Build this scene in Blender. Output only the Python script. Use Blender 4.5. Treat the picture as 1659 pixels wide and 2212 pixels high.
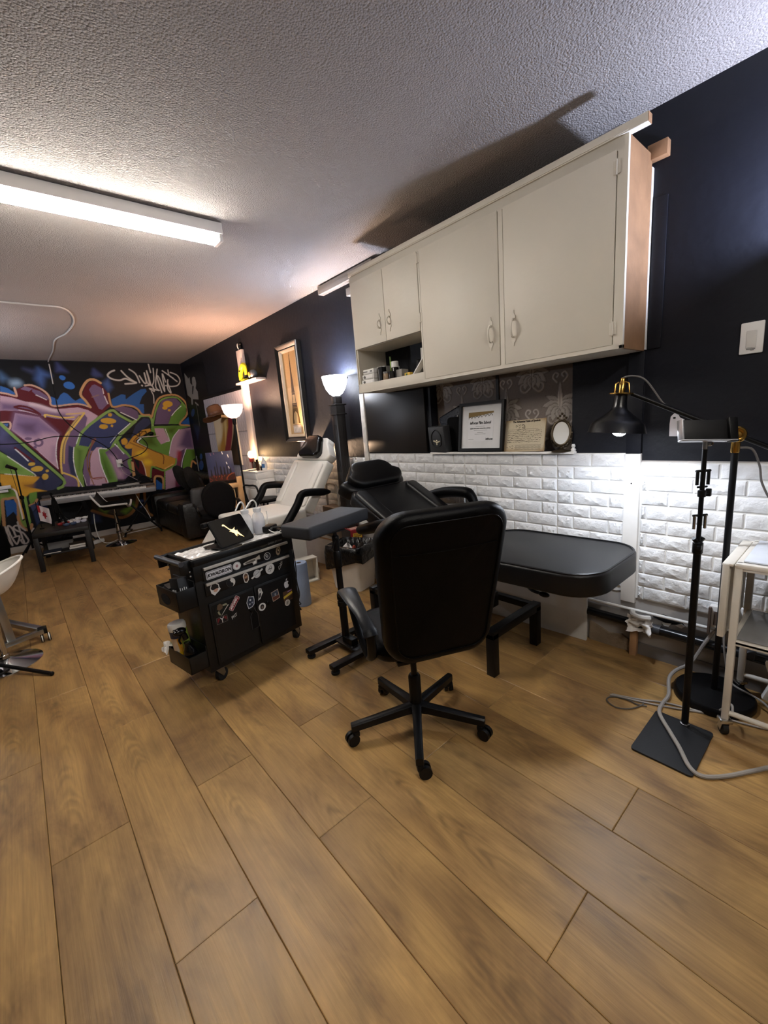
import bpy, bmesh, math, random
import numpy as np
from mathutils import Vector, Matrix
for o in list(bpy.data.objects): bpy.data.objects.remove(o)
SC=bpy.context.scene; COL=SC.collection
R=math.radians; PI=math.pi
random.seed(5)
# ---------------- camera
cd=bpy.data.cameras.new('camera'); cam=bpy.data.objects.new('camera',cd); COL.objects.link(cam)
cd.sensor_fit='AUTO'; cd.sensor_width=36; cd.lens=913.89/2212*36; cd.clip_start=.05
cx_=(0.750052,-0.656383,-0.081135); cy_=(-0.195146,-0.102424,-0.975411); cz_=(0.631933,0.747443,-0.204914)
cam.matrix_world=Matrix(((cx_[0],-cy_[0],-cz_[0],0),(cx_[1],-cy_[1],-cz_[1],0),(cx_[2],-cy_[2],-cz_[2],1.4),(0,0,0,1)))
SC.camera=cam
# ---------------- world, view
w=bpy.data.worlds.new('world'); SC.world=w; w.use_nodes=True
w.node_tree.nodes['Background'].inputs[0].default_value=(.5,.55,.65,1); w.node_tree.nodes['Background'].inputs[1].default_value=.05
SC.view_settings.view_transform='Standard'; SC.view_settings.look='None'; SC.view_settings.gamma=1; SC.view_settings.use_curve_mapping=False
SC.view_settings.exposure=1.55
SC.cycles.use_denoising=True
SC.cycles.max_bounces=8; SC.cycles.sample_clamp_indirect=6
# lamp powers (each lamp is built further down with its own light)
P_TUBE=36; P_DESK=6.5; P_TORCH=9; P_BOWL=22; P_SCONCE=23; P_CLIP=75; P_GLOBE=.5; P_FAR=26
def lamp(name,kind,loc,power,col,size=.05,rot=None,parent=None,**kw):
    l=bpy.data.lights.new(name,kind); l.energy=power; l.color=col
    if kind in('POINT','SPOT'): l.shadow_soft_size=size
    for k,v in kw.items(): setattr(l,k,v)
    o=bpy.data.objects.new(name,l); COL.objects.link(o); o.location=loc
    if rot is not None: o.rotation_euler=rot
    if parent:
        o.parent=parent; o.location=Vector(loc)-parent.location
    return o
# ---------------- helpers
def lin(h):
    h=h.lstrip('#'); v=[int(h[i:i+2],16)/255 for i in(0,2,4)]
    return tuple(x/12.92 if x<=.04045 else ((x+.055)/1.055)**2.4 for x in v)
_m={}
def mat(name,col='808080',rough=.5,metal=0.,var=.12,vs=8.,bump=0.,bs=60.,emit=0.,ecol=None,trans=0.,alpha=1.,coat=0.,spec=.5,ior=1.45,bd=.02):
    if name in _m: return _m[name]
    m=bpy.data.materials.new(name); m.use_nodes=True; n=m.node_tree.nodes; l=m.node_tree.links
    b=n['Principled BSDF']; c=lin(col) if isinstance(col,str) else col
    tc=n.new('ShaderNodeTexCoord'); nz=n.new('ShaderNodeTexNoise'); nz.inputs['Scale'].default_value=vs; nz.inputs['Detail'].default_value=4
    l.new(tc.outputs['Object'],nz.inputs['Vector'])
    mx=n.new('ShaderNodeMix'); mx.data_type='RGBA'
    mx.inputs['A'].default_value=(*[x*(1-var) for x in c],1); mx.inputs['B'].default_value=(*[min(1,x*(1+var)) for x in c],1)
    l.new(nz.outputs['Fac'],mx.inputs['Factor']); l.new(mx.outputs['Result'],b.inputs['Base Color'])
    b.inputs['Roughness'].default_value=rough; b.inputs['Metallic'].default_value=metal; b.inputs['Specular IOR Level'].default_value=spec
    b.inputs['IOR'].default_value=ior; b.inputs['Transmission Weight'].default_value=trans; b.inputs['Alpha'].default_value=alpha; b.inputs['Coat Weight'].default_value=coat
    if emit: b.inputs['Emission Color'].default_value=(*(lin(ecol) if ecol else c),1); b.inputs['Emission Strength'].default_value=emit
    if bump:
        n2=n.new('ShaderNodeTexNoise'); n2.inputs['Scale'].default_value=bs; n2.inputs['Detail'].default_value=5
        l.new(tc.outputs['Object'],n2.inputs['Vector']); bp=n.new('ShaderNodeBump'); bp.inputs['Strength'].default_value=bump; bp.inputs['Distance'].default_value=bd
        l.new(n2.outputs['Fac'],bp.inputs['Height']); l.new(bp.outputs['Normal'],b.inputs['Normal'])
    _m[name]=m; return m
def paintmat(name,rough=.5,coat=0.):
    if name in _m: return _m[name]
    m=bpy.data.materials.new(name); m.use_nodes=True; n=m.node_tree.nodes; l=m.node_tree.links
    a=n.new('ShaderNodeAttribute'); a.attribute_name='paint'
    tc=n.new('ShaderNodeTexCoord'); nz=n.new('ShaderNodeTexNoise'); nz.inputs['Scale'].default_value=150; l.new(tc.outputs['Object'],nz.inputs['Vector'])
    mp=n.new('ShaderNodeMapRange'); mp.inputs['To Min'].default_value=.86; mp.inputs['To Max'].default_value=1.14; l.new(nz.outputs['Fac'],mp.inputs['Value'])
    vm=n.new('ShaderNodeVectorMath'); vm.operation='SCALE'; l.new(a.outputs['Color'],vm.inputs[0]); l.new(mp.outputs[0],vm.inputs['Scale'])
    b=n['Principled BSDF']; b.inputs['Specular IOR Level'].default_value=.18; l.new(vm.outputs[0],b.inputs['Base Color']); b.inputs['Roughness'].default_value=rough; b.inputs['Coat Weight'].default_value=coat
    _m[name]=m; return m
def rotm(r): 
    if r is None: return Matrix.Identity(3)
    if isinstance(r,Matrix): return r.to_3x3()
    from mathutils import Euler
    return Euler(r).to_matrix()
def spl(pts,k=6,closed=False):
    p=[Vector(q) for q in pts]; n=len(p); out=[]
    g=(lambda i:p[i%n]) if closed else (lambda i:p[min(max(i,0),n-1)])
    for i in range(n if closed else n-1):
        a,b,c,d=g(i-1),g(i),g(i+1),g(i+2)
        for j in range(k):
            t=j/k; out.append(.5*((2*b)+(c-a)*t+(2*a-5*b+4*c-d)*t*t+(3*b-a-3*c+d)*t**3))
    if not closed: out.append(p[-1])
    return out
def rrect(w,h,r,n=5,wt=None,hs=0):
    """inset-able rounded rectangle (bottom width w, top width wt) as function of inset d"""
    wt=w if wt is None else wt
    def f(d):
        rr=max(r-d,.0015); out=[]
        for sx,sy,a0 in((1,-1,-90),(1,1,0),(-1,1,90),(-1,-1,180)):
            hw=(w if sy<0 else wt)/2-d
            cx,cy=sx*(hw-rr),sy*(h/2-d-rr)
            for i in range(n+1):
                a=R(a0+90*i/n); out.append((cx+rr*math.cos(a),cy+rr*math.sin(a)))
        return out
    return f
def poly_in(pts):
    cx=sum(p[0] for p in pts)/len(pts); cy=sum(p[1] for p in pts)/len(pts)
    m=sum(math.hypot(p[0]-cx,p[1]-cy) for p in pts)/len(pts)
    return lambda d:[(cx+(x-cx)*max(0,1-d/m),cy+(y-cy)*max(0,1-d/m)) for x,y in pts]
class B:
    def __init__(s): s.bm=bmesh.new(); s.mi=0
    def _new(s,faces):
        for f in faces: f.material_index=s.mi
    def face(s,pts):
        vs=[s.bm.verts.new(p) for p in pts]; f=s.bm.faces.new(vs); f.material_index=s.mi; return f
    def box(s,c,sz,rot=None,bev=0,seg=2):
        t=bmesh.new(); bmesh.ops.create_cube(t,size=1)
        for v in t.verts: v.co=Vector((v.co.x*sz[0],v.co.y*sz[1],v.co.z*sz[2]))
        if bev: bmesh.ops.bevel(t,geom=t.edges[:],offset=min(bev,min(sz)*.49),segments=seg,profile=.5,affect='EDGES')
        m=rotm(rot); c=Vector(c)
        for v in t.verts: v.co=m@v.co+c
        s.merge(t); return s
    def merge(s,t,mx=None):
        mp={}
        for v in t.verts: mp[v]=s.bm.verts.new(mx@v.co if mx else v.co)
        for f in t.faces:
            try: g=s.bm.faces.new([mp[v] for v in f.verts]); g.material_index=s.mi
            except ValueError: pass
        t.free(); return s
    def rings(s,rs,cap0=True,cap1=True,closed=True):
        vs=[[s.bm.verts.new(p) for p in r] for r in rs]; n=len(vs[0])
        for a,b in zip(vs,vs[1:]):
            for i in range(n if closed else n-1):
                j=(i+1)%n
                f=s.bm.faces.new((a[i],a[j],b[j],b[i])); f.material_index=s.mi
        if cap0: s.bm.faces.new(vs[0][::-1]).material_index=s.mi
        if cap1: s.bm.faces.new(vs[-1]).material_index=s.mi
        return s
    def tube(s,pts,r,n=8,closed=False,flat=1.0):
        p=[Vector(q) for q in pts]; m=len(p); rr=r if isinstance(r,(list,tuple)) else [r]*m; rs=[]; up=None
        for i in range(m):
            t=((p[(i+1)%m]-p[i-1]) if closed else (p[min(i+1,m-1)]-p[max(i-1,0)])).normalized()
            if up is None:
                up=Vector((0,0,1)) if abs(t.z)<.9 else Vector((1,0,0))
            a=(up-t*up.dot(t)); a=a.normalized() if a.length>1e-6 else t.orthogonal().normalized(); up=a; b=t.cross(a)
            rs.append([p[i]+(a*math.cos(2*PI*k/n)*flat+b*math.sin(2*PI*k/n))*rr[i] for k in range(n)])
        if closed: rs.append(rs[0]); return s.rings(rs,False,False)
        return s.rings(rs)
    def cyl(s,p0,p1,r0,r1=None,n=16): return s.tube([p0,p1],[r0,r0 if r1 is None else r1],n)
    def lathe(s,prof,c=(0,0,0),rot=None,n=24,cap0=True,cap1=True,sq=None):
        m=rotm(rot); c=Vector(c)
        rs=[]
        for r,z in prof:
            rs.append([m@Vector((r*math.cos(2*PI*k/n),r*math.sin(2*PI*k/n),z))+c for k in range(n)])
        return s.rings(rs,cap0,cap1)
    def ell(s,c,r,rot=None,n=16,k=8):
        m=rotm(rot); c=Vector(c); r=(r,r,r) if not isinstance(r,(tuple,list)) else r; rs=[]
        for i in range(1,k):
            a=-PI/2+PI*i/k
            rs.append([m@Vector((r[0]*math.cos(a)*math.cos(2*PI*j/n),r[1]*math.cos(a)*math.sin(2*PI*j/n),r[2]*math.sin(a)))+c for j in range(n)])
        return s.rings(rs)
    def cushion(s,out,t,r,f,n=3,dome=0,back=0):
        rs=[]; F=lambda pts,w:[f(u,v,w) for u,v in pts]
        if back:
            for q in(.25,.6): rs.append(F([(u*q,v*q) for u,v in out(r)],-t/2-back*(1-q*q)))
        for i in range(n+1):
            a=PI/2*i/n; rs.append(F(out(r*(1-math.sin(a))),-t/2+r*(1-math.cos(a))))
        for i in range(n+1):
            a=PI/2*i/n; rs.append(F(out(r*(1-math.cos(a))),t/2-r*(1-math.sin(a))))
        if dome:
            base=out(r); mx=sum(p[0] for p in base)/len(base); my=sum(p[1] for p in base)/len(base)
            for q in(.8,.5,.2): rs.append(F([(mx+(u-mx)*q,my+(v-my)*q) for u,v in base],t/2+dome*(1-q*q)))
        return s.rings(rs)
    def prism(s,pts,f,t0,t1):
        return s.rings([[f(u,v,t0) for u,v in pts],[f(u,v,t1) for u,v in pts]])
    def grid(s,f,nu,nv):
        vs=[[s.bm.verts.new(f(i/nu,j/nv)) for j in range(nv+1)] for i in range(nu+1)]
        for i in range(nu):
            for j in range(nv):
                s.bm.faces.new((vs[i][j],vs[i+1][j],vs[i+1][j+1],vs[i][j+1])).material_index=s.mi
        return s
    def text(s,txt,size,mx,bold=0.,shear=0.,align='LEFT',sx=1.,depth=.0):
        c=bpy.data.curves.new('lettering','FONT'); c.body=txt; c.size=size; c.shear=shear; c.offset=bold; c.align_x=align; c.resolution_u=2; c.extrude=depth
        o=bpy.data.objects.new('lettering',c); COL.objects.link(o); bpy.context.view_layer.update()
        me=bpy.data.meshes.new_from_object(o.evaluated_get(bpy.context.evaluated_depsgraph_get()))
        t=bmesh.new(); t.from_mesh(me); bpy.data.objects.remove(o); bpy.data.curves.remove(c); bpy.data.meshes.remove(me)
        return s.merge(t,mx@Matrix.Diagonal((sx,1,1,1)))
    def mesh(s,name,mats,smooth=True,ang=40,fix=True):
        if fix: bmesh.ops.recalc_face_normals(s.bm,faces=s.bm.faces[:])
        me=bpy.data.meshes.new(name)
        if smooth:
            for f in s.bm.faces: f.smooth=True
            for e in s.bm.edges:
                if len(e.link_faces)==2 and e.calc_face_angle(0)>R(ang): e.smooth=False
        s.bm.to_mesh(me); s.bm.free()
        for m in(mats if isinstance(mats,(list,tuple)) else [mats]): me.materials.append(m)
        return me
    def put(s,name,mats,parent=None,W=False,smooth=True,ang=40,fix=True):
        o=bpy.data.objects.new(name,s.mesh(name,mats,smooth,ang,fix)); COL.objects.link(o)
        if parent:
            o.parent=parent
            if W:
                r=parent
                while r.parent: r=r.parent
                d=-Vector(r.location)
                for v in o.data.vertices: v.co+=d
        return o
def tag(o,label=None,cat=None,group=None,kind=None):
    if label:o['label']=label
    if cat:o['category']=cat
    if group:o['group']=group
    if kind:o['kind']=kind
    return o
def thing(name,label,cat,loc=(0,0,0),rz=0,group=None):
    o=bpy.data.objects.new(name,None); COL.objects.link(o); o.location=loc; o.rotation_euler=(0,0,rz); o.empty_display_size=.1
    return tag(o,label,cat,group)
def struct(name,b,m,parent=None,**k):
    o=b.put(name,m,parent,**k)
    if not parent: o['kind']='structure'
    return o
def dup(o,loc=None,rz=None,label=None,parent=None):
    c=o.copy(); COL.objects.link(c)
    if parent: c.parent=parent
    for ch in list(o.children): dup(ch,parent=c)
    if loc is not None: c.location=loc
    if rz is not None: c.rotation_euler=(0,0,rz)
    if label: c['label']=label
    return c
def T4(o,ux,uy):  # matrix with origin o, x axis ux, y axis uy
    ux=Vector(ux).normalized(); uy=Vector(uy).normalized(); uz=ux.cross(uy)
    return Matrix(((ux.x,uy.x,uz.x,o[0]),(ux.y,uy.y,uz.y,o[1]),(ux.z,uy.z,uz.z,o[2]),(0,0,0,1)))
def canvas(cmds,x0,z0,dx,nx,nz,bg):
    """paint polygons / strokes (wall coordinates in 5 mm units) on a raster; returns (nz,nx,3) linear colours"""
    C=np.zeros((nz,nx,3)); C[:]=lin(bg)
    gx=x0+dx*np.arange(nx); gz=z0+dx*np.arange(nz)
    for hexc,wd,soft,fl in cmds:
        p=np.array(fl,float).reshape(-1,2); pad=wd/2+soft
        i0=max(0,int((p[:,0].min()-pad-x0)/dx)); i1=min(nx,int((p[:,0].max()+pad-x0)/dx)+2)
        j0=max(0,int((p[:,1].min()-pad-z0)/dx)); j1=min(nz,int((p[:,1].max()+pad-z0)/dx)+2)
        if i1<=i0 or j1<=j0: continue
        X,Z=np.meshgrid(gx[i0:i1],gz[j0:j1]); D=np.full(X.shape,1e9); ins=np.zeros(X.shape,bool)
        if wd and len(p)>2:
            q=np.array([(v.x,v.y) for v in spl([(a,b,0) for a,b in p],4)])
        else: q=p
        m=len(q)
        for k in range(m-1 if wd else m):
            a=q[k]; b=q[(k+1)%m]; e=b-a; L=e@e+1e-9
            t=np.clip(((X-a[0])*e[0]+(Z-a[1])*e[1])/L,0,1)
            D=np.minimum(D,np.hypot(X-a[0]-t*e[0],Z-a[1]-t*e[1]))
            if not wd:
                c=(a[1]>Z)!=(b[1]>Z); xi=a[0]+(Z-a[1])*e[0]/(e[1] if abs(e[1])>1e-9 else 1e-9); ins^=c&(X<xi)
        sd=(wd/2-D) if wd else np.where(ins,D,-D)
        al=np.clip(.5+sd/max(soft,dx*.7),0,1)[...,None]; al=al*al*(3-2*al)
        C[j0:j1,i0:i1]=C[j0:j1,i0:i1]*(1-al)+np.array(lin(hexc))*al
    return C
def paintgrid(name,C,fn,m,parent=None):
    """mesh grid whose vertices carry the painted colours; fn(i,j)->xyz arrays"""
    nz,nx,_=C.shape; I,J=np.meshgrid(np.arange(nx),np.arange(nz)); V=np.stack(fn(I.ravel(),J.ravel()),1).astype(np.float32)
    a=(J[:-1,:-1]*nx+I[:-1,:-1]).ravel(); F=np.stack([a,a+1,a+nx+1,a+nx],1).astype(np.int32)
    me=bpy.data.meshes.new(name); me.vertices.add(len(V)); me.vertices.foreach_set('co',V.ravel()); me.loops.add(F.size); me.loops.foreach_set('vertex_index',F.ravel())
    me.polygons.add(len(F)); me.polygons.foreach_set('loop_start',np.arange(0,F.size,4,dtype=np.int32)); me.update(calc_edges=True)
    at=me.color_attributes.new('paint','FLOAT_COLOR','POINT'); at.data.foreach_set('color',np.concatenate([C.reshape(-1,3),np.ones((nx*nz,1))],1).astype(np.float32).ravel())
    me.materials.append(m); o=bpy.data.objects.new(name,me); COL.objects.link(o)
    if parent: o.parent=parent
    return o
XW=2.464; YB=8.0; ZC=2.68; XL=-2.6; YF=-1.8
# ---------------- shared materials
BLK=mat('black_leather','020203',.38,bump=.15,bs=400,spec=.12)
BLKP=mat('black_plastic','0a0a0b',.42,bump=.05,bs=300,spec=.28)
BLKM=mat('black_powdercoat','08080a',.4,spec=.28)
BLKF=mat('black_fabric','08080a',.9,bump=.3,bs=500,spec=.2)
WHT=mat('white_paint','e6e3de',.45)
WHTP=mat('white_plastic','e4e2de',.4)
BEDL=mat('bed_leather','0a0a0c',.36,bump=.12,bs=400,spec=.4)
CRM=mat('cream_paint','d6cfc1',.5,var=.05,vs=3,bump=.06,bs=40)
CHR=mat('chrome','c8c8c8',.12,metal=1,var=.03)
STL=mat('brushed_steel','a8a8a6',.32,metal=1)
BRS=mat('brass','b8924a',.25,metal=1)
WOOD=mat('raw_wood','b58d66',.6,var=.25,vs=14,bump=.1)
GRY=mat('grey_plastic','6a6866',.5)
RUB=mat('rubber','0a0a0a',.7)
WLEA=mat('white_leather','d9d5cd',.42,bump=.1,bs=300,var=.05)
GLASS=mat('clear_glass','eef2f2',.03,trans=1.,var=.02)
PAPER=mat('paper','dcd8d0',.8)
SILV=mat('silver_plastic','8e8e90',.4,metal=.3)
MURAL=[
('4a6a92',0,26.5,[18,501,30,485,19,479,14,484]),
('8aa4bf',0,22.7,[57,472,55,468,51,466,46,465,41,465,36,467,34,471,34,474,36,478,40,480,45,481,50,481,54,479,57,475]),
('3d4468',0,22.7,[71,512,91,507,87,501]),
('44619c',0,26.5,[103,513,126,494,112,491,103,465,92,484]),
('3a4474',0,18.9,[149,532,170,505,144,506]),
('353f6c',0,18.9,[238,513,253,497,239,492,231,499]),
('353f6c',0,20.6,[238,512,254,494,235,496]),
('3a5288',0,20.6,[270,484,276,460,263,446,253,472]),
('3068b4',0,0.6,[161,484,159,482,156,481,153,481,150,483,148,486,147,489,148,492,150,494,153,495,156,495,159,493,162,490,162,487]),
('3068b4',0,0.6,[180,461,177,457,172,455,166,455,160,457,155,461,153,466,154,470,157,474,162,476,168,477,174,475,178,471,180,466]),
('2f5f9f',0,0.6,[11,466,26,459,38,447,37,442,8,449]),
('2d5c9e',0,0.6,[117,435,126,430,131,425,141,440,150,446,158,442,168,427,174,421,186,428,192,427,201,406,177,411,131,407,113,411]),
('20508c',0,0.6,[268,423,298,438,309,436,308,422,322,432,331,438,357,453,371,454,373,446,356,429,344,406,357,405,353,376,347,376,324,401,286,404,267,401]),
('20508c',0,0.6,[460,337,492,358,498,346,495,327]),
('56101b',0,0.6,[7,446,23,441,39,436,45,457,63,465,77,465,94,455,108,441,113,427,112,408,130,403,178,409,208,397,194,439,205,461,218,475,234,482,248,471,251,434,239,367,222,368,194,388,128,395,80,412,43,429,5,438]),
('56101b',0,0.6,[203,429,220,472,229,480,239,478,249,466,261,444,262,403,225,374,202,393]),
('6b5575',0,0.6,[214,453,224,466,232,469,247,458,250,432,257,411,237,392,229,396,222,424]),
('d8d0d4',2.5,0.6,[250,456,250,441]),
('d8d0d4',2.5,0.6,[251,434,256,410]),
('8a6a58',2.2,3.6,[218,431,236,437]),
('b898a8',0,0.8,[6,440,30,434,55,423,76,418,94,410,114,401,129,399,176,402,200,393,223,374,181,334,165,324,142,318,162,361,136,366,88,381,75,385,30,397,-3,399]),
('6f5675',0,18.9,[2,423,34,417,63,411,91,395,140,385,168,371,183,378,190,366,175,343,154,324,145,331,171,375,136,366,88,379,30,397,-2,400]),
('d8c8cc',4.9,15.1,[67,414,87,409,106,399,120,394]),
('56101b',5.3,0.6,[30,408,43,411,62,405,74,395,83,384,63,396,42,403,30,408]),
('c9b6c2',2.3,1.3,[38,400,58,393,76,384]),
('7a6280',0,0.6,[63,464,80,458,70,450,52,457]),
('6b5575',0,0.6,[79,457,94,451,109,436,111,425,83,441,77,450]),
('d8d0d4',2.0,0.6,[84,440,95,433,105,426]),
('c8a08c',4.9,0.6,[7,448,22,444,38,438,41,441,40,460]),
('c19a84',4.9,0.6,[64,467,80,467,100,455,111,441,114,427,113,411,131,408,178,412,208,401]),
('bd9468',6.6,0.6,[208,401,199,421,190,439,200,461,216,480,233,483,248,473]),
('56101b',0,0.6,[-2,400,30,398,56,393,88,380,115,372,163,364,154,350,130,326,116,293,105,248,99,210,94,218,50,285,8,344,7,348,14,368,-8,371]),
('b895a6',0,0.6,[28,392,79,378,117,326,106,303,97,268,94,226,51,292,11,346]),
('7c6385',0,26.5,[28,392,79,378,114,328,79,334,63,323,38,325,11,346]),
('5f4763',0,22.7,[29,360,48,362,66,359,60,337,41,340]),
('6f5470',5.6,1.6,[66,316,72,310,70,301,62,297,55,302,57,312,66,316]),
('6f5470',0,1.6,[51,319,49,317,47,315,43,315,40,315,37,316,35,318,34,320,36,322,38,323,42,324,45,323,48,322,50,321]),
('6f5470',0,1.6,[57,293,56,292,55,290,53,290,51,290,50,291,49,292,49,294,49,296,51,297,53,298,54,298,56,297,57,295]),
('9d7f95',6.6,18.9,[96,289,87,254]),
('ded8d8',2.1,0.6,[114,321,106,303,97,268,94,226]),
('cfb0bc',1.6,0.6,[60,279,94,226]),
('c8a08c',4.3,0.6,[-9,368,12,367,6,348,-7,366]),
('3d5f9c',0,0.6,[-3,364,8,364,4,355]),
('2c304c',0,0.6,[-10,361,8,324,39,276,96,190,96,183,76,167,57,165,8,186,41,211,-24,294]),
('4d4368',0,34.0,[-17,326,13,311,5,295,-22,301]),
('51517a',0,30.3,[-11,357,1,338,-13,322,-18,323]),
('56101b',5.6,0.6,[9,296,26,275,42,254]),
('dcd8d8',3.0,0.6,[9,292,19,276,30,257]),
('c49d3e',0,1.3,[44,247,43,244,41,243,37,242,33,242,30,243,28,245,28,247,29,249,31,251,35,252,38,252,42,251,44,249]),
('c49d3e',0,1.3,[60,232,58,228,54,225,48,224,42,224,36,226,32,229,31,232,33,236,38,238,44,240,50,240,56,238,59,235]),
('c49d3e',0,1.3,[71,223,71,221,69,220,68,219,66,219,64,220,64,221,63,223,64,225,65,226,67,227,69,227,70,226,71,225]),
('c49d3e',0,1.3,[67,207,66,203,63,200,60,198,56,198,53,200,52,203,51,207,53,211,55,214,59,216,62,216,65,214,67,211]),
('7d9a50',7.6,1.6,[-9,366,10,333,39,288,72,238,99,196,102,184,96,173,83,168]),
('7a9a48',0,0.6,[-25,290,-11,275,40,212,-27,227,-37,230]),
('56752a',0,30.3,[-28,273,-14,264,8,235,-35,238]),
('dedad2',2.3,0.6,[-12,275,13,245,39,212,1,220,-27,227]),
('c9962f',0,4.1,[-37,228,39,211,47,208,42,202,28,190,8,189,18,182,55,165,32,166,14,163,2,154,-9,93,-17,96,-11,165,-21,185,-45,190]),
('a06d20',0,22.7,[8,193,28,190,24,181,7,182]),
('718f42',0,1.3,[-45,189,-20,185,-13,171,-13,130,-16,88,-10,91,-2,158,6,157,2,81,-6,66,-17,72,-21,95,-15,152,-19,158,-43,159,-53,129,-66,85]),
('4a6a20',0,22.7,[-35,182,-21,178,-23,166,-37,168]),
('5f8534',0,2.5,[15,165,32,167,28,144,11,132,10,147]),
('dcd2cc',3.9,0.6,[-21,185,-14,175,-13,148,-14,95]),
('a67c55',7.2,1.3,[-57,85,-51,128,-46,156,-34,157,-19,156,-20,126,-23,86,-13,62,-2,63,2,74]),
('a67c55',5.9,1.3,[28,144,21,134,9,130]),
('24508e',0,0.6,[-42,154,-23,152,-19,140,-25,105,-30,119,-47,106]),
('363e60',0,2.5,[9,129,30,136,27,126,12,110]),
('26304e',0,4.9,[12,108,30,127,49,120,42,99,13,68]),
('a5a09e',4.1,1.0,[-56,80,-55,63,-51,25]),
('a5a09e',4.1,1.0,[-60,49,-51,24]),
('a5a09e',4.1,1.0,[-39,49,-41,67,-45,78,-50,81,-51,69,-48,47,-42,26,-37,31,-31,47,-43,46]),
('a5a09e',4.1,1.0,[-24,76,-35,78,-39,72,-31,61,-22,55,-16,39,-14,29,-20,22,-28,25,-30,35]),
('a5a09e',4.1,1.0,[-27,88,-27,71,-26,41,-24,24]),
('a5a09e',4.1,1.0,[-24,73,-15,60]),
('a5a09e',4.1,1.0,[4,62,-8,48]),
('6b5473',0,1.3,[188,383,194,370,181,335,165,324,149,288,143,285,137,245,135,200,143,164,96,172,106,181,101,212,108,266,132,319]),
('2c304c',0,4.9,[132,291,143,285,137,245,135,192,121,207,122,246]),
('80684a',9.9,2.5,[177,374,152,347,134,322,119,293,109,248]),
('d9b65e',4.3,1.3,[93,378,94,384,116,378,139,373,161,374]),
('cfae72',3.9,1.3,[144,383,190,385]),
('dcb95f',4.9,1.0,[189,384,155,345,133,324,116,293,105,248,101,213,106,211,133,191,134,167]),
('c4a060',3.6,1.6,[174,374,151,349,137,320,123,292,111,240]),
('333a60',0,0.6,[165,318,184,337,205,354,259,384,306,346,266,315,239,277,221,270,205,272,188,265,174,284,154,289]),
('7d9a50',7.5,1.4,[152,286,167,320,187,341,205,355,260,389,281,373,315,349,323,354]),
('7d9a50',8.6,1.4,[337,366,314,346,278,316,252,288,236,268,209,269]),
('c2942f',0,1.4,[261,375,260,373,258,371,255,370,253,371,251,372,250,374,250,376,251,379,253,380,256,381,258,381,260,380,261,378]),
('c2942f',0,1.4,[269,355,266,351,259,349,250,348,241,349,233,352,228,356,227,360,230,364,236,366,245,367,254,366,262,363,268,359]),
('c2942f',0,1.4,[243,339,241,336,237,334,232,333,227,334,223,336,220,339,220,342,222,345,226,348,231,348,236,348,240,346,243,343]),
('c2942f',0,1.4,[258,341,257,339,256,338,255,337,253,338,252,339,251,340,251,342,252,344,253,345,255,346,256,345,258,344,258,343]),
('d8d8d8',2.5,0.6,[306,346,267,316]),
('b8b8c0',2.2,0.6,[261,311,240,289]),
('718f42',0,0.6,[143,285,160,289,181,283,194,301,201,306,180,277,162,242,152,214,148,163,141,164,134,202,137,245]),
('48661c',0,18.9,[153,278,161,272,144,215]),
('dedad8',2.1,0.6,[144,285,136,248,135,201,143,164]),
('dedad8',3.0,0.6,[153,199,155,166]),
('cfd8c8',2.3,0.6,[166,323,152,295]),
('725a78',0,0.6,[162,242,178,266,186,277,167,212,177,162,155,164,152,205]),
('bc9aaa',0,1.6,[187,265,201,279,215,278,193,160,177,162,172,192,177,240]),
('bc9aaa',0,1.8,[184,269,205,269,204,233,205,199,212,164,163,167]),
('8a5a34',2.6,0.6,[188,269,175,240,171,206,175,184,198,182]),
('8a5a34',2.6,0.6,[204,304,177,265,169,237,167,208,173,165]),
('8a4034',2.5,0.6,[173,185,204,184,207,168]),
('7d4c40',0,3.3,[194,304,205,309,186,277,183,277]),
('678d3c',0,0.6,[207,274,233,266,222,263,234,219,241,185,238,166,212,166,205,199,203,237]),
('3f5c18',0,24.8,[210,256,218,231,223,179,215,174,210,207]),
('dedede',2.7,0.6,[227,272,207,274,204,254,204,216,212,167]),
('6a5270',0,1.4,[244,275,259,282,287,238,277,224,284,188,261,171,241,173,234,219,221,261]),
('b692a6',0,24.8,[231,251,246,245,246,211,261,191,254,175,241,177]),
('e0dcdc',3.2,0.6,[252,284,262,270,271,252]),
('6f9445',9.0,1.8,[260,291,267,269,289,239,281,224,284,192]),
('252b48',0,0.6,[348,361,364,358,367,342,328,314,298,299,275,301,266,291,289,241,301,249,291,283,321,339]),
('5f4a66',0,0.6,[270,394,295,401,319,394,334,383,337,366,325,355,300,372]),
('dedada',2.3,0.6,[286,382,307,369,327,356]),
('7d9a50',7.2,1.4,[338,368,367,366,372,342,365,307]),
('5d8234',0,0.6,[368,333,452,330,496,325,452,316,425,286,404,231,426,215,423,201,375,236,343,262,321,284,337,300,363,309]),
('42560f',0,24.8,[332,292,366,303,371,269,340,271]),
('42560f',0,24.8,[416,323,444,324,430,304,414,310]),
('5f4a66',0,0.6,[380,344,394,387,416,419,459,423,473,404,434,365,421,337,377,339]),
('5d8234',0,0.6,[476,406,488,397,485,370,455,335,421,337,434,363]),
('6d9040',5.0,1.4,[373,340,391,387,415,419,459,425,478,406,487,390]),
('c4952f',0,1.8,[446,403,444,398,438,395,432,393,425,393,419,395,415,399,414,404,417,408,422,412,428,414,435,414,441,411,445,408]),
('c4952f',0,1.4,[428,391,426,388,424,386,420,385,416,385,413,387,411,389,411,391,412,394,415,396,418,397,422,396,425,395,427,393]),
('c4952f',0,1.4,[436,382,436,381,434,379,432,379,430,379,428,380,427,381,427,383,428,385,429,386,431,387,433,386,435,386,436,384]),
('dedada',2.2,0.6,[472,395,452,380,436,364]),
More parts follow.
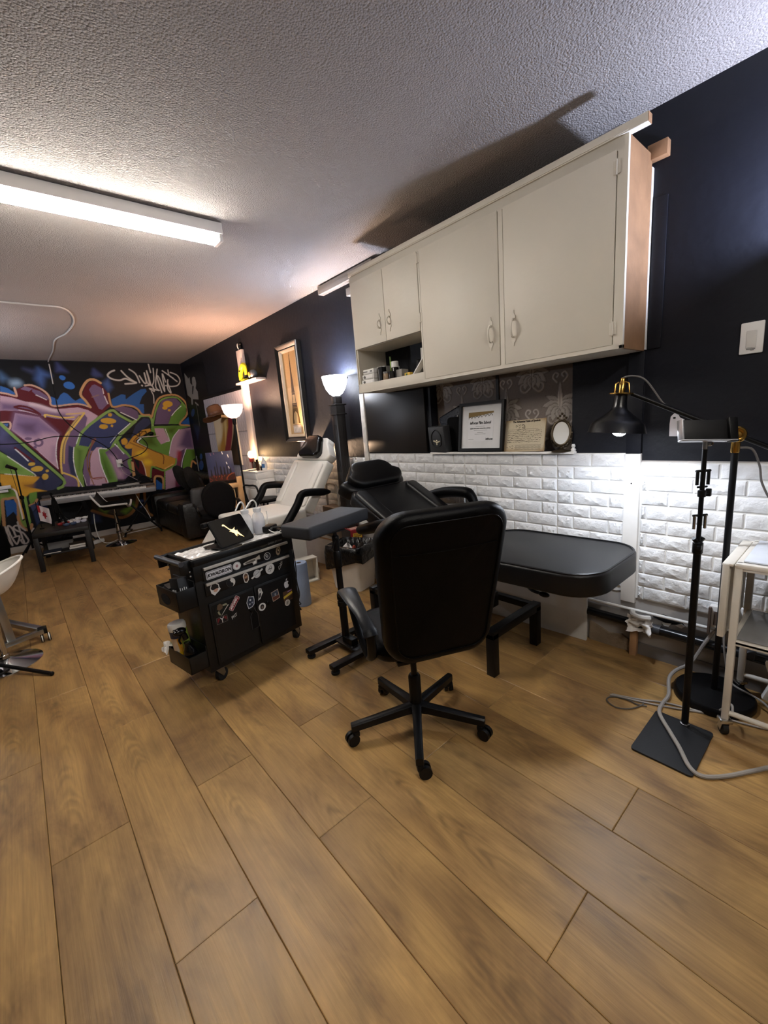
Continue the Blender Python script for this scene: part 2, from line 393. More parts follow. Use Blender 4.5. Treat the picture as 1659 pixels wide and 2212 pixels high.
('ae8253',5.7,1.1,[263,440,266,401,296,404,322,400,337,389,347,372,368,370,373,363,389,398,411,426,459,433,489,406,487,367,457,334,494,325,506,287,505,239,497,201]),
('b08c9c',0,0.6,[375,326,403,324,415,280,386,271,377,291]),
('c8c4c0',2.5,0.6,[408,321,415,282,403,280]),
('ac8a9a',0,0.6,[452,316,495,320,501,263,489,243,462,246,445,222,430,176,417,178,426,217,404,231,425,286]),
('54405e',0,28.9,[470,316,495,318,494,243,464,246,442,262]),
('a8869a',0,0.6,[384,179,423,197,410,121,374,117]),
('4f3c58',0,3.6,[419,188,439,240,460,249,444,204,424,121,407,122]),
('7f2c3a',7.2,20.6,[440,235,413,128]),
('a02f38',9.0,20.6,[438,238,434,217]),
('d0ccd0',2.2,0.6,[465,249,443,204,425,131]),
('54792a',0,0.6,[464,246,494,244,500,222,473,203,458,142,431,135,446,204]),
('3a4a10',0,20.6,[482,240,500,241,495,208,482,216]),
('b07c4c',5.4,1.1,[505,233,492,193,478,204,468,177,458,142]),
('d6d2d0',2.2,0.6,[452,316,425,286,407,238]),
('e2ded8',4.3,0.6,[336,301,317,284,343,264]),
('ba862e',0,1.8,[287,282,307,304,328,315,338,323,362,326,363,317,334,304,312,291,314,282,343,263,367,248,426,218,421,200,383,185,358,199,342,201,334,165,323,171,322,214,312,225,291,238,299,272]),
('6b3c1c',2.9,0.6,[336,315,308,291,313,284,358,253,386,234,382,205]),
('6b3c1c',2.2,3.6,[295,285,331,262]),
('dab42c',0,16.5,[339,244,336,240,331,237,325,236,318,237,312,239,308,243,307,247,309,251,314,254,321,255,328,254,334,252,338,248]),
('dab42c',0,16.5,[347,215,345,211,341,208,336,207,330,208,326,210,323,214,323,218,325,221,328,224,333,225,339,224,343,222,346,219]),
('c4902c',0,1.4,[289,289,288,285,284,281,280,279,276,280,272,282,271,286,271,291,272,296,276,299,280,301,284,301,287,298,289,294]),
('c4902c',0,1.4,[301,272,299,269,296,266,291,266,285,266,281,268,278,271,278,274,279,277,283,280,288,281,293,280,298,278,301,275]),
('500c16',0,0.6,[289,239,296,237,300,213,305,194,309,209,309,225,317,222,322,192,322,172,305,184,296,204]),
('d2b8a0',2.2,0.6,[318,223,323,198,323,171]),
('c09060',0,1.8,[287,225,294,222,292,178,283,175]),
('500c16',0,0.6,[343,191,361,191,382,177,376,163,363,168,342,165,337,149]),
('ae8253',6.8,0.6,[341,123,347,161,359,166,372,156,367,123]),
('205090',0,0.6,[351,156,367,137,363,119,345,122]),
('0d0d14',0,0.6,[353,159,369,152,367,138]),
('6d9040',5.0,1.4,[335,163,344,198,358,194,382,182,418,197,425,218]),
('6d9040',3.6,1.4,[382,179,371,120]),
('e0b070',2.5,3.6,[384,188,412,200]),
('33291f',0,3.6,[155,124,283,121,280,90,255,60,228,54,154,85]),
('80582f',9.3,2.7,[154,85,187,64,227,48,258,57,279,85,289,120]),
('5f7a24',0,16.5,[231,68,270,92,273,80,242,57]),
('5f7a24',0,16.5,[173,86,196,81,188,69]),
('80582f',7.9,1.8,[308,124,305,85,307,50,317,37]),
('2e3c66',0,5.4,[302,90,301,89,298,87,295,87,292,88,289,89,287,91,286,93,288,95,290,96,293,96,297,96,300,94,302,92]),
('2e3c66',0,3.6,[297,71,296,69,294,68,291,68,289,69,286,70,285,71,285,73,286,74,287,75,290,75,293,75,295,74,296,72]),
('26304e',0,16.5,[153,79,173,66,171,47,147,47]),
('bab6b0',4.7,1.8,[292,511,279,505,271,495,281,485,301,481,318,486,332,480,347,473,315,470]),
('bab6b0',4.3,1.8,[311,510,325,491,347,473]),
('bab6b0',3.9,1.8,[334,515,350,501,357,474]),
('bab6b0',3.9,1.8,[360,495,371,472,377,476,376,504,379,474,386,472,384,511,389,467]),
('bab6b0',3.6,1.8,[393,535,395,506]),
('bab6b0',3.2,1.8,[405,519,401,482,393,465]),
('bab6b0',3.2,1.8,[417,517,403,463,412,448]),
('bab6b0',3.6,1.8,[372,463,391,465,396,446,383,455,410,448]),
('bab6b0',3.6,1.8,[418,441,412,493,419,487,428,445,430,502,436,476]),
('bab6b0',3.6,1.8,[432,512,452,496,473,477]),
('bab6b0',2.9,1.8,[450,515,451,498,462,489]),
('bab6b0',3.6,1.8,[456,507,476,498,483,480,473,465,453,461,434,464]),
('bab6b0',3.6,1.8,[444,483,439,454,447,440,443,469]),
('bab6b0',2.5,1.8,[387,446,391,431,388,407]),
('bab6b0',4.7,1.8,[362,465,363,464])]
TAG42=[
('8f8b86',0,1.6,[1572,501,1550,487,1540,479,1524,482,1528,463,1511,454,1504,475,1491,479,1473,475,1470,456,1484,441,1469,430,1473,405,1528,411,1537,394,1551,395,1546,417,1576,429,1576,469]),
('0b0c12',0,1.2,[1512,452,1498,451,1519,427,1527,428]),
('8f8b86',5.7,1.2,[1510,398,1485,388]),
('7d7a76',2.4,1.2,[1502,389,1506,321]),
('243a6c',0,2.0,[1534,366,1541,361,1550,357,1560,355,1568,356,1572,360,1573,365,1569,370,1562,375,1552,379,1543,381,1535,380,1531,376,1530,372]),
('1c2845',0,23.3,[1566,328,1504,318,1551,275]),
('2c4880',0,1.2,[1530,218,1533,213,1539,210,1546,208,1552,207,1557,209,1559,213,1558,218,1554,222,1548,226,1542,228,1535,228,1531,226,1529,222]),
('2c4880',0,1.2,[1533,188,1539,180,1549,174,1560,170,1571,170,1580,173,1583,179,1582,187,1575,194,1566,200,1554,204,1543,204,1535,201,1532,195]),
('2c4880',0,6.1,[1621,164,1626,159,1635,155,1647,153,1659,153,1669,154,1674,158,1675,162,1669,167,1660,170,1648,173,1636,173,1627,171,1621,168])]
# ======================= SETTING =======================
def plankmat():
    m=bpy.data.materials.new('oak_plank'); m.use_nodes=True; n=m.node_tree.nodes; l=m.node_tree.links; b=n['Principled BSDF']
    oi=n.new('ShaderNodeObjectInfo'); tc=n.new('ShaderNodeTexCoord')
    cb=n.new('ShaderNodeCombineXYZ'); ml=n.new('ShaderNodeMath'); ml.operation='MULTIPLY'; ml.inputs[1].default_value=37.
    l.new(oi.outputs['Random'],ml.inputs[0]); l.new(ml.outputs[0],cb.inputs['X']); l.new(ml.outputs[0],cb.inputs['Z'])
    ad=n.new('ShaderNodeVectorMath'); l.new(tc.outputs['Object'],ad.inputs[0]); l.new(cb.outputs[0],ad.inputs[1])
    def noise(scale,sc3,detail=4,dist=0.,rough=.55):
        mp=n.new('ShaderNodeMapping'); mp.inputs['Scale'].default_value=sc3; l.new(ad.outputs[0],mp.inputs['Vector'])
        z=n.new('ShaderNodeTexNoise'); z.inputs['Scale'].default_value=scale; z.inputs['Detail'].default_value=detail; z.inputs['Distortion'].default_value=dist; z.inputs['Roughness'].default_value=rough
        l.new(mp.outputs[0],z.inputs['Vector']); return z
    broad=noise(2.6,(2.4,.75,1),5,.6,.62); fine=noise(60,(2.2,.06,1),5,.2,.6); 
    # cathedral grain: nested arches down the middle of a plank
    sp=n.new('ShaderNodeSeparateXYZ'); l.new(tc.outputs['Object'],sp.inputs[0])
    def M_(op,a,b_=None):
        q=n.new('ShaderNodeMath'); q.operation=op
        for i,v in enumerate((a,b_)):
            if v is None: continue
            if isinstance(v,(int,float)): q.inputs[i].default_value=v
            else: l.new(v,q.inputs[i])
        return q.outputs[0]
    wob=noise(7,(1,.5,1),3,.4); sh=M_('MULTIPLY',M_('SUBTRACT',oi.outputs['Random'],.5),.10)
    xo=M_('ADD',sp.outputs['X'],sh); x2=M_('MULTIPLY',xo,xo)
    ph_=M_('ADD',M_('ADD',M_('MULTIPLY',x2,5200.),M_('MULTIPLY',sp.outputs['Y'],62.)),M_('MULTIPLY',wob.outputs['Fac'],22.))
    sn=M_('SINE',ph_); msk=M_('EXPONENT',M_('MULTIPLY',x2,-900.)); wvo=M_('MULTIPLY',M_('MULTIPLY_ADD',sn,.5) if False else M_('ADD',M_('MULTIPLY',sn,.5),.5),msk)
    pt=noise(3.2,(1.5,.7,1),2)
    r1=n.new('ShaderNodeValToRGB'); r1.color_ramp.elements[0].position=.33; r1.color_ramp.elements[0].color=(*lin('735633'),1); r1.color_ramp.elements[1].position=.66; r1.color_ramp.elements[1].color=(*lin('a6834f'),1)
    l.new(broad.outputs['Fac'],r1.inputs['Fac'])
    def mult(colsock,facsock,lo,hi,a=0.,bb=1.):
        mr=n.new('ShaderNodeMapRange'); mr.inputs['From Min'].default_value=a; mr.inputs['From Max'].default_value=bb; mr.inputs['To Min'].default_value=lo; mr.inputs['To Max'].default_value=hi; l.new(facsock,mr.inputs['Value'])
        v=n.new('ShaderNodeVectorMath'); v.operation='SCALE'; l.new(colsock,v.inputs[0]); l.new(mr.outputs[0],v.inputs['Scale']); return v.outputs[0]
    c=mult(r1.outputs['Color'],fine.outputs['Fac'],.83,1.15,.3,.7)
    # rings shown only in patches
    mr=n.new('ShaderNodeMapRange'); mr.inputs['From Min'].default_value=.44; mr.inputs['From Max'].default_value=.6; l.new(pt.outputs['Fac'],mr.inputs['Value'])
    mm=n.new('ShaderNodeMath'); mm.operation='MULTIPLY'; l.new(wvo,mm.inputs[0]); l.new(mr.outputs[0],mm.inputs[1])
    c=mult(c,mm.outputs[0],1.05,.70)
    knot=noise(2.6,(1.6,.8,1),1); c=mult(c,knot.outputs['Fac'],1.0,.62,.66,.8)
    c=mult(c,oi.outputs['Random'],.84,1.1)
    l.new(c,b.inputs['Base Color']); b.inputs['Specular IOR Level'].default_value=.4
    rr=n.new('ShaderNodeMapRange'); rr.inputs['To Min'].default_value=.33; rr.inputs['To Max'].default_value=.5; l.new(fine.outputs['Fac'],rr.inputs['Value']); l.new(rr.outputs[0],b.inputs['Roughness'])
    bp=n.new('ShaderNodeBump'); bp.inputs['Strength'].default_value=.12; bp.inputs['Distance'].default_value=.004; l.new(fine.outputs['Fac'],bp.inputs['Height']); l.new(bp.outputs[0],b.inputs['Normal'])
    return m
OAK=plankmat()
b=B(); b.box(((XL+XW)/2,(YF+YB)/2,-.06),(XW-XL+.3,YB-YF+.3,.096))
floor=struct('floor',b,mat('dark_underlay','2a2018',.8))
PW=.2404; PL=1.2698; pc={}
def plank(x0,x1,y0,y1):
    k=(round(x1-x0,3),round(y1-y0,3))
    if k not in pc:
        t=B(); w,h=(x1-x0)/2-.0007,(y1-y0)/2-.0007; e=.0022
        t.rings([[(-w,-h,-.012),(w,-h,-.012),(w,h,-.012),(-w,h,-.012)],[(-w,-h,-e*.7),(w,-h,-e*.7),(w,h,-e*.7),(-w,h,-e*.7)],[(-w+e,-h+e,0),(w-e,-h+e,0),(w-e,h-e,0),(-w+e,h-e,0)]])
        pc[k]=t.mesh('plank',OAK,False)
    o=bpy.data.objects.new('plank',pc[k]); COL.objects.link(o); o.location=((x0+x1)/2,(y0+y1)/2,0); o.parent=floor
for k in range(-10,12):
    x0=-.1785+PW*k; x1=x0+PW
    if x1<XL+.05: continue
    x0=max(x0,XL); x1=min(x1,XW)
    if x1-x0<.02: continue
    s=(.43 if k%2==0 else 1.12)+(.02 if k%3==0 else -.005)-PL*3
    y=s
    while y<YB:
        a=max(y,YF); c=min(y+PL,YB)
        if c-a>.03: plank(x0,x1,a,c)
        y+=PL
# ceiling
def ceilmat():
    m=bpy.data.materials.new('stippled_ceiling'); m.use_nodes=True; n=m.node_tree.nodes; l=m.node_tree.links; b=n['Principled BSDF']
    tc=n.new('ShaderNodeTexCoord'); a=n.new('ShaderNodeTexNoise'); a.inputs['Scale'].default_value=95; a.inputs['Detail'].default_value=3; a.inputs['Roughness'].default_value=.6; a.inputs['Distortion'].default_value=1.2; l.new(tc.outputs['Object'],a.inputs['Vector'])
    v=n.new('ShaderNodeTexVoronoi'); v.inputs['Scale'].default_value=120; l.new(tc.outputs['Object'],v.inputs['Vector'])
    s=n.new('ShaderNodeMath'); s.operation='SUBTRACT'; l.new(a.outputs['Fac'],s.inputs[0]); l.new(v.outputs['Distance'],s.inputs[1])
    bp=n.new('ShaderNodeBump'); bp.inputs['Strength'].default_value=.8; bp.inputs['Distance'].default_value=.008; l.new(s.outputs[0],bp.inputs['Height']); l.new(bp.outputs[0],b.inputs['Normal'])
    b.inputs['Base Color'].default_value=(*lin('c3bdb8'),1); b.inputs['Roughness'].default_value=.8; b.inputs['Specular IOR Level'].default_value=.25
    cr=n.new('ShaderNodeTexNoise'); cr.inputs['Scale'].default_value=1.1; l.new(tc.outputs['Object'],cr.inputs['Vector'])
    mx=n.new('ShaderNodeMix'); mx.data_type='RGBA'; mx.inputs['A'].default_value=(*lin('9c9692'),1); mx.inputs['B'].default_value=(*lin('aaa5a1'),1); l.new(cr.outputs['Fac'],mx.inputs['Factor']); l.new(mx.outputs['Result'],b.inputs['Base Color'])
    return m
b=B(); b.box(((XL+XW)/2,(YF+YB)/2,ZC+.05),(XW-XL+.3,YB-YF+.3,.1)); struct('ceiling',b,ceilmat())
# walls
BWALL=mat('navy_black_wall','10121a',.55,var=.25,vs=3,bump=.12,bs=25,spec=.32)
GWALL=mat('grey_drywall','a09b96',.75,var=.12,vs=5)
b=B(); T=.14; RX=.075; ry0,ry1,rz0,rz1=1.168,2.262,1.15,1.72
def wb(y0,y1,z0,z1,x0=XW,x1=XW+T): b.box(((x0+x1)/2,(y0+y1)/2,(z0+z1)/2),(x1-x0,y1-y0,z1-z0))
wb(YF,YB+.1,1.1,ry0*0+rz0); wb(YF,ry0,rz0,rz1); wb(ry1,YB+.1,rz0,rz1); wb(YF,YB+.1,rz1,ZC); wb(ry0,ry1,rz0,rz1,XW+RX,XW+T)
b.mi=1; wb(YF,YB+.1,0,1.1)
wall_r=struct('wall_right',b,[BWALL,GWALL],smooth=False)
b=B(); b.box(((XL+XW)/2,YB+.05,ZC/2),(XW-XL+.2,.1,ZC)); wall_b=struct('wall_back',b,BWALL,smooth=False)
DIM=mat('dim_grey_wall','6d6963',.8,var=.1)
b=B(); b.box((XL-.05,(YF+YB)/2,ZC/2),(.1,YB-YF+.2,ZC)); struct('wall_left',b,DIM,smooth=False)
b=B(); b.box(((XL+XW)/2,YF-.05,ZC/2),(XW-XL+.2,.1,ZC)); struct('wall_front',b,DIM,smooth=False)
# mural on the back wall and the tag on the right wall
dx=1.4; x0=-110; nx=int((XW*200-x0)/dx); nz=int(ZC*200/dx)
C=np.minimum(canvas(MURAL,x0,0,dx,nx,nz,'090a10')*1.25,.9)
mu=paintgrid('mural',C,lambda i,j:((x0+i*dx)/200,np.full(len(i),YB-.002),j*dx/200),paintmat('spray_paint',.45),wall_b); mu['label']='colourful graffiti lettering sprayed over black paint'
C=canvas(TAG42,1380,100,dx,150,300,'0b0c12')
o=paintgrid('mural',C[:,::-1],lambda i,j:(np.full(len(i),XW-.002),(1380+(149-i)*dx)/200,(100+j*dx)/200),paintmat('spray_paint'),wall_r); o['label']='grey sprayed number 42 with a drip and blue drops'
# baseboards
b=B(); b.box((-.45,YB-.009,.045),(4.3,.018,.09),bev=.004); struct('baseboard_back',b,mat('old_white_trim','b9b4ae',.55))
b=B(); b.box((XW-.006,(1.0+YF)/2,.035),(.012,1.0-YF,.07)); b.box((XW-.011,(1.0+YF)/2,.16),(.022,1.0-YF,.012)); struct('baseboard_right',b,mat('grey_baseboard','77726e',.5))
# foam bricks
FOAM=mat('white_foam_brick','dddddd',.55,var=.05,vs=20,bump=.9,bs=26,bd=.012)
import mathutils
def brickmesh(L,H,sd):
    t=B(); rn=mathutils.noise.noise; nu,nv=10,4
    def f(u,v,d):
        return Vector((-d,(u-.5)*L,(v-.5)*H))
    e=.005; g=[[None]*(nv+1) for _ in range(nu+1)]
    for i in range(nu+1):
        for j in range(nv+1):
            u=i/nu;v=j/nv; ed=i in(0,nu) or j in(0,nv)
            d=.006 if ed else .0105+.0075*rn(Vector((u*7+sd*7.1,v*5,sd)))
            yy=(u-.5)*(L-2*e); zz=(v-.5)*(H-2*e)
            if not ed: yy+=rn(Vector((i*3.1,j*2.3,sd)))*.008; zz+=rn(Vector((i*1.3,j*5.3,sd+4)))*.006
            g[i][j]=t.bm.verts.new((-d,yy,zz))
    for i in range(nu):
        for j in range(nv): t.bm.faces.new((g[i][j],g[i+1][j],g[i+1][j+1],g[i][j+1]))
    ring=[g[i][0] for i in range(nu+1)]+[g[nu][j] for j in range(1,nv+1)]+[g[i][nv] for i in range(nu-1,-1,-1)]+[g[0][j] for j in range(nv-1,0,-1)]
    s1=L/(L-2*e); s2=H/(H-2*e); base=[t.bm.verts.new((0,v.co.y*s1,v.co.z*s2)) for v in ring]
    for i in range(len(ring)):
        k=(i+1)%len(ring); t.bm.faces.new((ring[i],ring[k],base[k],base[i]))
    return t.mesh('brick',FOAM,True,ang=25)
bm_={}; BR=[]
def brick(yc,zc,L,H):
    k=(round(L,2),round(H,3),random.randrange(6))
    if k not in bm_: bm_[k]=brickmesh(L,H,k[2]+L*10)
    o=bpy.data.objects.new('brick',bm_[k]); COL.objects.link(o); o.location=(XW-.008,yc,zc); o.parent=wall_r
RH=.0755; gp=.0055
def course(ylo,yhi,zt,joints):
    js=sorted([ylo,yhi]+[j for j in joints if ylo+.02<j<yhi-.02])
    for a,c in zip(js,js[1:]): brick((a+c)/2,zt-RH/2,c-a-gp,RH-gp)
def lj(odd):
    J=[]; o=1.952
    for k in range(-4,8):
        s=o+.7*k
        J+= [s]+([s-.1,s-.3,s-.5] if odd else [s-.2,s-.4,s-.6])
    return J
for r in range(10): course(.872,3.035,1.137-RH*r,lj(r%2))
for r in range(9): course(3.10,5.40,1.10-RH*r,lj(r%2))
for r in range(10): course(-.35,.79,1.091-RH*r,[(.663 if r%2==0 else .561)-.2*k for k in range(-2,8)])
b=B()
for y0,y1,z0,z1 in((.868,3.04,.38,1.139),(3.10,5.42,.42,1.102),(-.4,.796,.334,1.093)): b.box((XW-.004,(y0+y1)/2,(z0+z1)/2),(.008,y1-y0,z1-z0))
b.put('foam_panel',mat('white_foam_joint','d4d2cd',.6),wall_r)
# torn drywall under the bricks
b=B(); pts=[(1.30,.372),(1.2,.35),(1.1,.36),(1.02,.345),(.95,.355),(.90,.35),(.87,.36),(.87,.385),(1.30,.385)]
b.prism(pts,lambda u,v,w:(XW-w,u,v),0,.006); b.put('torn_edge',mat('torn_paper','d0cdc8',.8),wall_r)
b=B(); pts=[(.70,.258),(.66,.272),(.60,.262),(.57,.25),(.56,.236),(.60,.232),(.63,.222),(.68,.235),(.71,.245)]
b.prism(pts,lambda u,v,w:(XW-w,u,v),0,.002); b.put('torn_hole',mat('dark_hole','050505',1.),wall_r)
b=B()
for pts in([(.60,.230),(.575,.246),(.56,.236),(.572,.222)],[(.66,.224),(.62,.232),(.63,.214),(.65,.212)]): b.prism(pts,lambda u,v,w:(XW-w,u,v),.002,.012)
b.put('torn_edge',_m['torn_paper'],wall_r)
# exposed lower plaster and wooden stud
b=B(); b.prism([(1.04,.0),(.80,.0),(.80,.06),(.86,.09),(.93,.075),(1.04,.12)],lambda u,v,w:(XW-w,u,v),0,.016); b.put('plaster_patch',mat('bare_plaster','8c7a64',.9,var=.3,vs=20,bump=.3),wall_r)
b=B(); b.box((XW-.03,.788,.081),(.035,.034,.162),bev=.002); struct('trim_4',b,WOOD)
# posts
b=B(); b.box((XW-.013,.832,.722),(.026,.072,.83),bev=.002); b.mi=1; b.box((XW-.013,.832,1.391),(.026,.072,.506),bev=.002); b.box((XW-.004,.763,1.98),(.008,.056,.66),bev=.001); b.mi=2
for z in(.98,.62): b.cyl((XW-.0262,.834,z),(XW-.0268,.834,z),.004,n=8)
o=struct('trim_1',b,[WHT,BWALL,BLKP])
b=B(); b.box((XW-.012,3.07,1.345),(.024,.055,.65),bev=.002); struct('trim_2',b,mat('chipped_white_trim','d8d3cc',.6,var=.25,vs=30))
b=B(); b.box((XW-.02,5.48,1.68),(.04,.16,1.56),bev=.003); struct('trim_3',b,mat('pinkish_white_trim','dccdc8',.5))
# damask wallpaper in the recess
def damask():
    cm=[]; base='7d736d'
    def leaf(cx,cz,pts,col,soft=1.2):
        for s in(1,-1): cm.append((col,0,soft,[q for x,z in pts for q in(cx+s*x,cz+z)]))
    def scr(cx,cz,pts,wd,col,soft=1.2):
        for s in(1,-1): cm.append((col,wd,soft,[q for x,z in pts for q in(cx+s*x,cz+z)]))
    L1,L2,L3='a8a099','bdb5ae','5c534e'
    def lens(x0,z0,ang,ln,wd,bend,col):
        L=[];Rr=[]
        for k in range(8):
            f=k/7; a=ang+bend*f; px=x0+ln*f*math.cos(ang+bend*f*.5); pz=z0+ln*f*math.sin(ang+bend*f*.5); w_=wd*math.sin(PI*f**.75)*(1 if k%2==0 else .82)
            L.append((px-w_*math.sin(a),pz+w_*math.cos(a))); Rr.append((px+w_*math.sin(a),pz-w_*math.cos(a)))
        return L+Rr[::-1]
    for col_,cx in enumerate(range(255,470,37)):
        for cz in((240,322) if col_%2 else (200,281,362)):
            for s in(1,-1):
                for an_,ln_,wd_,bd_ in((62,24,5.4,-.9),(35,23,6.2,-1.1),(8,21,6.4,-1.3),(-24,18,5.8,-1.4),(-58,14,4.6,-1.2)):
                    p=lens(cx,cz,R(an_),ln_,wd_,R(bd_*50),L1); q=[v for x,z in p for v in(cx+s*(x-cx),z)]
                    cm.append((L3,1.1,.8,q)); cm.append((L1 if an_%20 else L2,0,.9,q))
                    cm.append((L3,.5,.5,[cx,cz,cx+s*(p[4][0]+p[11][0]-2*cx)/2,(p[4][1]+p[11][1])/2]))
                cm.append((L1,2.0,.9,[v for x,z in((2,-14),(9,-19),(15,-16),(15,-10),(11,-9),(10,-12)) for v in(cx+s*x,cz+z)]))
                cm.append((L2,1.6,.9,[v for x,z in((4,30),(9,36),(6,41),(2,39),(4,36)) for v in(cx+s*x,cz+z)]))
            cm.append((L2,0,.9,[v for x,z in lens(cx,cz-4,R(90),34,3.2,0,L2) for v in(x,z)])); cm.append((L3,.6,.5,[cx,cz-16,cx,cz+26]))
    return cm,base
cm,base=damask(); dx=.9; nx=int(1.094*200/dx); nz=int(.57*200/dx)
C=canvas(cm,ry0*200,rz0*200,dx,nx,nz,base); Hh=C.mean(2); Hh=(Hh-Hh.min())/(Hh.max()-Hh.min()); Hf=Hh[:,::-1].ravel()
o=paintgrid('wallpaper',C[:,::-1],lambda i,j:(XW+RX-.003-.004*Hf,ry0+(nx-1-i)*dx/200,rz0+j*dx/200),paintmat('damask_wallpaper',.42),wall_r); o['label']='grey damask wallpaper with embossed leaf scrolls'
b=B(); b.box((XW+RX-.008,1.71,1.43),(.006,.02,.55)); b.put('wallpaper_seam',mat('seam_dark','2b2727',.5),wall_r)
# diamond relief panel at the far end
cm=[]
for k in range(-40,60):
    for d in(1,-1):
        cm.append(('a39da3',1.6,1.2,[1110+k*16,150,1110+k*16+d*130,410]))
for z in(222,290,348): cm.append(('6f6a70',1.8,.8,[1100,z,1450,z]))
for y in(1175,1250,1325): cm.append(('7d777d',1.2,.8,[y,150,y,410]))
dx=1.6; nx=int(1.58*200/dx); nz=int(1.2*200/dx)
C=canvas(cm,5.56*200,.80*200,dx,nx,nz,'beb8bf'); Hf=C.mean(2)[:,::-1].ravel()
zt=lambda i:1.0
o=paintgrid('wallpaper',C[:,::-1],lambda i,j:(XW-.006-.01*Hf,5.56+(nx-1-i)*dx/200,.80+j*dx/200),paintmat('diamond_panel',.5),wall_r); o['label']='pale lilac panel with a diamond relief'
b=B(); b.box((XW-.012,6.35,2.012),(.024,1.6,.024)); b.put('panel_moulding',BLKP,wall_r)
# ======================= LAMPS =======================
TUBEM=mat('lit_tube','ffffff',.5,emit=P_TUBE,ecol='fff8ee',var=0)
HOUS=mat('fixture_enamel','dedad4',.45)
def fixture(loc,label):
    t=thing('ceiling_light',label,'ceiling light',loc)
    b=B(); b.box((0,0,-.036),(1.25,.12,.062),bev=.004); b.put('housing',HOUS,t)
    for s in(1,-1):
        b=B(); b.box((s*.612,0,-.085),(.022,.105,.045),bev=.004); b.put('end_cap',HOUS,t)
    for y in(-.033,.033):
        b=B(); b.tube([(-.598,y,-.088),(.598,y,-.088)],.016,n=12); b.put('tube',TUBEM,t)
    return t
fx=fixture((.61,2.825,ZC),'white two-tube fluorescent light on the ceiling, lit')
dup(fx,(.45,-.75,ZC),R(0),'white two-tube fluorescent light on the ceiling behind the viewer')
def bowlmat(nm,col,e): return mat(nm,col,.4,emit=e,ecol=col,var=.02)
def bowl(b,c,prof): b.lathe(prof,c,n=28,cap0=True,cap1=False)
# warm bowl lamp near the far corner
t=thing('floor_lamp','black torchiere floor lamp with a glowing pinkish white glass bowl','floor lamp',(2.10,5.15,0))
b=B(); b.lathe([(.13,0),(.13,.015),(.02,.03)],n=24); b.put('base',BLKM,t)
b=B(); b.cyl((0,0,.02),(0,0,1.56),.011,n=10); b.lathe([(.012,1.52),(.022,1.54),(.024,1.60),(.012,1.61)],n=14); b.put('pole',BLKM,t)
b=B(); pr=[(.03,1.605),(.07,1.625),(.105,1.67),(.12,1.72),(.124,1.765)]; b.lathe(pr+[(.119,1.765)]+[(r-.006,z+.006) for r,z in pr[::-1]][1:],n=28); b.put('lamp_shade',bowlmat('warm_bowl_glass','f0d9cf',.55),t)
lamp('warm_bulb','POINT',(2.10,5.15,1.755),P_BOWL,(1,.62,.42),.04)
# square column torchiere
t=thing('floor_lamp','torchiere on a square fluted black column with a bright cool white bowl','floor lamp',(2.345,3.315,0))
b=B(); b.box((0,0,.03),(.24,.24,.06),bev=.01); b.put('base',BLKM,t)
COLM=mat('satin_black_column','1b1716',.38)
b=B(); b.box((0,0,.82),(.092,.092,1.52),bev=.004)
for a in range(4):
    m=Matrix.Rotation(a*PI/2,3,'Z')
    for k in(-1,0,1): b.box(m@Vector((.046,k*.02,1.20)),(.006,.006,.44),m,bev=.002)
b.put('column',COLM,t)
b=B()
for z,wd in((1.515,.118),(1.60,.122)): b.box((0,0,z),(wd,wd,.014),bev=.004)
b.box((0,0,1.56),(.096,.096,.08)); b.box((0,0,1.64),(.07,.07,.075),bev=.004); b.box((0,0,1.672),(.05,.05,.012)); b.put('capital',COLM,t)
b=B(); pr=[(.028,1.68),(.06,1.70),(.09,1.745),(.108,1.80),(.118,1.855)]; b.lathe(pr+[(.113,1.856)]+[(r-.006,z+.005) for r,z in pr[::-1]][1:],n=28); b.put('lamp_shade',bowlmat('cool_bowl_glass','eef3ff',9),t)
b=B(); b.box((.085,-.075,1.835),(.014,.014,.018),bev=.002); b.put('clip',BLKP,t)
lamp('cool_bulb','POINT',(2.335,3.31,1.835),P_TORCH,(.72,.80,1),.035)
# wall uplight outside the frame
t=thing('wall_lamp','white half-bowl wall uplight beside the wall switch','wall lamp',(2.36,.10,1.98))
b=B(); b.lathe([(.02,-.1),(.07,-.07),(.1,0),(.104,.03),(.098,.03),(.09,.0),(.06,-.06),(.01,-.09)],n=24); b.put('lamp_shade',WHTP,t)
b=B(); b.box((.075,0,-.06),(.05,.08,.1),bev=.006); b.put('bracket',WHTP,t)
lamp('uplight_bulb','POINT',(2.33,.10,2.03),P_SCONCE,(.66,.74,1),.03)
# little clip spot behind the white chair
t=thing('spot_lamp','small clip-on spot lamp shining on the wall behind the white chair','lamp',(2.335,4.22,.89))
b=B(); b.cyl((0,0,0),(0,0,.1),.005,n=8); b.cyl((0,0,0),(.128,0,0),.006,n=8); b.box((0,0,.0),(.03,.02,.03),bev=.004); b.put('clamp',BLKP,t)
b=B(); d=Vector((.62,-.52,.58)).normalized(); q=d.to_track_quat('Z','Y').to_matrix(); b.lathe([(.012,-.03),(.02,-.024),(.027,.018),(.024,.018),(.012,-.018)],(0,0,.12),q,n=18); b.put('lamp_head',BLKP,t)
lamp('clip_bulb','SPOT',Vector((2.335,4.22,1.01))+d*.022,P_CLIP,(1,.66,.42),.02,(d*-1).to_track_quat('Z','Y').to_euler(),spot_size=R(104),spot_blend=.35)
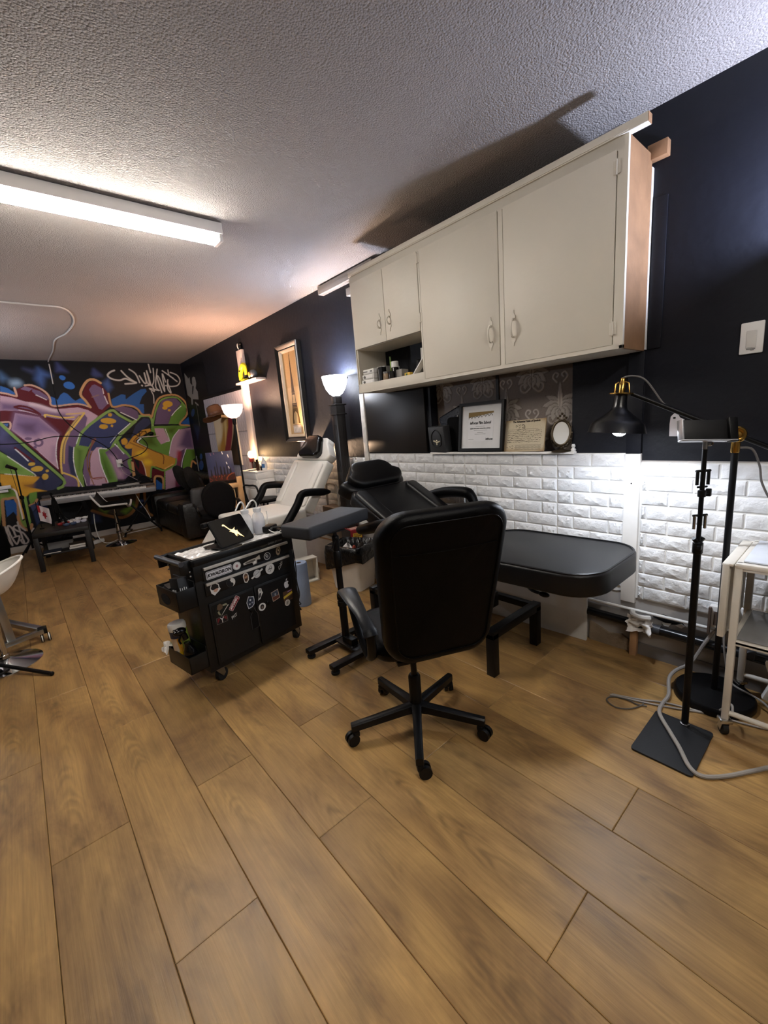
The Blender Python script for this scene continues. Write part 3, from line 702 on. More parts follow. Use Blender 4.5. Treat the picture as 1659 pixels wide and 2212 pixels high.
# cool torchiere standing outside the frame on the left
t=thing('floor_lamp','black torchiere floor lamp with a cool white bowl beyond the left edge','floor lamp',(-1.0,5.9,0))
b=B(); b.lathe([(.13,0),(.13,.015),(.02,.03)],n=24); b.put('base',BLKM,t)
b=B(); b.cyl((0,0,.02),(0,0,1.62),.011,n=10); b.put('pole',BLKM,t)
b=B(); b.lathe([(.03,1.605),(.07,1.625),(.105,1.67),(.12,1.72),(.124,1.765),(.119,1.765),(.114,1.72),(.1,1.676),(.066,1.632),(.03,1.612)],n=28); b.put('lamp_shade',_m['warm_bowl_glass'],t)
lamp('far_bulb','POINT',(-1.0,5.9,1.80),P_FAR,(.86,.90,1),.04)
# ======================= WALL CABINET =======================
cab=thing('wall_cabinet','long cream painted wall cabinet with four doors and an open cubby','cabinet',(2.164,1.77,1.645))
DK=mat('dark_gap','1c1917',.9); RAW=mat('stained_wood_end','8a684a',.6,var=.45,vs=9,bump=.1,bs=30)
def bb(b,x0,x1,y0,y1,z0,z1,bev=0): b.box(((x0+x1)/2,(y0+y1)/2,(z0+z1)/2),(x1-x0,y1-y0,z1-z0),bev=bev)
b=B(); X0=2.166
bb(b,X0,2.462,.815,2.745,1.645,1.667); bb(b,X0,2.462,.815,2.745,2.44,2.488); bb(b,X0+.01,2.462,2.727,2.745,1.66,2.45); bb(b,X0+.01,2.462,2.015,2.033,1.66,2.45); bb(b,X0+.012,2.462,2.03,2.73,1.968,1.984); bb(b,2.20,2.462,2.03,2.73,1.69,1.704)
bb(b,X0,X0+.02,.80,2.745,2.448,2.489,.001); bb(b,X0,X0+.02,.80,.842,1.645,2.45,.001); bb(b,X0,X0+.02,1.409,1.436,1.66,2.45,.001); bb(b,X0,X0+.02,2.022,2.034,1.66,2.45,.001); bb(b,X0,X0+.02,2.738,2.745,1.645,2.45,.001); bb(b,X0,X0+.02,2.03,2.745,1.645,1.712,.001); bb(b,X0,X0+.02,.80,2.03,1.645,1.661,.001)
b.mi=1; bb(b,X0+.022,X0+.026,.84,2.02,1.66,2.44); bb(b,X0+.022,X0+.026,2.03,2.735,1.975,2.44)
b.put('carcass',[CRM,DK],cab,W=True,smooth=False)
b=B(); bb(b,2.184,2.44,.80,.814,1.645,2.488); b.mi=1; bb(b,2.44,2.464,.798,.815,1.65,2.44); b.put('end_panel',[RAW,WHT],cab,W=True,smooth=False)['label']='bare brown wood end panel'
b=B(); bb(b,2.156,2.196,.728,2.745,2.489,2.525,.002); bb(b,2.153,2.157,.80,2.70,2.494,2.498); b.mi=1; bb(b,2.157,2.195,.7265,.729,2.490,2.524); b.put('fascia',[CRM,RAW],cab,W=True)
b=B(); bb(b,2.42,2.462,.735,.815,2.46,2.522,.002); b.put('rail',RAW,cab,W=True)
b=B(); bb(b,2.40,2.462,2.745,3.52,2.60,2.668,.002); bb(b,2.42,2.462,2.745,3.125,2.49,2.55,.002); b.put('rail',mat('grey_painted_wood','8b8782',.6),cab,W=True)
def pull(y,z0,z1,par):
    b=B(); h=z1-z0; xf=2.1635
    b.tube(spl([(xf,y,z0+.012),(xf-.02,y,z0+.02),(xf-.03,y,(z0+z1)/2),(xf-.02,y,z1-.02),(xf,y,z1-.01)],5),.0062,n=8,flat=.8)
    for zc,s in((z0,-1),(z1,1)):
        p=[(-.004,-.016),(.004,-.016),(.011,-.004),(.009,.006),(.003,.012),(.0015,.026),(-.0015,.026),(-.003,.012),(-.009,.006),(-.011,-.004)]
        b.prism([(q[0]*1.25,q[1]*1.25) for q in p],lambda u,v,w_:(xf-w_,y+u,zc+s*v),0,.005)
    return b.put('handle',CRM,par,W=True)
for y0,y1,z0,z1,hy,h0,h1 in((2.374,2.735,1.972,2.446,2.43,2.055,2.135),(2.038,2.370,1.972,2.446,2.325,2.06,2.138),(1.440,2.018,1.665,2.446,1.494,1.785,1.898),(.846,1.405,1.665,2.446,1.35,1.785,1.902)):
    b=B(); bb(b,2.163,2.183,y0,y1,z0,z1,.0015); d=b.put('door',CRM,cab,W=True); pull(hy,h0,h1,d)
for y,zs in((2.028,(2.40,2.05)),(.843,(2.38,1.735))):
    for z in zs:
        b=B(); b.cyl((2.160,y,z-.03),(2.160,y,z+.03),.004,n=8); bb(b,2.161,2.164,y-.014,y+.014,z-.026,z+.026,.001); b.put('hinge',CRM,cab,W=True)
# things in the cubby (floor at 1.704)
def part_box(name,label,cat,c,sz,m,rot=None,bev=.003,group=None):
    t=thing(name,label,cat,(c[0],c[1],c[2]),rot or 0,group); return t
zf=1.7045
for k,(z,lb) in enumerate(((zf,'bottom'),(zf+.037,'middle'),(zf+.074,'top'))):
    t=thing('drawer_box',f'small white plastic drawer box, {lb} of the stack of three in the cubby','drawer box',(2.236,2.635-.006*k,z))
    b=B(); b.box((0,0,.0175),(.12,.15-.012*k,.035),bev=.003); b.put('body',WHTP,t)
    b=B(); b.box((-.062,0,.0175),(.004,.13-.012*k,.026),bev=.002); b.put('drawer_front',WHTP,t)
    b=B()
    if k<2: b.lathe([(.009,0),(.009,.006),(.005,.01)],(-.064,.035,.0175),(0,-PI/2,0),n=12)
    else: b.box((-.065,.03,.0175),(.004,.05,.007)); b.box((-.065,-.04,.0175),(.004,.02,.008))
    b.put('knob',GRY,t)
t=thing('plastic_box','clear plastic box standing behind the little white drawers','box',(2.37,2.62,zf))
b=B()
for s in((0,.06,.065,.16,.004,.13),(0,-.06,.065,.16,.004,.13),(.078,0,.065,.004,.12,.13),(-.078,0,.065,.004,.12,.13),(0,0,.003,.16,.12,.006)): b.box(s[:3],s[3:])
b.put('box',mat('clear_plastic','d8d8d4',.15,alpha=.35),t)
b=B(); b.box((0,-.01,.06),(.1,.05,.1),bev=.004); b.put('contents',mat('pale_contents','b9b6ae',.7),t)
def bottle(name,label,cat,loc,prof,m,cap=None,capm=None,liq=None):
    t=thing(name,label,cat,loc); b=B(); b.lathe(prof,n=18); b.put('body',m,t)
    if cap: b=B(); b.lathe(cap,n=18); b.put('cap',capm or BLKP,t)
    return t
t=thing('black_box','tall black box beside the little white drawers','box',(2.225,2.515,zf)); b=B(); b.box((0,0,.055),(.05,.04,.11),bev=.002); b.put('box',BLKP,t); b=B(); b.box((-.026,.012,.05),(.002,.008,.09)); b.put('label_strip',GRY,t)
t=thing('pen','green marker standing upright in the cubby','pen',(2.30,2.49,zf)); b=B(); b.cyl((0,0,0),(0,.006,.15),.007,n=10); b.put('barrel',mat('lime_plastic','86a83a',.4),t); b=B(); b.cyl((0,.006,.15),(0,.0075,.185),.0075,n=10); b.put('cap',mat('dark_green_plastic','4a5f25',.4),t)
bottle('bottle','dark bottle with a wide white cap in the cubby','bottle',(2.27,2.42,zf),[(.026,0),(.027,.01),(.027,.09),(.02,.1)],mat('dark_bottle','17140f',.2),[(.028,.095),(.028,.135),(.024,.138)],WHTP)
bottle('jar','small glass jar with amber contents at the cubby front','jar',(2.21,2.455,zf),[(.024,0),(.026,.006),(.026,.05),(.022,.056)],mat('amber_jar','8f7a62',.2,alpha=.8),[(.024,.055),(.024,.068)],GRY)
bottle('jar','dark glass jar with a black lid at the cubby front','jar',(2.21,2.40,zf),[(.018,0),(.02,.006),(.02,.05)],mat('smoke_jar','2c2826',.15),[(.021,.05),(.021,.064)],BLKP)
t=thing('pack','grey paper pack lying in the cubby','pack',(2.27,2.345,zf)); b=B(); b.box((0,0,.035),(.07,.06,.07),bev=.004); b.put('pack',mat('grey_card','8a8680',.7),t)
t=thing('carton','white upright carton with black letters down one side','box',(2.36,2.13,zf),R(18))
b=B(); b.box((0,0,.095),(.10,.12,.19),bev=.002); b.put('carton',mat('white_carton','d6d2ca',.6),t)
b=B(); b.text('CU',.05,T4((-.051,-.01,.165),(0,0,-1),(0,-1,0)),bold=.003)
b.put('lettering',BLKP,t,smooth=False); b=B(); b.lathe([(.016,0),(.016,.001)],(-.051,.035,.11),(0,-PI/2,0),n=6); b.put('leaf_mark',GRY,t)
bottle('jar','small dark jar with a silver band in front of the white carton','jar',(2.27,2.165,zf),[(.02,0),(.022,.008),(.022,.075)],mat('silver_jar','77746e',.3,metal=.5),[(.026,.07),(.026,.105),(.02,.11)],BLKP)
t=thing('small_box','yellow and green printed box at the cubby front','box',(2.225,2.235,zf)); b=B(); b.box((0,0,.016),(.03,.055,.032),bev=.002); b.put('box',mat('yellow_card','c9a63a',.6),t); b=B(); b.box((-.016,.005,.016),(.002,.012,.02)); b.put('print',mat('green_print','3c5c33',.6),t)
t=thing('board','white board leaning diagonally across the cubby','board',(2.23,2.06,zf+.003)); b=B(); b.box((0,.055,.062),(.05,.165,.008),(R(-44),0,0)); b.put('board',WHTP,t)
bottle('jar','white plastic jar at the cubby corner behind the leaning board','jar',(2.31,2.055,zf),[(.019,0),(.02,.006),(.02,.085)],WHTP,[(.022,.085),(.022,.105)],WHTP)
# ======================= LEDGE =======================
b=B(); b.box((XW+.02,1.70,1.1435),(.115,1.12,.013),bev=.002); struct('trim_5',b,WHT)
zl=1.15
b=B(); b.box((XW-.012,2.665,1.41),(.024,.72,.52),bev=.003); tag(b.put('dark_panel',mat('glossy_brown_black','17120f',.4,var=.4,vs=4)),'glossy brown-black panel fixed under the cabinet','panel')
t=thing('speaker_box','small black box with a silver arched emblem on the white ledge','box',(2.43,2.175,zl),R(-4))
b=B(); b.box((.02,0,.098),(.07,.165,.195),(0,R(-6),0),bev=.006); b.put('body',mat('charcoal_face','2b2b2d',.5),t)
b=B(); f=lambda u,v:(-.018+.1*(-.105)*0+.0105*(v/.1)*0-.001+ (v-.098)*-.105,u,v)
b.tube([(-.016-(v-.098)*.105,u,v) for u,v in spl([(.045,.06,0),(.045,.13,0),(0,.168,0),(-.045,.13,0),(-.045,.06,0),(0,.045,0)],5,True) for u,v in[(u,v)]] if False else [(-.016-(p.y-.098)*.105,p.x,p.y) for p in spl([(.045,.06,0),(.047,.13,0),(0,.168,0),(-.047,.13,0),(-.045,.06,0),(0,.045,0)],5,True)],.004,n=6,closed=True); b.put('arch',BLKP,t)
b=B()
for u,v in((-.028,.082),(-.014,.078),(0,.088),(0,.072),(.014,.08),(.028,.086),(0,.06)): b.ell((-.016-(v-.098)*.105,u,v),(.006,.008,.007),n=8,k=5)
b.put('emblem',mat('pale_beads','c9bfa6',.3,metal=.4),t)
t=thing('camera_bag','folded black bag leaning on the wallpaper behind the black box','bag',(2.525,2.11,zl))
b=B(); b.cushion(rrect(.23,.13,.02,3),.05,.015,lambda u,v,w_:Vector((.01+w_,.0-u*.93+v*.3,.235-u*-.36+v*.93))); b.put('body',mat('dark_blue_nylon','11131d',.35,bump=.3,bs=60),t)
b=B(); b.cushion(rrect(.15,.25,.03,3),.05,.015,lambda u,v,w_:Vector((.0+w_,-.04-u,.128+v))); b.put('pouch',BLKF,t)
b=B(); b.tube(spl([(-.03,-.09,.26),(-.05,-.12,.15),(-.045,-.1,.03)],6),.006,n=6,flat=.4); b.put('strap',BLKF,t); b=B(); b.ell((-.03,-.085,.255),.008,n=8,k=5); b.put('buckle',CHR,t)
# framed certificate
tilt=R(7)
t=thing('framed_certificate','black framed film school certificate in a wide white mat on the ledge','frame',(2.445,1.805,zl+.001))
fm=lambda u,v,w_:Vector((-w_*math.cos(tilt)+v*math.sin(tilt)+.006,-u,v*math.cos(tilt)+w_*math.sin(tilt)+.004))
W_,Hh_=.37,.335; b=B()
for u0,u1,v0,v1 in((-W_/2,W_/2,0,.02),(-W_/2,W_/2,Hh_-.02,Hh_),(-W_/2,-W_/2+.02,.02,Hh_-.02),(W_/2-.02,W_/2,.02,Hh_-.02)):
    b.prism([(u0,v0),(u1,v0),(u1,v1),(u0,v1)],fm,-.004,.02)
b.put('frame',BLKP,t,smooth=False)
b=B(); b.prism([(-.165,.02),(.165,.02),(.165,.315),(-.165,.315)],fm,-.002,.006); b.put('mat_board',mat('mat_white','d9d9da',.8),t,smooth=False)
b=B(); b.prism([(-.108,.068),(.10,.068),(.10,.268),(-.108,.268)],fm,.004,.007); b.mi=1; b.face([fm(-.108,.232,.0075),fm(.1,.256,.0075),fm(.1,.268,.0075),fm(-.108,.268,.0075)]); 
b.mi=2
for k in range(7):
    for p in(.011,.007):
        pass
    u=-.094+.029*k; v=.222+.0024*k; b.tube([fm(u+.012*math.cos(PI*q/6),v+.012*math.sin(PI*q/6)+.001,.0076) for q in range(7)],.0022,n=4)
def txt(s,size,u,v,bold=0,shear=0,sx=1): b.text(s,size,T4(fm(u,v,.0078),fm(1,0,0)-fm(0,0,0),fm(0,1,0)-fm(0,0,0)),bold,shear,'CENTER',sx)
b.mi=3; txt('inFocus Film School',.026,-.006,.186,.0009,.1,.84); txt('JULIO ANTONIO PUGA DE LA ROSA',.0115,-.006,.152,.0003,0,.9); txt('infocus',.02,.07,.076,.0008,.1)
for u0,u1,v in((-.045,.03,.170),(-.06,.05,.142),(-.03,.02,.127),(-.05,.04,.116),(-.105,-.06,.082)): b.face([fm(u0,v,.0078),fm(u1,v,.0078),fm(u1,v+.0016,.0078),fm(u0,v+.0016,.0078)])
b.put('certificate',[mat('cert_paper','dedee0',.8),mat('gold_paper','7c6330',.6),GRY,mat('ink','19191b',.8)],t,smooth=False,fix=False)
# parchment board
t=thing('parchment_board','aged parchment chart of alchemical symbols propped on the ledge','poster',(2.45,1.475,zl+.001),R(-6))
fm2=lambda u,v,w_:Vector((-w_+v*.16,-u+.01*(v-.1),v*.987+.001+ (u*.02)))
def prg():
    c=[]; 
    c.append(('a58a66',7,8,[0,0,60,0,60,40,0,40,0,0])); c.append(('8a6a48',1.6,2,[0,0,60,0,60,40,0,40,0,0]))
    ink='3a342e'
    random.seed(3)
    for z in(12,14.3,16.6,18.9,21.2,23.5,25.8):
        x=5
        while x<55:
            L=random.uniform(.5,2.2); c.append((ink,random.choice([.35,.5,.7]),.3,[x,z+random.uniform(-.4,.4),x+L,z+random.uniform(-.4,.4)])); x+=L+random.uniform(.5,1.6)
    for z in(3.4,6.8):
        c.append((ink,.25,.25,[17,z-1.3,55,z-1.3,55,z+1.3,17,z+1.3,17,z-1.3]))
        for x in range(18,55,2): c.append((ink,.4,.3,[x,z-.9,x+1,z+.8]))
    for x,z in((4,5),(8,6),(12,4),(12,7)): c.append((ink,.5,.3,[x,z,x+1.5,z+.6,x+2.4,z-.6]))
    for k in range(26):
        a=random.uniform(0,6.28); r=random.uniform(1,4); x=24+r*2.6*math.cos(a); z=31+r*.9*math.sin(a); c.append((ink,.55,.4,[x,z,x+random.uniform(-2,2),z+random.uniform(-1.4,1.4)]))
    c.append((ink,.3,.3,[5,28,50,28]))
    return c
dx=.24; C=canvas(prg(),0,0,dx,250,167,'c9bda4')
paintgrid('sheet',C,lambda i,j:((.16*j*dx/200-.0065),(150-i*dx*5)/1000*1.0,j*dx/200*.987+.001+((i*dx*5-150)/1000)*.02),paintmat('parchment',.75),t)
b=B(); b.prism([(-.15,0),(.15,0),(.15,.2),(-.15,.2)],fm2,-.001,.005); b.put('board',mat('parchment_edge','a8916e',.8),t,smooth=False)
b=B(); b.text('The Alchemical Table of Symbols',.0165,T4(fm2(.01,.184,.0078),(0.0,-1,.02),(.16,0,.987)),.0009,.05,'CENTER',.92); b.put('lettering',mat('dark_brown_ink','2c241c',.8),t,smooth=False)
# oval mirror
t=thing('table_mirror','small oval mirror in an ornate dark brass stand on the ledge','mirror',(2.45,1.225,zl),R(8))
OB=mat('antique_brass','4a3f30',.4,metal=.7,var=.4,vs=60)
b=B(); b.lathe([(.055,0),(.05,.006),(.02,.012),(.008,.022),(.008,.04)],n=16)
for s in(1,-1): b.tube(spl([(0,0,.03),(0,s*.03,.03),(0,s*.055,.06),(0,s*.06,.1)],5),.004,n=6)
b.put('stand',OB,t)
el=[(.052*math.cos(2*PI*k/28),.072*math.sin(2*PI*k/28)) for k in range(28)]
fo=lambda u,v,w_:Vector((-w_*.97+v*.12,-u,.108+v*.99))
b=B(); b.tube([fo(u,v,.002) for u,v in el],.008,n=8,closed=True)
for k in range(0,28,2): u,v=el[k]; b.ell(fo(u*1.13,v*1.1,0),.007,n=6,k=4)
for k in range(5): b.ell(fo((k-2)*.012,.088+.012*(2-abs(k-2)),0),.008,n=8,k=5)
b.put('frame',OB,t)
b=B(); b.prism(el,fo,0,.006); b.put('mirror_glass',mat('mirror_pale_reflection','f4f3ee',.3,metal=.25,var=.02),t,smooth=False)  # bright reflection put into a pale, barely metallic base colour
t=thing('trinket','tiny white porcelain trinket at the ledge end','trinket',(2.455,1.155,zl)); b=B(); b.lathe([(.012,0),(.015,.01),(.007,.022),(.012,.03),(.008,.042)],n=12); b.put('body',WHTP,t)
# wall switch, broken plate
t=thing('wall_switch','white dimmer switch plate high on the black wall','switch',(XW,.394,1.627)); b=B(); b.box((-.006,0,0),(.012,.078,.128),bev=.004); b.put('plate',WHTP,t)
b=B(); b.box((-.014,0,-.005),(.006,.034,.07),bev=.002); b.put('rocker',mat('switch_white','cfccc6',.4),t); b=B(); b.box((-.0125,0,-.045),(.002,.03,.003)); b.box((-.0125,-.005,-.05),(.002,.012,.002)); b.put('marks',GRY,t)
t=thing('patch_plate','torn white patch of bare plaster on the black wall','patch',(XW,.648,1.28)); b=B(); b.prism([(-.03,-.058),(.024,-.06),(.028,.02),(.01,.03),(-.004,.058),(-.018,.048),(-.028,.036),(-.031,0)],lambda u,v,w_:(-w_,-u,v),0,.006); b.mi=1; b.ell((-.007,.012,.03),(.002,.006,.006),n=8,k=4); b.ell((-.007,-.024,.01),(.002,.006,.01),n=8,k=4); b.put('patch',[mat('bare_white','cfccd2',.7),BLKP],t)
# ======================= OFFICE CHAIR =======================
CX,CY=1.182,1.281
ch=thing('office_chair','black leather swivel office chair seen from behind in the foreground','office chair',(CX,CY,0))
ph=R(64.5); fw=Vector((math.cos(ph),math.sin(ph),0)); lf=Vector((-fw.y,fw.x,0)); UP=Vector((0,0,1))
cP=lambda o,l,z: fw*o+lf*l+UP*z   # o forward, l to the left, z up
HB=.595; tl=R(13)
def bk(u,v,w_):   # v 0 centre; w_ + towards rear
    t=v/HB+.5; o=-.295-(v+HB/2)*math.tan(tl)-w_+.045*(1-(2*u/.46)**2)*0 ; bend=.03*math.sin(PI*t)
    return cP(o+bend+.02*abs(2*u/.46)**2,-u-.016,.527+(v+HB/2))
b=B(); b.cushion(rrect(.425,HB,.10,8,wt=.47),.105,.042,bk,5,dome=.012,back=.02); b.put('backrest',BLK,ch)
b=B()
o_=rrect(.425,HB,.10,8,wt=.47)(.038); b.tube([bk(u,v,.0535) for u,v in o_],.0025,n=6,closed=True)
b.put('piping',BLK,ch)
b=B(); b.tube([bk(u,.155,.0545+.0118*(1-(u/.21)**2)) for u in np.linspace(-.205,.205,14)],.0016,n=5); b.put('seam',BLK,ch)
b=B(); b.cushion(rrect(.40,.42,.09,6),.09,.045,lambda u,v,w_:cP(.05+v,-u,.475+w_),4,dome=.02); b.put('seat',BLK,ch)
def sweep(b,pts,wd,th,k=6):
    P=spl(pts,k); n=len(P); rs=[]
    for i,p in enumerate(P):
        t=(P[min(i+1,n-1)]-P[max(i-1,0)]).normalized(); nn=t.cross(lf).normalized(); q=nn.cross(t).normalized(); f=i/(n-1); w0=wd(f) if callable(wd) else wd
        rs.append([p+q*w0*math.cos(2*PI*j/14)+nn*th*math.sin(2*PI*j/14) for j in range(14)])
    b.rings(rs)
for s in(1,-1):
    L_=lambda l:l*s-.028
    b=B(); sweep(b,[cP(.185,L_(.272),.628),cP(.175,L_(.272),.655),cP(.12,L_(.274),.672),cP(.02,L_(.268),.664),cP(-.07,L_(.255),.637),cP(-.13,L_(.243),.603),cP(-.15,L_(.24),.578)],lambda f:.026+.018*math.sin(PI*min(1,f*1.3+.15)**.8) if f<.85 else .030,.014); b.put('armrest',mat('grey_black_plastic','1d1f23',.4,bump=.05,bs=300),ch)
    b=B(); sweep(b,[cP(.13,L_(.268),.658),cP(.09,L_(.262),.58),cP(.03,L_(.25),.49),cP(-.04,L_(.235),.425)],.017,.010); sweep(b,[cP(-.135,L_(.242),.60),cP(-.135,L_(.238),.53),cP(-.10,L_(.235),.46),cP(-.03,L_(.23),.42)],.020,.013); b.box(cP(-.0,L_(.16),.415),(.17,.05,.014),(0,0,ph+PI/2),bev=.003); b.put('arm_bracket',BLKP,ch)
b=B(); b.box((0,0,.395),(.2,.2,.02),(0,0,ph),bev=.005); b.cyl((0,0,.25),(0,0,.39),.014,n=14); b.put('gas_lift',BLKM,ch)
b=B(); b.lathe([(.026,.09),(.028,.10),(.028,.26),(.022,.27)],n=18); b.put('column',BLKP,ch)
for k in range(5):
    a=R(10.7+72*k); d=Vector((math.cos(a),math.sin(a),0)); q=Vector((-d.y,d.x,0))
    b=B(); rs=[]
    for r,wd,z,h in((.02,.024,.108,.045),(.06,.020,.104,.040),(.2,.018,.092,.036),(.305,.017,.083,.034),(.312,.015,.083,.032)):
        c=d*r+UP*z; rs.append([c+q*wd+UP*(-h/2),c+q*wd+UP*(h/2-.006),c+q*wd*.6+UP*(h/2),c-q*wd*.6+UP*(h/2),c-q*wd+UP*(h/2-.006),c-q*wd+UP*(-h/2)])
    b.rings(rs); leg=b.put('leg',BLKM,ch)
    b=B(); c=d*.295
    sw=R((40,-60,15,100,-20)[k]); e=Vector((math.cos(a+sw),math.sin(a+sw),0)); q2=Vector((-e.y,e.x,0)); w0=c+e*.018+UP*.0275
    for s in(1,-1): b.tube([w0+q2*s*.006,w0+q2*s*.022],.0275,n=16)
    b.box(c+UP*.05,(.03,.04,.03),(0,0,a+sw),bev=.008); b.cyl(c+UP*.05,c+UP*.07,.006,n=8); b.put('caster',BLKP,leg)
# ======================= BLACK TREATMENT BED =======================
bed=thing('treatment_bed','black upholstered reclining tattoo bed on a black steel frame along the brick wall','treatment bed',(2.0,1.7,0))
f0=BLKM
b=B()
for x in(1.75,2.19):
    for y in(1.255,2.25): bb(b,x-.025,x+.025,y-.025,y+.025,0,.25,.003)
bb(b,1.725,2.215,1.23,1.28,.22,.27,.003); bb(b,1.725,2.215,2.225,2.275,.22,.27,.003)
for x in(1.75,2.19): bb(b,x-.02,x+.02,1.28,2.23,.225,.265,.003)
b.put('frame',f0,bed,W=True)
b=B(); bb(b,1.93,2.03,1.4,2.1,.27,.36,.004); b.cyl((1.85,1.6,.27),(2.0,1.75,.56),.02); b.cyl((2.1,1.6,.27),(2.0,1.75,.56),.02); bb(b,1.85,2.15,1.55,2.0,.55,.585,.004); b.put('lift_mechanism',f0,bed,W=True)
b=B(); b.tube(spl([(1.98,1.30,.50),(1.96,1.2,.49),(1.93,1.12,.47),(1.91,1.06,.475)],5),.009,n=8); b.ell((1.905,1.04,.476),(.016,.03,.014)); b.put('lever',BLKP,bed,W=True)
# leg rest, seat, back: cushions hinged along y
def cus(name,W_,L_,c,ax,nrm,th,wt=None,r=.1,dome=0,m=BLK,er=.03,rad=None):
    """cushion centred at c; length along ax, normal nrm"""
    ax=Vector(ax).normalized(); nrm=Vector(nrm); nrm=(nrm-ax*nrm.dot(ax)).normalized(); wd=ax.cross(nrm); c=Vector(c)
    b=B(); b.cushion(rrect(W_,L_,r,8,wt=wt),th,er,lambda u,v,w_:c+wd*u+ax*v+nrm*w_,4,dome=dome); return b
b=cus('',.62,.82,(2.005,1.115,.63),(0,-1,.02),(0,.02,1),.105,wt=.60,r=.165,er=.014)
lr=b.put('leg_rest',BEDL,bed,W=True)
b=B(); o_=rrect(.62,.82,.165,8,wt=.60)(.012); b.tube([(2.005-u,1.115-v,.63+.0525+.02*v) for u,v in o_],.006,n=6,closed=True); b.put('piping',BEDL,lr,W=True)
b=cus('',.62,.42,(2.01,1.74,.62),(0,-1,-.03),(0,-.03,1),.11,r=.06,dome=.01); b.put('seat',BEDL,bed,W=True)
bd_=Vector((0,.78,.40)).normalized(); bn=Vector((0,-.40,.78)).normalized()
bc=Vector((2.03,1.92,.645))+bd_*.27
b=cus('',.62,.60,bc,bd_,bn,.115,wt=.60,r=.05,er=.03); b.put('backrest',BEDL,bed,W=True)
b=B()
for s in(1,-1): b=B(); b.cushion(rrect(.11,.54,.04,4),.05,.022,lambda u,v,w_:bc+Vector((1,0,0))*(s*.245+u)+bd_*(v-.01)+bn*(.055+w_),4); b.put('side_bolster',BEDL,bed,W=True)
hd=bc+bd_*.43+Vector((.0,0,.0))
b=cus('',.60,.27,hd,bd_+bn*.10,bn,.115,wt=.38,r=.12,er=.035); b.put('head_section',BEDL,bed,W=True)
b=cus('',.50,.235,hd+bn*.088-bd_*.015,bd_+bn*.22,bn-bd_*.22,.07,wt=.40,r=.10,er=.024,dome=.006); b.put('headrest',BEDL,bed,W=True)
def bedarm(x,par,m,y0,y1,z,down):
    P=spl([(x,y1,z-.005),(x,y1-.06,z),(x,y1-.26,z+.055),(x,y0+.12,z+.07),(x,y0+.05,z+.05),(x,y0,z-.05),(x,y0-.06,down)],6)
    n=len(P); b=B(); b.tube(P,[.014+.026*math.sin(PI/2*min(1,k/(n*.25))) if k<n*.6 else .04-.012*min(1,(k-n*.6)/(n*.2)) for k in range(n)],n=12); return b.put('armrest',m,par,W=True)
bedarm(2.375,bed,BLK,1.80,2.36,.80,.56); bedarm(1.70,bed,BLK,1.80,2.31,.70,.50)
# ======================= ARM REST STAND =======================
st=thing('armrest_stand','charcoal padded tattoo arm rest on a black height-adjustable post','arm rest',(1.379,2.111,0))
for k,y in enumerate((.085,-.18)):
    b=B(); b.box((-.03,y,.045),(.42,.05,.03),bev=.004); leg=b.put('foot_bar',BLKM,st)
    for x in(-.215,.155): b=B(); b.lathe([(.024,0),(.026,.004),(.026,.014),(.012,.016),(.010,.032)],(x,y,0),n=16); b.put('leveling_foot',RUB,leg)
b=B(); b.box((0,-.045,.05),(.09,.22,.012),bev=.002); b.box((0,-.045,.075),(.05,.1,.045),bev=.003); b.mi=1
for x in(-.03,.03): b.ell((x,-.10,.056),.006,n=8,k=5)
b.put('cross_plate',[BLKM,STL],st)
b=B(); b.cyl((0,0,.05),(0,0,.36),.024,n=18); b.put('lower_tube',BLKM,st)
b=B()
for z in(.315,.36): b.lathe([(.026,z-.02),(.03,z-.016),(.03,z+.014),(.025,z+.018)],n=18)
b.put('collar',BLKP,st)
b=B(); b.cyl((0,0,.36),(0,0,.73),.0195,n=16); b.put('upper_tube',BLKM,st); b=B(); b.lathe([(.022,.55),(.026,.555),(.026,.65),(.022,.66)],n=16); b.put('sleeve',BLKP,st)
b=B(); b.lathe([(.02,.72),(.022,.73),(.022,.75),(.012,.76),(.012,.785)],n=14); b.ell((-.01,-.02,.745),.012,n=10,k=6); b.cyl((-.01,-.015,.74),(-.07,-.06,.70),.006,n=8); b.box((0,.02,.785),(.12,.1,.008)); b.put('swivel_joint',BLKM,st)
b=cus('',.245,.545,(0.0,.075,.831),(math.cos(R(13.5)),math.sin(R(13.5)),0),(0,0,1),.078,r=.022,er=.016,dome=.006); b.put('pad',mat('charcoal_vinyl','24262b',.5,bump=.2,bs=500),st)
# ======================= TOOL CART =======================
TH=math.atan2(.165,.986)
cart=thing('tool_cart','black wheeled tool cart covered in stickers with plastic-wrapped top','tool cart',(.603,2.335,0),TH)
CB=mat('black_cart_steel','0a0a0b',.42,bump=.04,bs=200); CW,CD,CHt=.665,.30,.755
b=B(); bb(b,0,CW,.004,CD,.095,.72,.006); bb(b,-.006,CW+.006,-.006,.02,.728,CHt+.012,.004); bb(b,-.006,CW+.006,CD-.01,CD+.006,.728,CHt+.012,.004); bb(b,-.006,.014,-.006,CD,.728,CHt+.012,.004); bb(b,CW-.014,CW+.006,-.006,CD,.728,CHt+.012,.004); bb(b,0,CW,0,CD,.715,.745)
b.put('body',CB,cart)
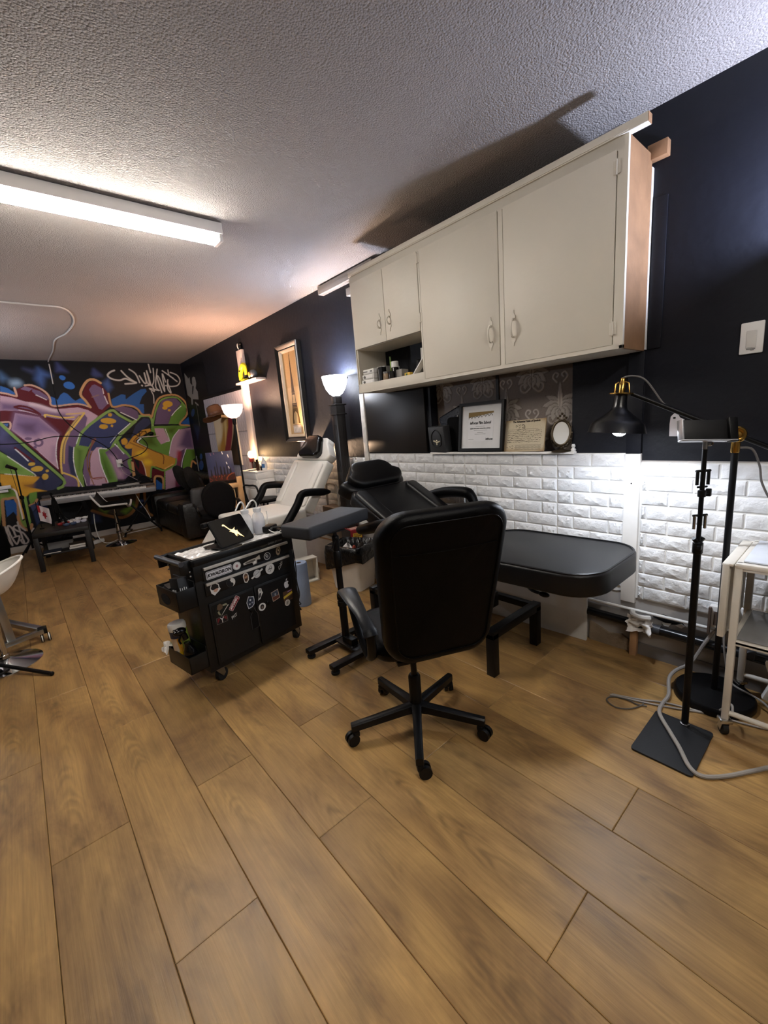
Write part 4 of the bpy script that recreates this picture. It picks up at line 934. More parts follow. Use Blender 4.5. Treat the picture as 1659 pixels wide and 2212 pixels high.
# plastic wrap on the top
WRP=mat('plastic_wrap','d6d4d2',.14,bump=.0,coat=1.,var=.3,vs=18,spec=.8)
b=B(); rn=mathutils.noise.noise
b.grid(lambda u,v:Vector((.012+u*(CW-.024),.012+v*(CD-.022),.753+.014*rn(Vector((u*4+v*6,v*18,2)))+.009*rn(Vector((u*24,v*12,7))))),60,34); tag(b.put('plastic_wrap',WRP,cart,fix=False,ang=70),'crinkled silver plastic film')
b=B(); bb(b,.0,CW,-.004,.004,.642,.735,.002); b.put('top_rail',CB,cart)
HND=mat('brushed_handle','c2beb9',.4,metal=.2,bump=.1,bs=90)
for k,(z0,z1,hz) in enumerate(((.634,.712,.703),(.545,.622,.613))):
    b=B(); bb(b,.045,.62,-.008,.004,z0,z1,.002); d=b.put('drawer',CB,cart); b=B(); bb(b,.05,.616,-.022,-.008,hz-.007,hz+.008,.002); b.put('handle',HND,d)
for x0,x1,hx in((.05,.334,.30),(.338,.62,.42)):
    b=B(); bb(b,x0,x1,-.006,.004,.12,.498,.003); bb(b,x0+.012,x1-.012,-.0075,-.006,.135,.483); d=b.put('door',CB,cart); b=B(); b.lathe([(.012,0),(.014,.006),(.01,.01)],(hx,-.008,.365),(PI/2,0,0),n=12); b.put('handle',BLKP,d)
def fP(u,z,d=0): return Vector((u,-.0085-d,z))
# stickers: flat printed shapes on the drawer and door fronts
def sticker(u,z,layers,label=None,base=0):
    b=B(); ms=[]
    for k,(col,pts) in enumerate(layers):
        m=mat('print_'+col,col,.45,var=.06); b.mi=k; ms.append(m); b.face([fP(u+x,z+y,base+.0008+.0004*k) for x,y in pts])
    o=b.put('sticker',ms,cart,smooth=False,fix=False)
    if label: o['label']=label
    return o
def el_(rx,ry,cx=0,cy=0,n=20,rot=0): return [(cx+rx*math.cos(2*PI*k/n)*math.cos(rot)-ry*math.sin(2*PI*k/n)*math.sin(rot),cy+rx*math.cos(2*PI*k/n)*math.sin(rot)+ry*math.sin(2*PI*k/n)*math.cos(rot)) for k in range(n)]
def rc(x0,x1,y0,y1): return [(x0,y0),(x1,y0),(x1,y1),(x0,y1)]
def rrc(w_,h_,r,cx=0,cy=0): return [(x+cx,y+cy) for x,y in rrect(w_,h_,r,3)(0)]
def lett(name,s,size,u,z,col,d,bold=0,shear=0,ang=0,sx=1,label=None):
    b=B(); b.text(s,size,T4(fP(u,z,d),(math.cos(ang),0,math.sin(ang)),(-math.sin(ang),0,math.cos(ang))),bold,shear,'CENTER',sx); o=b.put('lettering',mat('print_'+col,col,.45,var=.06),cart,smooth=False,fix=False); return o
sticker(.139,.659,[('c9c9cc',rrc(.158,.047,.008)),('17171a',rrc(.150,.040,.006)),('d4d4d8',rrc(.146,.036,.005))],'silver rectangular maker plate'); lett('x','KWADRON',.026,.139,.650,'111113',.0024,.0012,.25,0,1.05)
sticker(.25,.66,[('d6d4d2',el_(.026,.024)),('a9a7a6',el_(.023,.021)),('dcdad8',el_(.0215,.0195)),('7d2430',el_(.008,.008)),('dcdad8',el_(.0035,.0035))],'round white sticker with a dark red centre')
sticker(.352,.657,[('b9b3ab',[(-.06,.004),(-.02,.012),(.03,.014),(.055,.024),(.058,-.004),(.035,0),(.03,-.022),(.005,-.026),(0,-.008),(-.058,-.008)]),('5b5650',[(-.05,.002),(-.01,.006),(.02,.008),(.022,-.006),(-.04,-.005)]),('e2deda',[(.01,-.004),(.026,-.004),(.022,-.018),(.008,-.02)])],'grey camouflage shape sticker')
sticker(.46,.657,[('cfcdca',el_(.024,.023)),('1d1d20',el_(.021,.020)),('b8b6b3',el_(.008,.012,-.003,.002,rot=.5)),('2a2a2c',el_(.004,.007,-.002,.002,rot=.5))],'round black and white ring sticker')
sticker(.544,.665,[('8d7a62',[(-.018,.0),(-.012,.02),(.0,.03),(.012,.024),(.018,.028),(.018,.0),(.008,-.022),(-.004,-.028),(-.015,-.018)]),('2e2318',[(-.01,.004),(.002,.02),(.012,.01),(.006,-.012),(-.006,-.014)]),('d8c3a4',[(-.004,.008),(.006,.01),(.004,-.004)])],'small brown and tan sticker')
sticker(.10,.572,[('d9d6d2',[(-.03,.012),(-.02,.034),(.004,.036),(.024,.022),(.026,.0),(.032,-.008),(.018,-.02),(.0,-.03),(-.008,-.036),(-.026,-.018)]),('191514',[(-.026,.01),(-.016,.03),(.004,.031),(.02,.018),(.02,0),(.0,-.006),(-.02,.0)]),('c49a86',[(-.012,-.002),(.012,.002),(.016,-.008),(.004,-.018),(-.01,-.014)])],'white-edged sticker with dark and skin tones')
ya=[(.027*math.cos(R(90+k*12)),.027*math.sin(R(90+k*12))) for k in range(16)]
sticker(.198,.577,[('3a3836',el_(.029,.029)),('d6d2cc',el_(.027,.027)),('121214',ya+[(.0135*math.cos(R(-90+k*18)),-.0135+.0135*math.sin(R(-90-k*-18))) for k in range(11)][::1]),('d6d2cc',el_(.005,.005,0,.013)),('121214',el_(.005,.005,0,-.013))],'round black and white sticker')
sticker(.295,.571,[('d9d6d2',[(-.018,.012),(-.014,.026),(.0,.032),(.014,.026),(.02,.01),(.018,-.018),(.004,-.032),(-.012,-.026)]),('6b5040',[(-.013,.01),(-.008,.022),(.002,.026),(.014,.018),(.014,-.012),(.002,-.026),(-.01,-.02)]),('b38a66',[(-.009,.008),(.01,.01),(.009,.0),(-.008,-.002)]),('241812',[(-.008,-.008),(.009,-.006),(.004,-.018),(-.006,-.016)])],'white-edged brown sticker')
sticker(.372,.57,[('cfcecc',el_(.025,.025)),('cfcecc',[(-.045,-.014),(-.036,-.022),(.045,.014),(.04,.024)]),('8a8a8c',el_(.020,.020)),('c6c6c6',el_(.018,.018)),('6b6b6d',[(-.02,-.006),(-.018,-.008),(.02,.008),(.018,.011)])],'round pale grey sticker with a diagonal bar')
sticker(.467,.572,[('d3d1ce',el_(.033,.034)),('55504c',el_(.010,.018,.002,.001,rot=-.5)),('d3d1ce',el_(.007,.015,.002,.001,rot=-.5)),('55504c',rc(-.012,.016,-.002,.003)),('55504c',el_(.007,.012,-.008,-.010,rot=.9)),('d3d1ce',el_(.005,.009,-.008,-.010,rot=.9))],'large round white sticker with a line mark')
b=B()
for p in([(-.012,-.026),(-.016,-.006),(.002,-.002),(.01,.024),(.018,.024),(.014,.004),(.0,-.012),(-.012,-.026)],[(-.01,-.004),(.016,.006)],[(-.004,.01),(.014,.016)]): b.tube([fP(.545+x,.57+z,.001) for x,z in p],.0014,n=4)
b.put('sticker',mat('print_a9a6a2','a9a6a2',.5),cart)
sticker(.119,.440,[('0f1210',el_(.045,.046)),('5e4a38',[(-.03,.012),(-.024,.034),(-.008,.04),(.006,.026),(.004,.008),(-.018,.0)]),('8f8c74',[(.004,.028),(.03,.03),(.034,.018),(.01,.018)]),('8a8870',[(-.03,-.004),(-.02,.0),(-.012,-.03),(-.024,-.024)]),('cfcac4',[(-.012,-.034),(.034,.008),(.042,.014),(.038,.018),(-.006,-.026)])],'round dark sticker of a brown and white figure shape')
sticker(.109,.383,[('6d6a66',rrc(.068,.040,.003)),('1a1416',rrc(.064,.036,.002)),('6e2024',[(-.028,-.012),(-.008,.012),(-.006,.014),(-.028,.014)]),('6e2024',[(.028,-.012),(.028,.014),(.006,.014),(.008,.012)]),('d8d6d4',[(-.002,-.017),(.002,-.017),(.002,0),(.012,.014),(.008,.016),(0,.006),(-.008,.016),(-.012,.014),(-.002,0)])],'red and black rectangular sticker with a white tree mark')
a_=R(49); ca,sa=math.cos(a_),math.sin(a_); ro=lambda pts:[(x*ca-y*sa,x*sa+y*ca) for x,y in pts]
sticker(.197,.448,[('c9b8b4',ro(rrc(.088,.032,.004))),('7d1f2b',ro(rrc(.083,.027,.003))),('7d1f2b',ro([(.016,-.012),(.032,-.022),(.03,-.012)]))],'dark red slanted sticker'); lett('x','ATOMIC',.019,.1995,.445,'e6dcd8',.0022,.0012,0,a_,1.02)
sticker(.189,.372,[('0e0e10',el_(.034,.034))],'black round sticker'); lett('x','PHT',.026,.186,.364,'d0cecb',.0018,.0003,.2,R(18),.8)
sticker(.301,.416,[('c6c8cc',[(-.028,.002),(-.01,.038),(.002,.032),(.026,.026),(.028,.004),(.024,-.022),(.008,-.036),(-.02,-.04)]),('2b3142',[(-.023,.002),(-.008,.033),(.022,.022),(.023,.0),(.019,-.02),(.006,-.031),(-.017,-.035)]),('c6c8cc',el_(.006,.006,.0,.012)),('c6c8cc',el_(.005,.005,-.008,-.012)),('8d93a2',el_(.006,.005,.01,-.008))],'white-edged navy speckled sticker')
sticker(.374,.442,[('cfccc8',[(-.012,.026),(-.004,.036),(.012,.03),(.014,.012),(.02,.0),(.006,-.016),(-.004,-.034),(-.022,-.04),(-.012,-.012)]),('26262a',[(-.006,.002),(.006,.004),(.0,-.02),(-.016,-.032),(-.01,-.012)]),('8e8a86',el_(.006,.009,.002,.022))],'white and black curved figure-shaped sticker')
sticker(.374,.354,[('d8d5d2',el_(.026,.025)),('1b1b1d',el_(.014,.016)),('6f5a50',el_(.007,.009,.001,-.003))],'round white ring sticker with a dark centre')
sticker(.478,.392,[('b3a08e',[(-.030,.026),(.024,.034),(.032,-.028),(-.022,-.038)]),('3f4652',[(-.027,.023),(.021,.030),(.0245,-.004),(-.024,-.006)]),('5e3428',[(-.024,-.007),(.0245,-.005),(.0285,-.024),(-.019,-.034)]),('8c8f96',el_(.006,.010,.0,.004))],'small square picture sticker with an orange border')
ap=[(0,.017),(.006,.02),(.013,.019),(.018,.013),(.013,.008),(.0115,0),(.014,-.006),(.0185,-.009),(.015,-.018),(.009,-.025),(.004,-.024),(0,-.0225),(-.004,-.024),(-.009,-.025),(-.015,-.018),(-.0185,-.007),(-.018,.006),(-.014,.015),(-.007,.02)]
sticker(.572,.432,[('c9c7c9',[(x,y*1.0) for x,y in ap])],'silver bitten-apple emblem'); sticker(.577,.461,[('c9c7c9',[(-.006,-.006),(0,-.004),(.005,.002),(.007,.009),(0,.007),(-.005,.001)])],'silver leaf of the apple emblem')
sticker(.572,.352,[('4d3526',rc(-.036,.036,-.034,.036)),('8f6fa0',[(.0,.03),(.034,.034),(.034,.028),(.0,.024)]),('c0a53a',[(-.036,-.012),(.036,.006),(.036,.022),(-.036,.004)]),('2f2218',[(.004,-.03),(.034,-.022),(.034,-.004),(.004,-.012)])],'square brown promo sticker with a yellow band')
sticker(.559,.309,[('c9c0b4',el_(.021,.021)),('a39a8e',el_(.017,.017)),('5b534a',[(-.006,-.008),(-.002,-.01),(.008,.01),(.003,.011)])],'round cream sticker overlapping the promo sticker',.003)
b=B(); b.mi=0; bt=[(-.026,-.062),(.024,-.056),(.024,.03),(.012,.05),(.006,.07),(-.004,.07),(-.01,.05),(-.026,.026)]; b.tube([fP(.312+x,.30+z,.002) for x,z in bt],.0015,n=4,closed=True); b.mi=1; b.face([fP(.312+x,.30+z,.0015) for x,z in bt]); b.put('bottle_opener',[mat('dull_grey_print','4a4a4c',.5),BLKP],cart)
lett('x','DARK STORM',.017,.53,.724,'6b6b6d',.0,.0005,.2,0,1.0)
sticker(.45,.737,[('3a332c',[(-.034,.006),(-.01,.02),(.03,.016),(.024,-.012),(-.008,-.022),(-.028,-.012)]),('8a8278',[(-.006,.008),(.014,.012),(.01,.0)])],'worn brown sticker on the top rail',-.0045)
# push handle, side trays, casters
b=B(); b.tube([(-.055,.0,.762),(-.055,.30,.762)],.0145,n=14); b.mi=1
for y in(.02,.28): b.box((-.03,y,.735),(.06,.012,.07),bev=.003); 
b.mi=2
for y in(.02,.28):
    for z in(.68,.705): b.ell((-.012,y-.008,z),.006,n=8,k=5)
b.put('push_handle',[mat('grey_grip','3a3a3e',.45),CB,STL],cart)
def tray(z0,z1,dep,y0,y1,hole=False):
    b=B(); t=.006
    bb(b,-dep,0,y0,y1,z0,z0+t,.001); bb(b,-dep,-dep+t,y0,y1,z0,z1,.001); bb(b,-dep,0,y0,y0+t,z0,z1,.001); bb(b,-dep,0,y1-t,y1,z0,z1,.001); bb(b,-t,0,y0,y1,z0,z1+.03,.001)
    if hole:
        b.mi=1; b.prism([(x*.055,z*.032) for x,z in[(math.cos(2*PI*k/16),math.sin(2*PI*k/16)) for k in range(16)]],lambda u,v,w_:(-dep-.0005-w_,(y0+y1)/2+.02+u,(z0+z1)/2-.005+v),0,.001)
    return b
tr=tray(.505,.62,.105,.01,.25,True).put('side_tray',[CB,mat('hand_hole','010101',1.)],cart)
lt=tray(.14,.24,.105,.005,.26).put('lower_tray',CB,cart)
for x,y,sw in((.06,.045,.3),(CW-.035,.05,.5),(.06,CD-.05,1.2),(CW-.035,CD-.05,2.0)):
    b=B(); q=Matrix.Rotation(sw,3,'Z')
    c=Vector((x,y,0)); b.box(c+Vector((0,0,.092)),(.06,.06,.006),bev=.001)
    for s in(1,-1):
        b.prism([(-.03,.09),(.03,.09),(.038,.04),(.02,.025)],lambda u,v,w_:c+q@Vector((u,s*.018+w_,v)),0,.003)
    b.put('caster_fork',STL,cart)
    b=B(); b.tube([c+q@Vector((.022,-.013,.038)),c+q@Vector((.022,.013,.038))],.038,n=20); b.put('wheel',RUB,cart)
cw=lambda x,y,z: cart.matrix_basis@Vector((x,y,z)) if False else Matrix.Translation(cart.location)@Matrix.Rotation(TH,4,'Z')@Vector((x,y,z))
# things in the side tray
t=thing('box','black printed carton with white bars standing in the cart side tray','box',cw(-.055,.065,.513),TH); b=B(); b.box((0,0,.085),(.06,.075,.16),(R(-8),R(4),R(8)),bev=.002); b.put('carton',mat('black_carton','101012',.5),t)
b=B(); m=Matrix.Rotation(R(8),3,'Z')
for k in range(4): b.box(Vector((-.0325,-.02,.085))+Vector((0,.012*k,0)),(.003,.004,.045-.006*(k%2)))
for k in range(4): b.box((-.018+.011*k,-.043,.095),(.004,.003,.05-.008*(k%2)))
b.mi=1; b.box((-.01,-.041,.03),(.018,.003,.018)); b.put('print',[mat('print_d0d0d0','d0d0d0',.5),mat('print_7da06a','7da06a',.5)],t)
t=thing('box','small dark brown carton lying in the cart side tray','box',cw(-.055,.175,.513),TH); b=B(); b.box((0,0,.055),(.055,.08,.10),(R(6),0,R(-6)),bev=.002); b.put('carton',mat('dark_brown_carton','2a211c',.6),t)
t=thing('battery','small steel battery pack at the back of the cart side tray','battery',cw(-.075,.225,.513),TH); b=B(); b.box((0,0,.045),(.03,.06,.08),bev=.004); b.put('case',BLKP,t); b=B(); b.box((0,0,.084),(.02,.03,.008)); b.put('terminal',STL,t)
# wipes canister, spray bottle, tissue in the lower tray
t=thing('wipes_canister','green and yellow wipes canister with a white lid leaning in the lower cart tray','canister',cw(-.053,.165,.15),TH)
q=(R(-4),R(-3),0)
b=B(); b.lathe([(.044,0),(.046,.005),(.046,.205),(.043,.21)],(0,0,0),q,n=28); b.put('body',mat('green_label','8fa544',.45),t)
qm=rotm(q); b=B(); b.lathe([(.046,.205),(.048,.21),(.048,.235),(.043,.245),(.02,.247)],(0,0,0),q,n=28); b.put('lid',WHTP,t)
def wrap(name,col,a0,a1,z0,z1,r=.0466):
    b=B(); b.grid(lambda u,v:qm@Vector((r*math.cos(R(a0+(a1-a0)*u)),r*math.sin(R(a0+(a1-a0)*u)),z0+(z1-z0)*v)),12,1); b.put('label',mat(col,col,.45,var=.15,vs=40),t,fix=False)
wrap('label','d8a02c',222,252,.02,.165); wrap('label','1e3158',150,262,.165,.205,.0468); wrap('label','dcd0bc',170,226,.03,.165,.0469); wrap('label','ecc21c',178,250,.015,.085,.0471)
t=thing('spray_bottle','black spray bottle with a curved neck in the lower cart tray','spray bottle',cw(-.053,.06,.148),TH)
b=B(); b.lathe([(.034,0),(.036,.008),(.036,.085),(.03,.12),(.017,.145),(.016,.165)],(0,0,0),(0,R(-8),0),n=24); b.put('body',mat('glossy_black','08080a',.12),t)
b=B(); b.tube(spl([(-.026,0,.185),(-.034,0,.215),(-.054,.0,.238),(-.08,.005,.24)],5),[.017]*8+[.014]*8 if False else .017,n=12); b.tube(spl([(-.05,-.006,.22),(-.065,-.012,.195),(-.06,-.014,.175)],4),.006,n=6); b.ell((-.05,0,.238),(.036,.022,.022)); b.put('trigger_head',_m['glossy_black'],t)
t=thing('tissue','crumpled white tissue hanging over the lower cart tray','tissue',cw(-.10,.225,.25),TH)
b=B(); b.grid(lambda u,v:Vector((-.015+.05*(u-.5)+.02*rn(Vector((u*3,v*3,1))),.07*(v-.5)+.015*rn(Vector((u*4,v*3,5))),.03-.09*abs(u-.6)+.02*rn(Vector((u*4,v*4,9))))),14,14); b.put('sheet',mat('tissue_white','e6e2de',.9),t,fix=False)
# tablet on its folding case
t=thing('tablet','black tablet in a folding stand case showing a gold emblem','tablet',(.917,2.455,.763),R(18.7))
ti=R(33); tm=lambda u,v,w_:Vector((u,v*math.sin(ti)-w_*math.cos(ti),v*math.cos(ti)+w_*math.sin(ti)+.004))
b=B(); b.cushion(lambda d:[(x,y+.0915) for x,y in rrect(.25,.183,.014,5)(d)],.012,.004,lambda u,v,w_:tm(u,v,w_-.003),3); b.put('case',BLKP,t)
b=B(); b.prism([(x,y+.0915) for x,y in rrect(.24,.173,.01,5)(0)],tm,.003,.0045); b.put('screen',mat('tablet_screen','050508',.08,emit=.02,ecol='0a0c16'),t,smooth=False)
b=B(); fl=lambda pts:b.face([tm(x,y+.0915,.0052) for x,y in pts])
fl([(-.03,.045),(-.04,.05),(-.048,.042),(-.044,.038),(-.034,.036),(-.01,-.002),(-.022,-.004),(-.012,-.01),(-.004,-.018),(.004,-.022),(.006,-.04),(.012,-.05),(.016,-.036),(.022,-.05),(.018,-.03),(.028,-.04),(.036,-.05),(.056,-.066),(.04,-.036),(.034,-.018),(.036,-.008),(.026,-.012),(.018,-.002),(.028,.014),(.012,.004),(.0,.004),(-.012,.012)][::-1])
b.put('emblem',mat('gold_screen_glow','d8c08a',.4,emit=1.0,ecol='d8b878'),t,smooth=False,fix=False)
b=B(); b.prism([(-.05,.0),(.06,.0),(.05,.15),(-.04,.15)],lambda u,v,w_:Vector((u,.16+.0-v*.36+w_,v*.98)),0,.005); b.box((-.07,.06,.003),(.12,.2,.004)); b.put('kickstand',BLKP,t,smooth=False)
b=B(); b.box((-.13,.11,.14),(.05,.03,.03),(0,0,.2),bev=.008); b.put('stylus_loop',BLKP,t)
# squeeze bottles wrapped in film
SOFT=mat('milky_plastic','eceff2',.22,alpha=.55,var=.1,vs=30,bump=.4,bs=40)
for x,y,lb,lq,a in((.50,.235,'clear squeeze wash bottle with a bent spout, beside the tablet','d9dee2',200),(.573,.205,'squeeze wash bottle with pale violet liquid beside the clear one','a9afcf',185)):
    t=thing('wash_bottle',lb,'bottle',cw(x,y,.755),TH)
    b=B(); b.lathe([(.036,0),(.039,.006),(.039,.10),(.034,.125),(.022,.14),(.021,.165),(.018,.17)],n=24); b.put('body',SOFT,t)
    b=B(); b.lathe([(.034,.003),(.036,.008),(.036,.075 if lq[0]=='a' else .05)],n=20); b.put('liquid',mat('liquid_'+lq,lq,.2,alpha=.8),t)
    d=Vector((math.cos(R(a)),math.sin(R(a)),0)); b=B(); b.tube(spl([(0,0,.165),(0,0,.20),d*.02+UP*.225,d*.05+UP*.215,d*.085+UP*.18],6),[.006]*12+[.0045]*13 if False else .005,n=8); b.put('spout',WHTP,t)
    b=B(); b.lathe([(.024,.145),(.026,.15),(.026,.168),(.02,.172)],n=16); b.put('cap',SOFT,t)
# power supply and cables at the right end of the cart
t=thing('power_supply','black tattoo power supply box at the right end of the cart top','power supply',cw(.62,.17,.757),TH+R(20)); b=B(); b.box((0,0,.022),(.10,.07,.04),bev=.006); b.put('case',BLKP,t); b=B(); b.box((-.02,-.036,.026),(.03,.002,.014)); b.put('display',GRY,t)
b=B()
for k in range(5):
    x=.672+.007*k; b.tube(spl([cw(.62+.004*k,.13,.785),cw(.66,.06+.01*k,.78),cw(x+.012,.03+.02*k,.70),cw(x+.02*(k%2),.02+.018*k,.5),cw(x-.02+.016*k,.015+.02*k,.30),cw(x+.012*((k+1)%3),.02+.02*k,.20+.03*(k%3)),cw(x-.015,.04+.015*k,.25)],7),.0032,n=6)
tag(b.put('cable',RUB),'bundle of thin black cables hanging down the right end of the cart','cable')
b=B(); b.tube(spl([cw(.60,.17,.79),cw(.585,.1,.775),cw(.60,.06,.765),cw(.66,.07,.77),cw(.69,.1,.755)],6),.003,n=6); b.tube(spl([cw(.63,.20,.79),cw(.66,.24,.80),cw(.675,.25,.85),cw(.672,.25,.88)],6),.003,n=6)
tag(b.put('cable',mat('white_cable','cfccc8',.5)),'thin white cable curling on the right end of the cart top','cable')
# ======================= WHITE CHAIR =======================
wc=thing('facial_chair','white reclining treatment chair with black arms and a black head pillow','treatment chair',(1.75,3.74,0))
def wcus(W_,L_,c,ax,nrm,th,wt=None,r=.05,dome=0,er=.025): return cus('',W_,L_,c,ax,nrm,th,wt,r,dome,None,er)
b=wcus(.64,.62,(1.655,3.74,.625),(-1,0,0),(0,0,1),.11,dome=.004); b.put('seat',WLEA,wc,W=True)
la=Vector((-.62,0,-.78)).normalized(); b=wcus(.60,.50,Vector((1.34,3.74,.605))+la*.26,la,Vector((-.78,0,.62)),.09,r=.06); b.put('leg_rest',WLEA,wc,W=True)
wa=Vector((.575,0,.818)).normalized(); wn=Vector((-.818,0,.575)).normalized()
bc2=Vector((1.94,3.74,.67))+wa*.26-wn*.05
b=wcus(.64,.53,bc2,wa,wn,.10,er=.02,r=.03); b.put('backrest',WLEA,wc,W=True)
for s in(1,-1): b=B(); b.cushion(rrect(.10,.46,.03,3),.03,.014,lambda u,v,w_:bc2+Vector((0,1,0))*(s*.235+u)+wa*v+wn*(.055+w_),3); b.put('side_bolster',WLEA,wc,W=True)
hc=bc2+wa*.395
b=wcus(.62,.25,hc,wa,wn,.10,wt=.34,r=.06,er=.02); b.put('head_section',WLEA,wc,W=True)
b=wcus(.36,.235,hc+wn*.085+wa*.0,wa+wn*.08,wn,.085,wt=.24,r=.06,er=.028,dome=.015); tag(b.put('head_pillow',mat('glossy_black_leather','0d0b0a',.22,spec=.6),wc,W=True),'glossy black head pillow')
def warm(y,x0,x1,z,zd):
    P=spl([(x1,y,z-.01),(x1-.08,y,z),(x0+.14,y,z+.02),(x0+.06,y,z+.01),(x0,y,z-.08),(x0-.16,y,zd)],6); n=len(P)
    b=B(); b.tube(P,[.012+.024*math.sin(PI/2*min(1,k/(n*.25))) for k in range(n)],n=12); b.put('armrest',BLK,wc,W=True)
warm(3.37,1.83,2.20,.815,.55); warm(4.12,1.83,2.20,.845,.60)
b=B(); b.box((1.80,3.74,.30),(.36,.40,.5),bev=.02); b.box((1.75,3.74,.03),(.62,.5,.06),bev=.015); b.put('pedestal',WHTP,wc,W=True)
# ======================= LOW WALL BOXING, BIN AND NEIGHBOURS =======================
P0=Vector((2.412,1.044)); P1=Vector((2.235,3.86)); dv=(P1-P0).normalized(); ln=(P1-P0).length+.4; an=math.atan2(dv.y,dv.x)
t=thing('pipe_cover','low white boxing panel standing along the wall under the bricks','panel',(P0.x,P0.y,0),an-PI/2)
b=B(); b.box((.009,ln/2,.14),(.018,ln,.28),bev=.001); b.put('front_board',mat('white_board','d9d6d1',.55),t)
b=B(); b.prism([(0.0,.001),(.035,.001),(.205,ln),(0.0,ln)],lambda u,v,w_:(u,v,w_),.281,.297); b.mi=1; b.box((.002,ln*.55,.289),(.006,ln*.86,.015)); b.put('top_board',[_m['white_board'],WOOD],t)
bn_=thing('waste_bin','white square waste bin lined with a black bag','bin',(2.085,2.95,0),R(17))
def sq(w_,h_,r,z): return [Vector((x,y,z)) for x,y in rrect(w_,h_,r,4)(0)]
b=B(); b.rings([sq(.235,.29,.03,0),sq(.24,.295,.035,.01),sq(.30,.355,.04,.365),sq(.31,.365,.042,.375),sq(.295,.35,.04,.372),sq(.225,.28,.03,.015)]); b.put('body',mat('white_bin','d8d4ce',.45),bn_)
BAG=mat('black_bag_film','08080a',.16,bump=.5,bs=26,bd=.03)
b=B(); n=48
def bag(z,o,amp,ph_): 
    pts=rrect(.31+2*o,.365+2*o,.05,11)(0); out=[]
    for k,(x,y) in enumerate(pts):
        a=math.atan2(y,x); d=1+amp*rn(Vector((math.cos(a)*4,math.sin(a)*4,ph_))); out.append(Vector((x*d,y*d,z+amp*.5*rn(Vector((math.cos(a)*3,math.sin(a)*3,ph_+5))))))
    return out
low=bag(.25,.012,.14,3.)
for k,p in enumerate(low):
    a=math.atan2(p.y,p.x); p.z=.27-.10*max(0,math.cos(a-R(150)))**2+.03*rn(Vector((math.cos(a)*5,math.sin(a)*5,1)))
b.rings([low,bag(.34,.012,.10,2.),bag(.392,.008,.06,1.),bag(.40,-.012,.04,1.),bag(.35,-.03,.10,6.),bag(.26,-.05,.14,8.)],False,True); b.put('bag_liner',BAG,bn_,fix=False)
t=thing('paper_cup','crushed white paper cup on the rubbish in the waste bin','cup',(2.02,3.01,.29),R(20)); b=B(); b.lathe([(.026,0),(.036,.09),(.034,.09),(.024,.004)],(0,0,.03),(R(50),R(25),0),n=16); b.put('cup',mat('paper_cup_white','dcd9d6',.6),t)
b=B(); b.grid(lambda u,v:Vector((-.02-.07*u,-.02-.05*v,.05+.02*rn(Vector((u*5,v*5,3))))),8,8); b.put('film',GLASS,t,fix=False)
t=thing('rubbish','dark brown and red crumpled rubbish in the waste bin','rubbish',(2.145,2.90,.28)); b=B(); b.ell((0,0,.06),(.035,.02,.06),(0,R(20),0),n=10,k=7); b.tube([(0,0,.1),(-.01,.0,.165)],[.008,.005],n=6); b.mi=1; b.ell((-.045,.03,.06),(.02,.016,.035),n=8,k=6); b.mi=2; b.ell((.045,-.02,.06),(.03,.03,.03),n=10,k=6); b.put('wrapper',[mat('dark_brown_film','2a201a',.5),mat('red_orange_film','a5432e',.5),mat('grey_film','77777a',.4)],t)
t=thing('sharps_box','red box with a yellow danger label on the low white boxing','box',(2.345,3.27,.298),R(-12))
b=B(); b.box((0,.02,.065),(.125,.22,.13),bev=.003); b.mi=1; b.box((-.0635,.02,.065),(.003,.214,.124)); b.mi=2; b.box((0,.02,.133),(.1,.2,.006),bev=.002); b.put('carton',[mat('red_card','8e1f2a',.5),mat('dark_card','2b2523',.7),mat('pinkish_card','b98f86',.6)],t)
b=B(); b.box((.006,-.0915,.055),(.092,.002,.085)); b.put('label',mat('yellow_label','d3a92a',.5),t); b=B(); b.text('DANGER',.02,T4((.006,-.0928,.06),(1,0,0),(0,0,1)),.0008,0,'CENTER',.9)
for z in(.08,.087,.035,.045): b.face([(-.032,-.0928,z),(.04,-.0928,z),(.04,-.0928,z+.003),(-.032,-.0928,z+.003)])
b.put('lettering',mat('brown_ink','5a3a14',.6),t,smooth=False,fix=False)
t=thing('heater','small brown ribbed portable heater with a carrying handle by the torchiere column','heater',(2.36,3.58,.297),R(-6))
HM=mat('brown_heater','6a5948',.5); b=B(); b.box((0,0,.16),(.13,.26,.32),bev=.012)
for k in range(7): b.box((-.067,0,.06+.03*k),(.008,.22,.012),bev=.002)
b.put('body',HM,t); b=B(); b.tube(spl([(0,-.12,.31),(0,-.115,.50),(0,-.07,.545),(0,.07,.545),(0,.115,.50),(0,.12,.31)],6),.011,n=8); b.put('handle',mat('pale_heater_handle','8a8178',.45),t)
# blue paper roll, white box by the cart
t=thing('paper_roll','standing roll of blue paper towel on the floor behind the tool cart','paper roll',(1.56,2.96,0))
b=B(); b.lathe([(.03,0),(.062,0),(.064,.006),(.064,.355),(.06,.36),(.022,.36),(.02,.355),(.02,0)],n=28,cap0=False,cap1=False); b.put('roll',mat('blue_paper','8795b0',.9,bump=.3,bs=90),t)
b=B(); b.lathe([(.021,0),(.021,.358),(.018,.358),(.018,0)],n=16,cap0=False,cap1=False); b.put('core',mat('card_core','6c5a48',.8),t)
t=thing('tray_box','empty white wooden tray box standing on edge beside the blue paper roll','box',(1.79,3.40,0),R(-6))
b=B()
for c,s in(((0,0,.006),(.34,.10,.012)),((0,0,.224),(.34,.10,.012)),((.164,0,.115),(.012,.10,.21)),((-.164,0,.115),(.012,.10,.21)),((0,.044,.115),(.32,.012,.21))): b.box(c,s,bev=.001)
b.put('tray',mat('white_wood','dedbd2',.5),t)
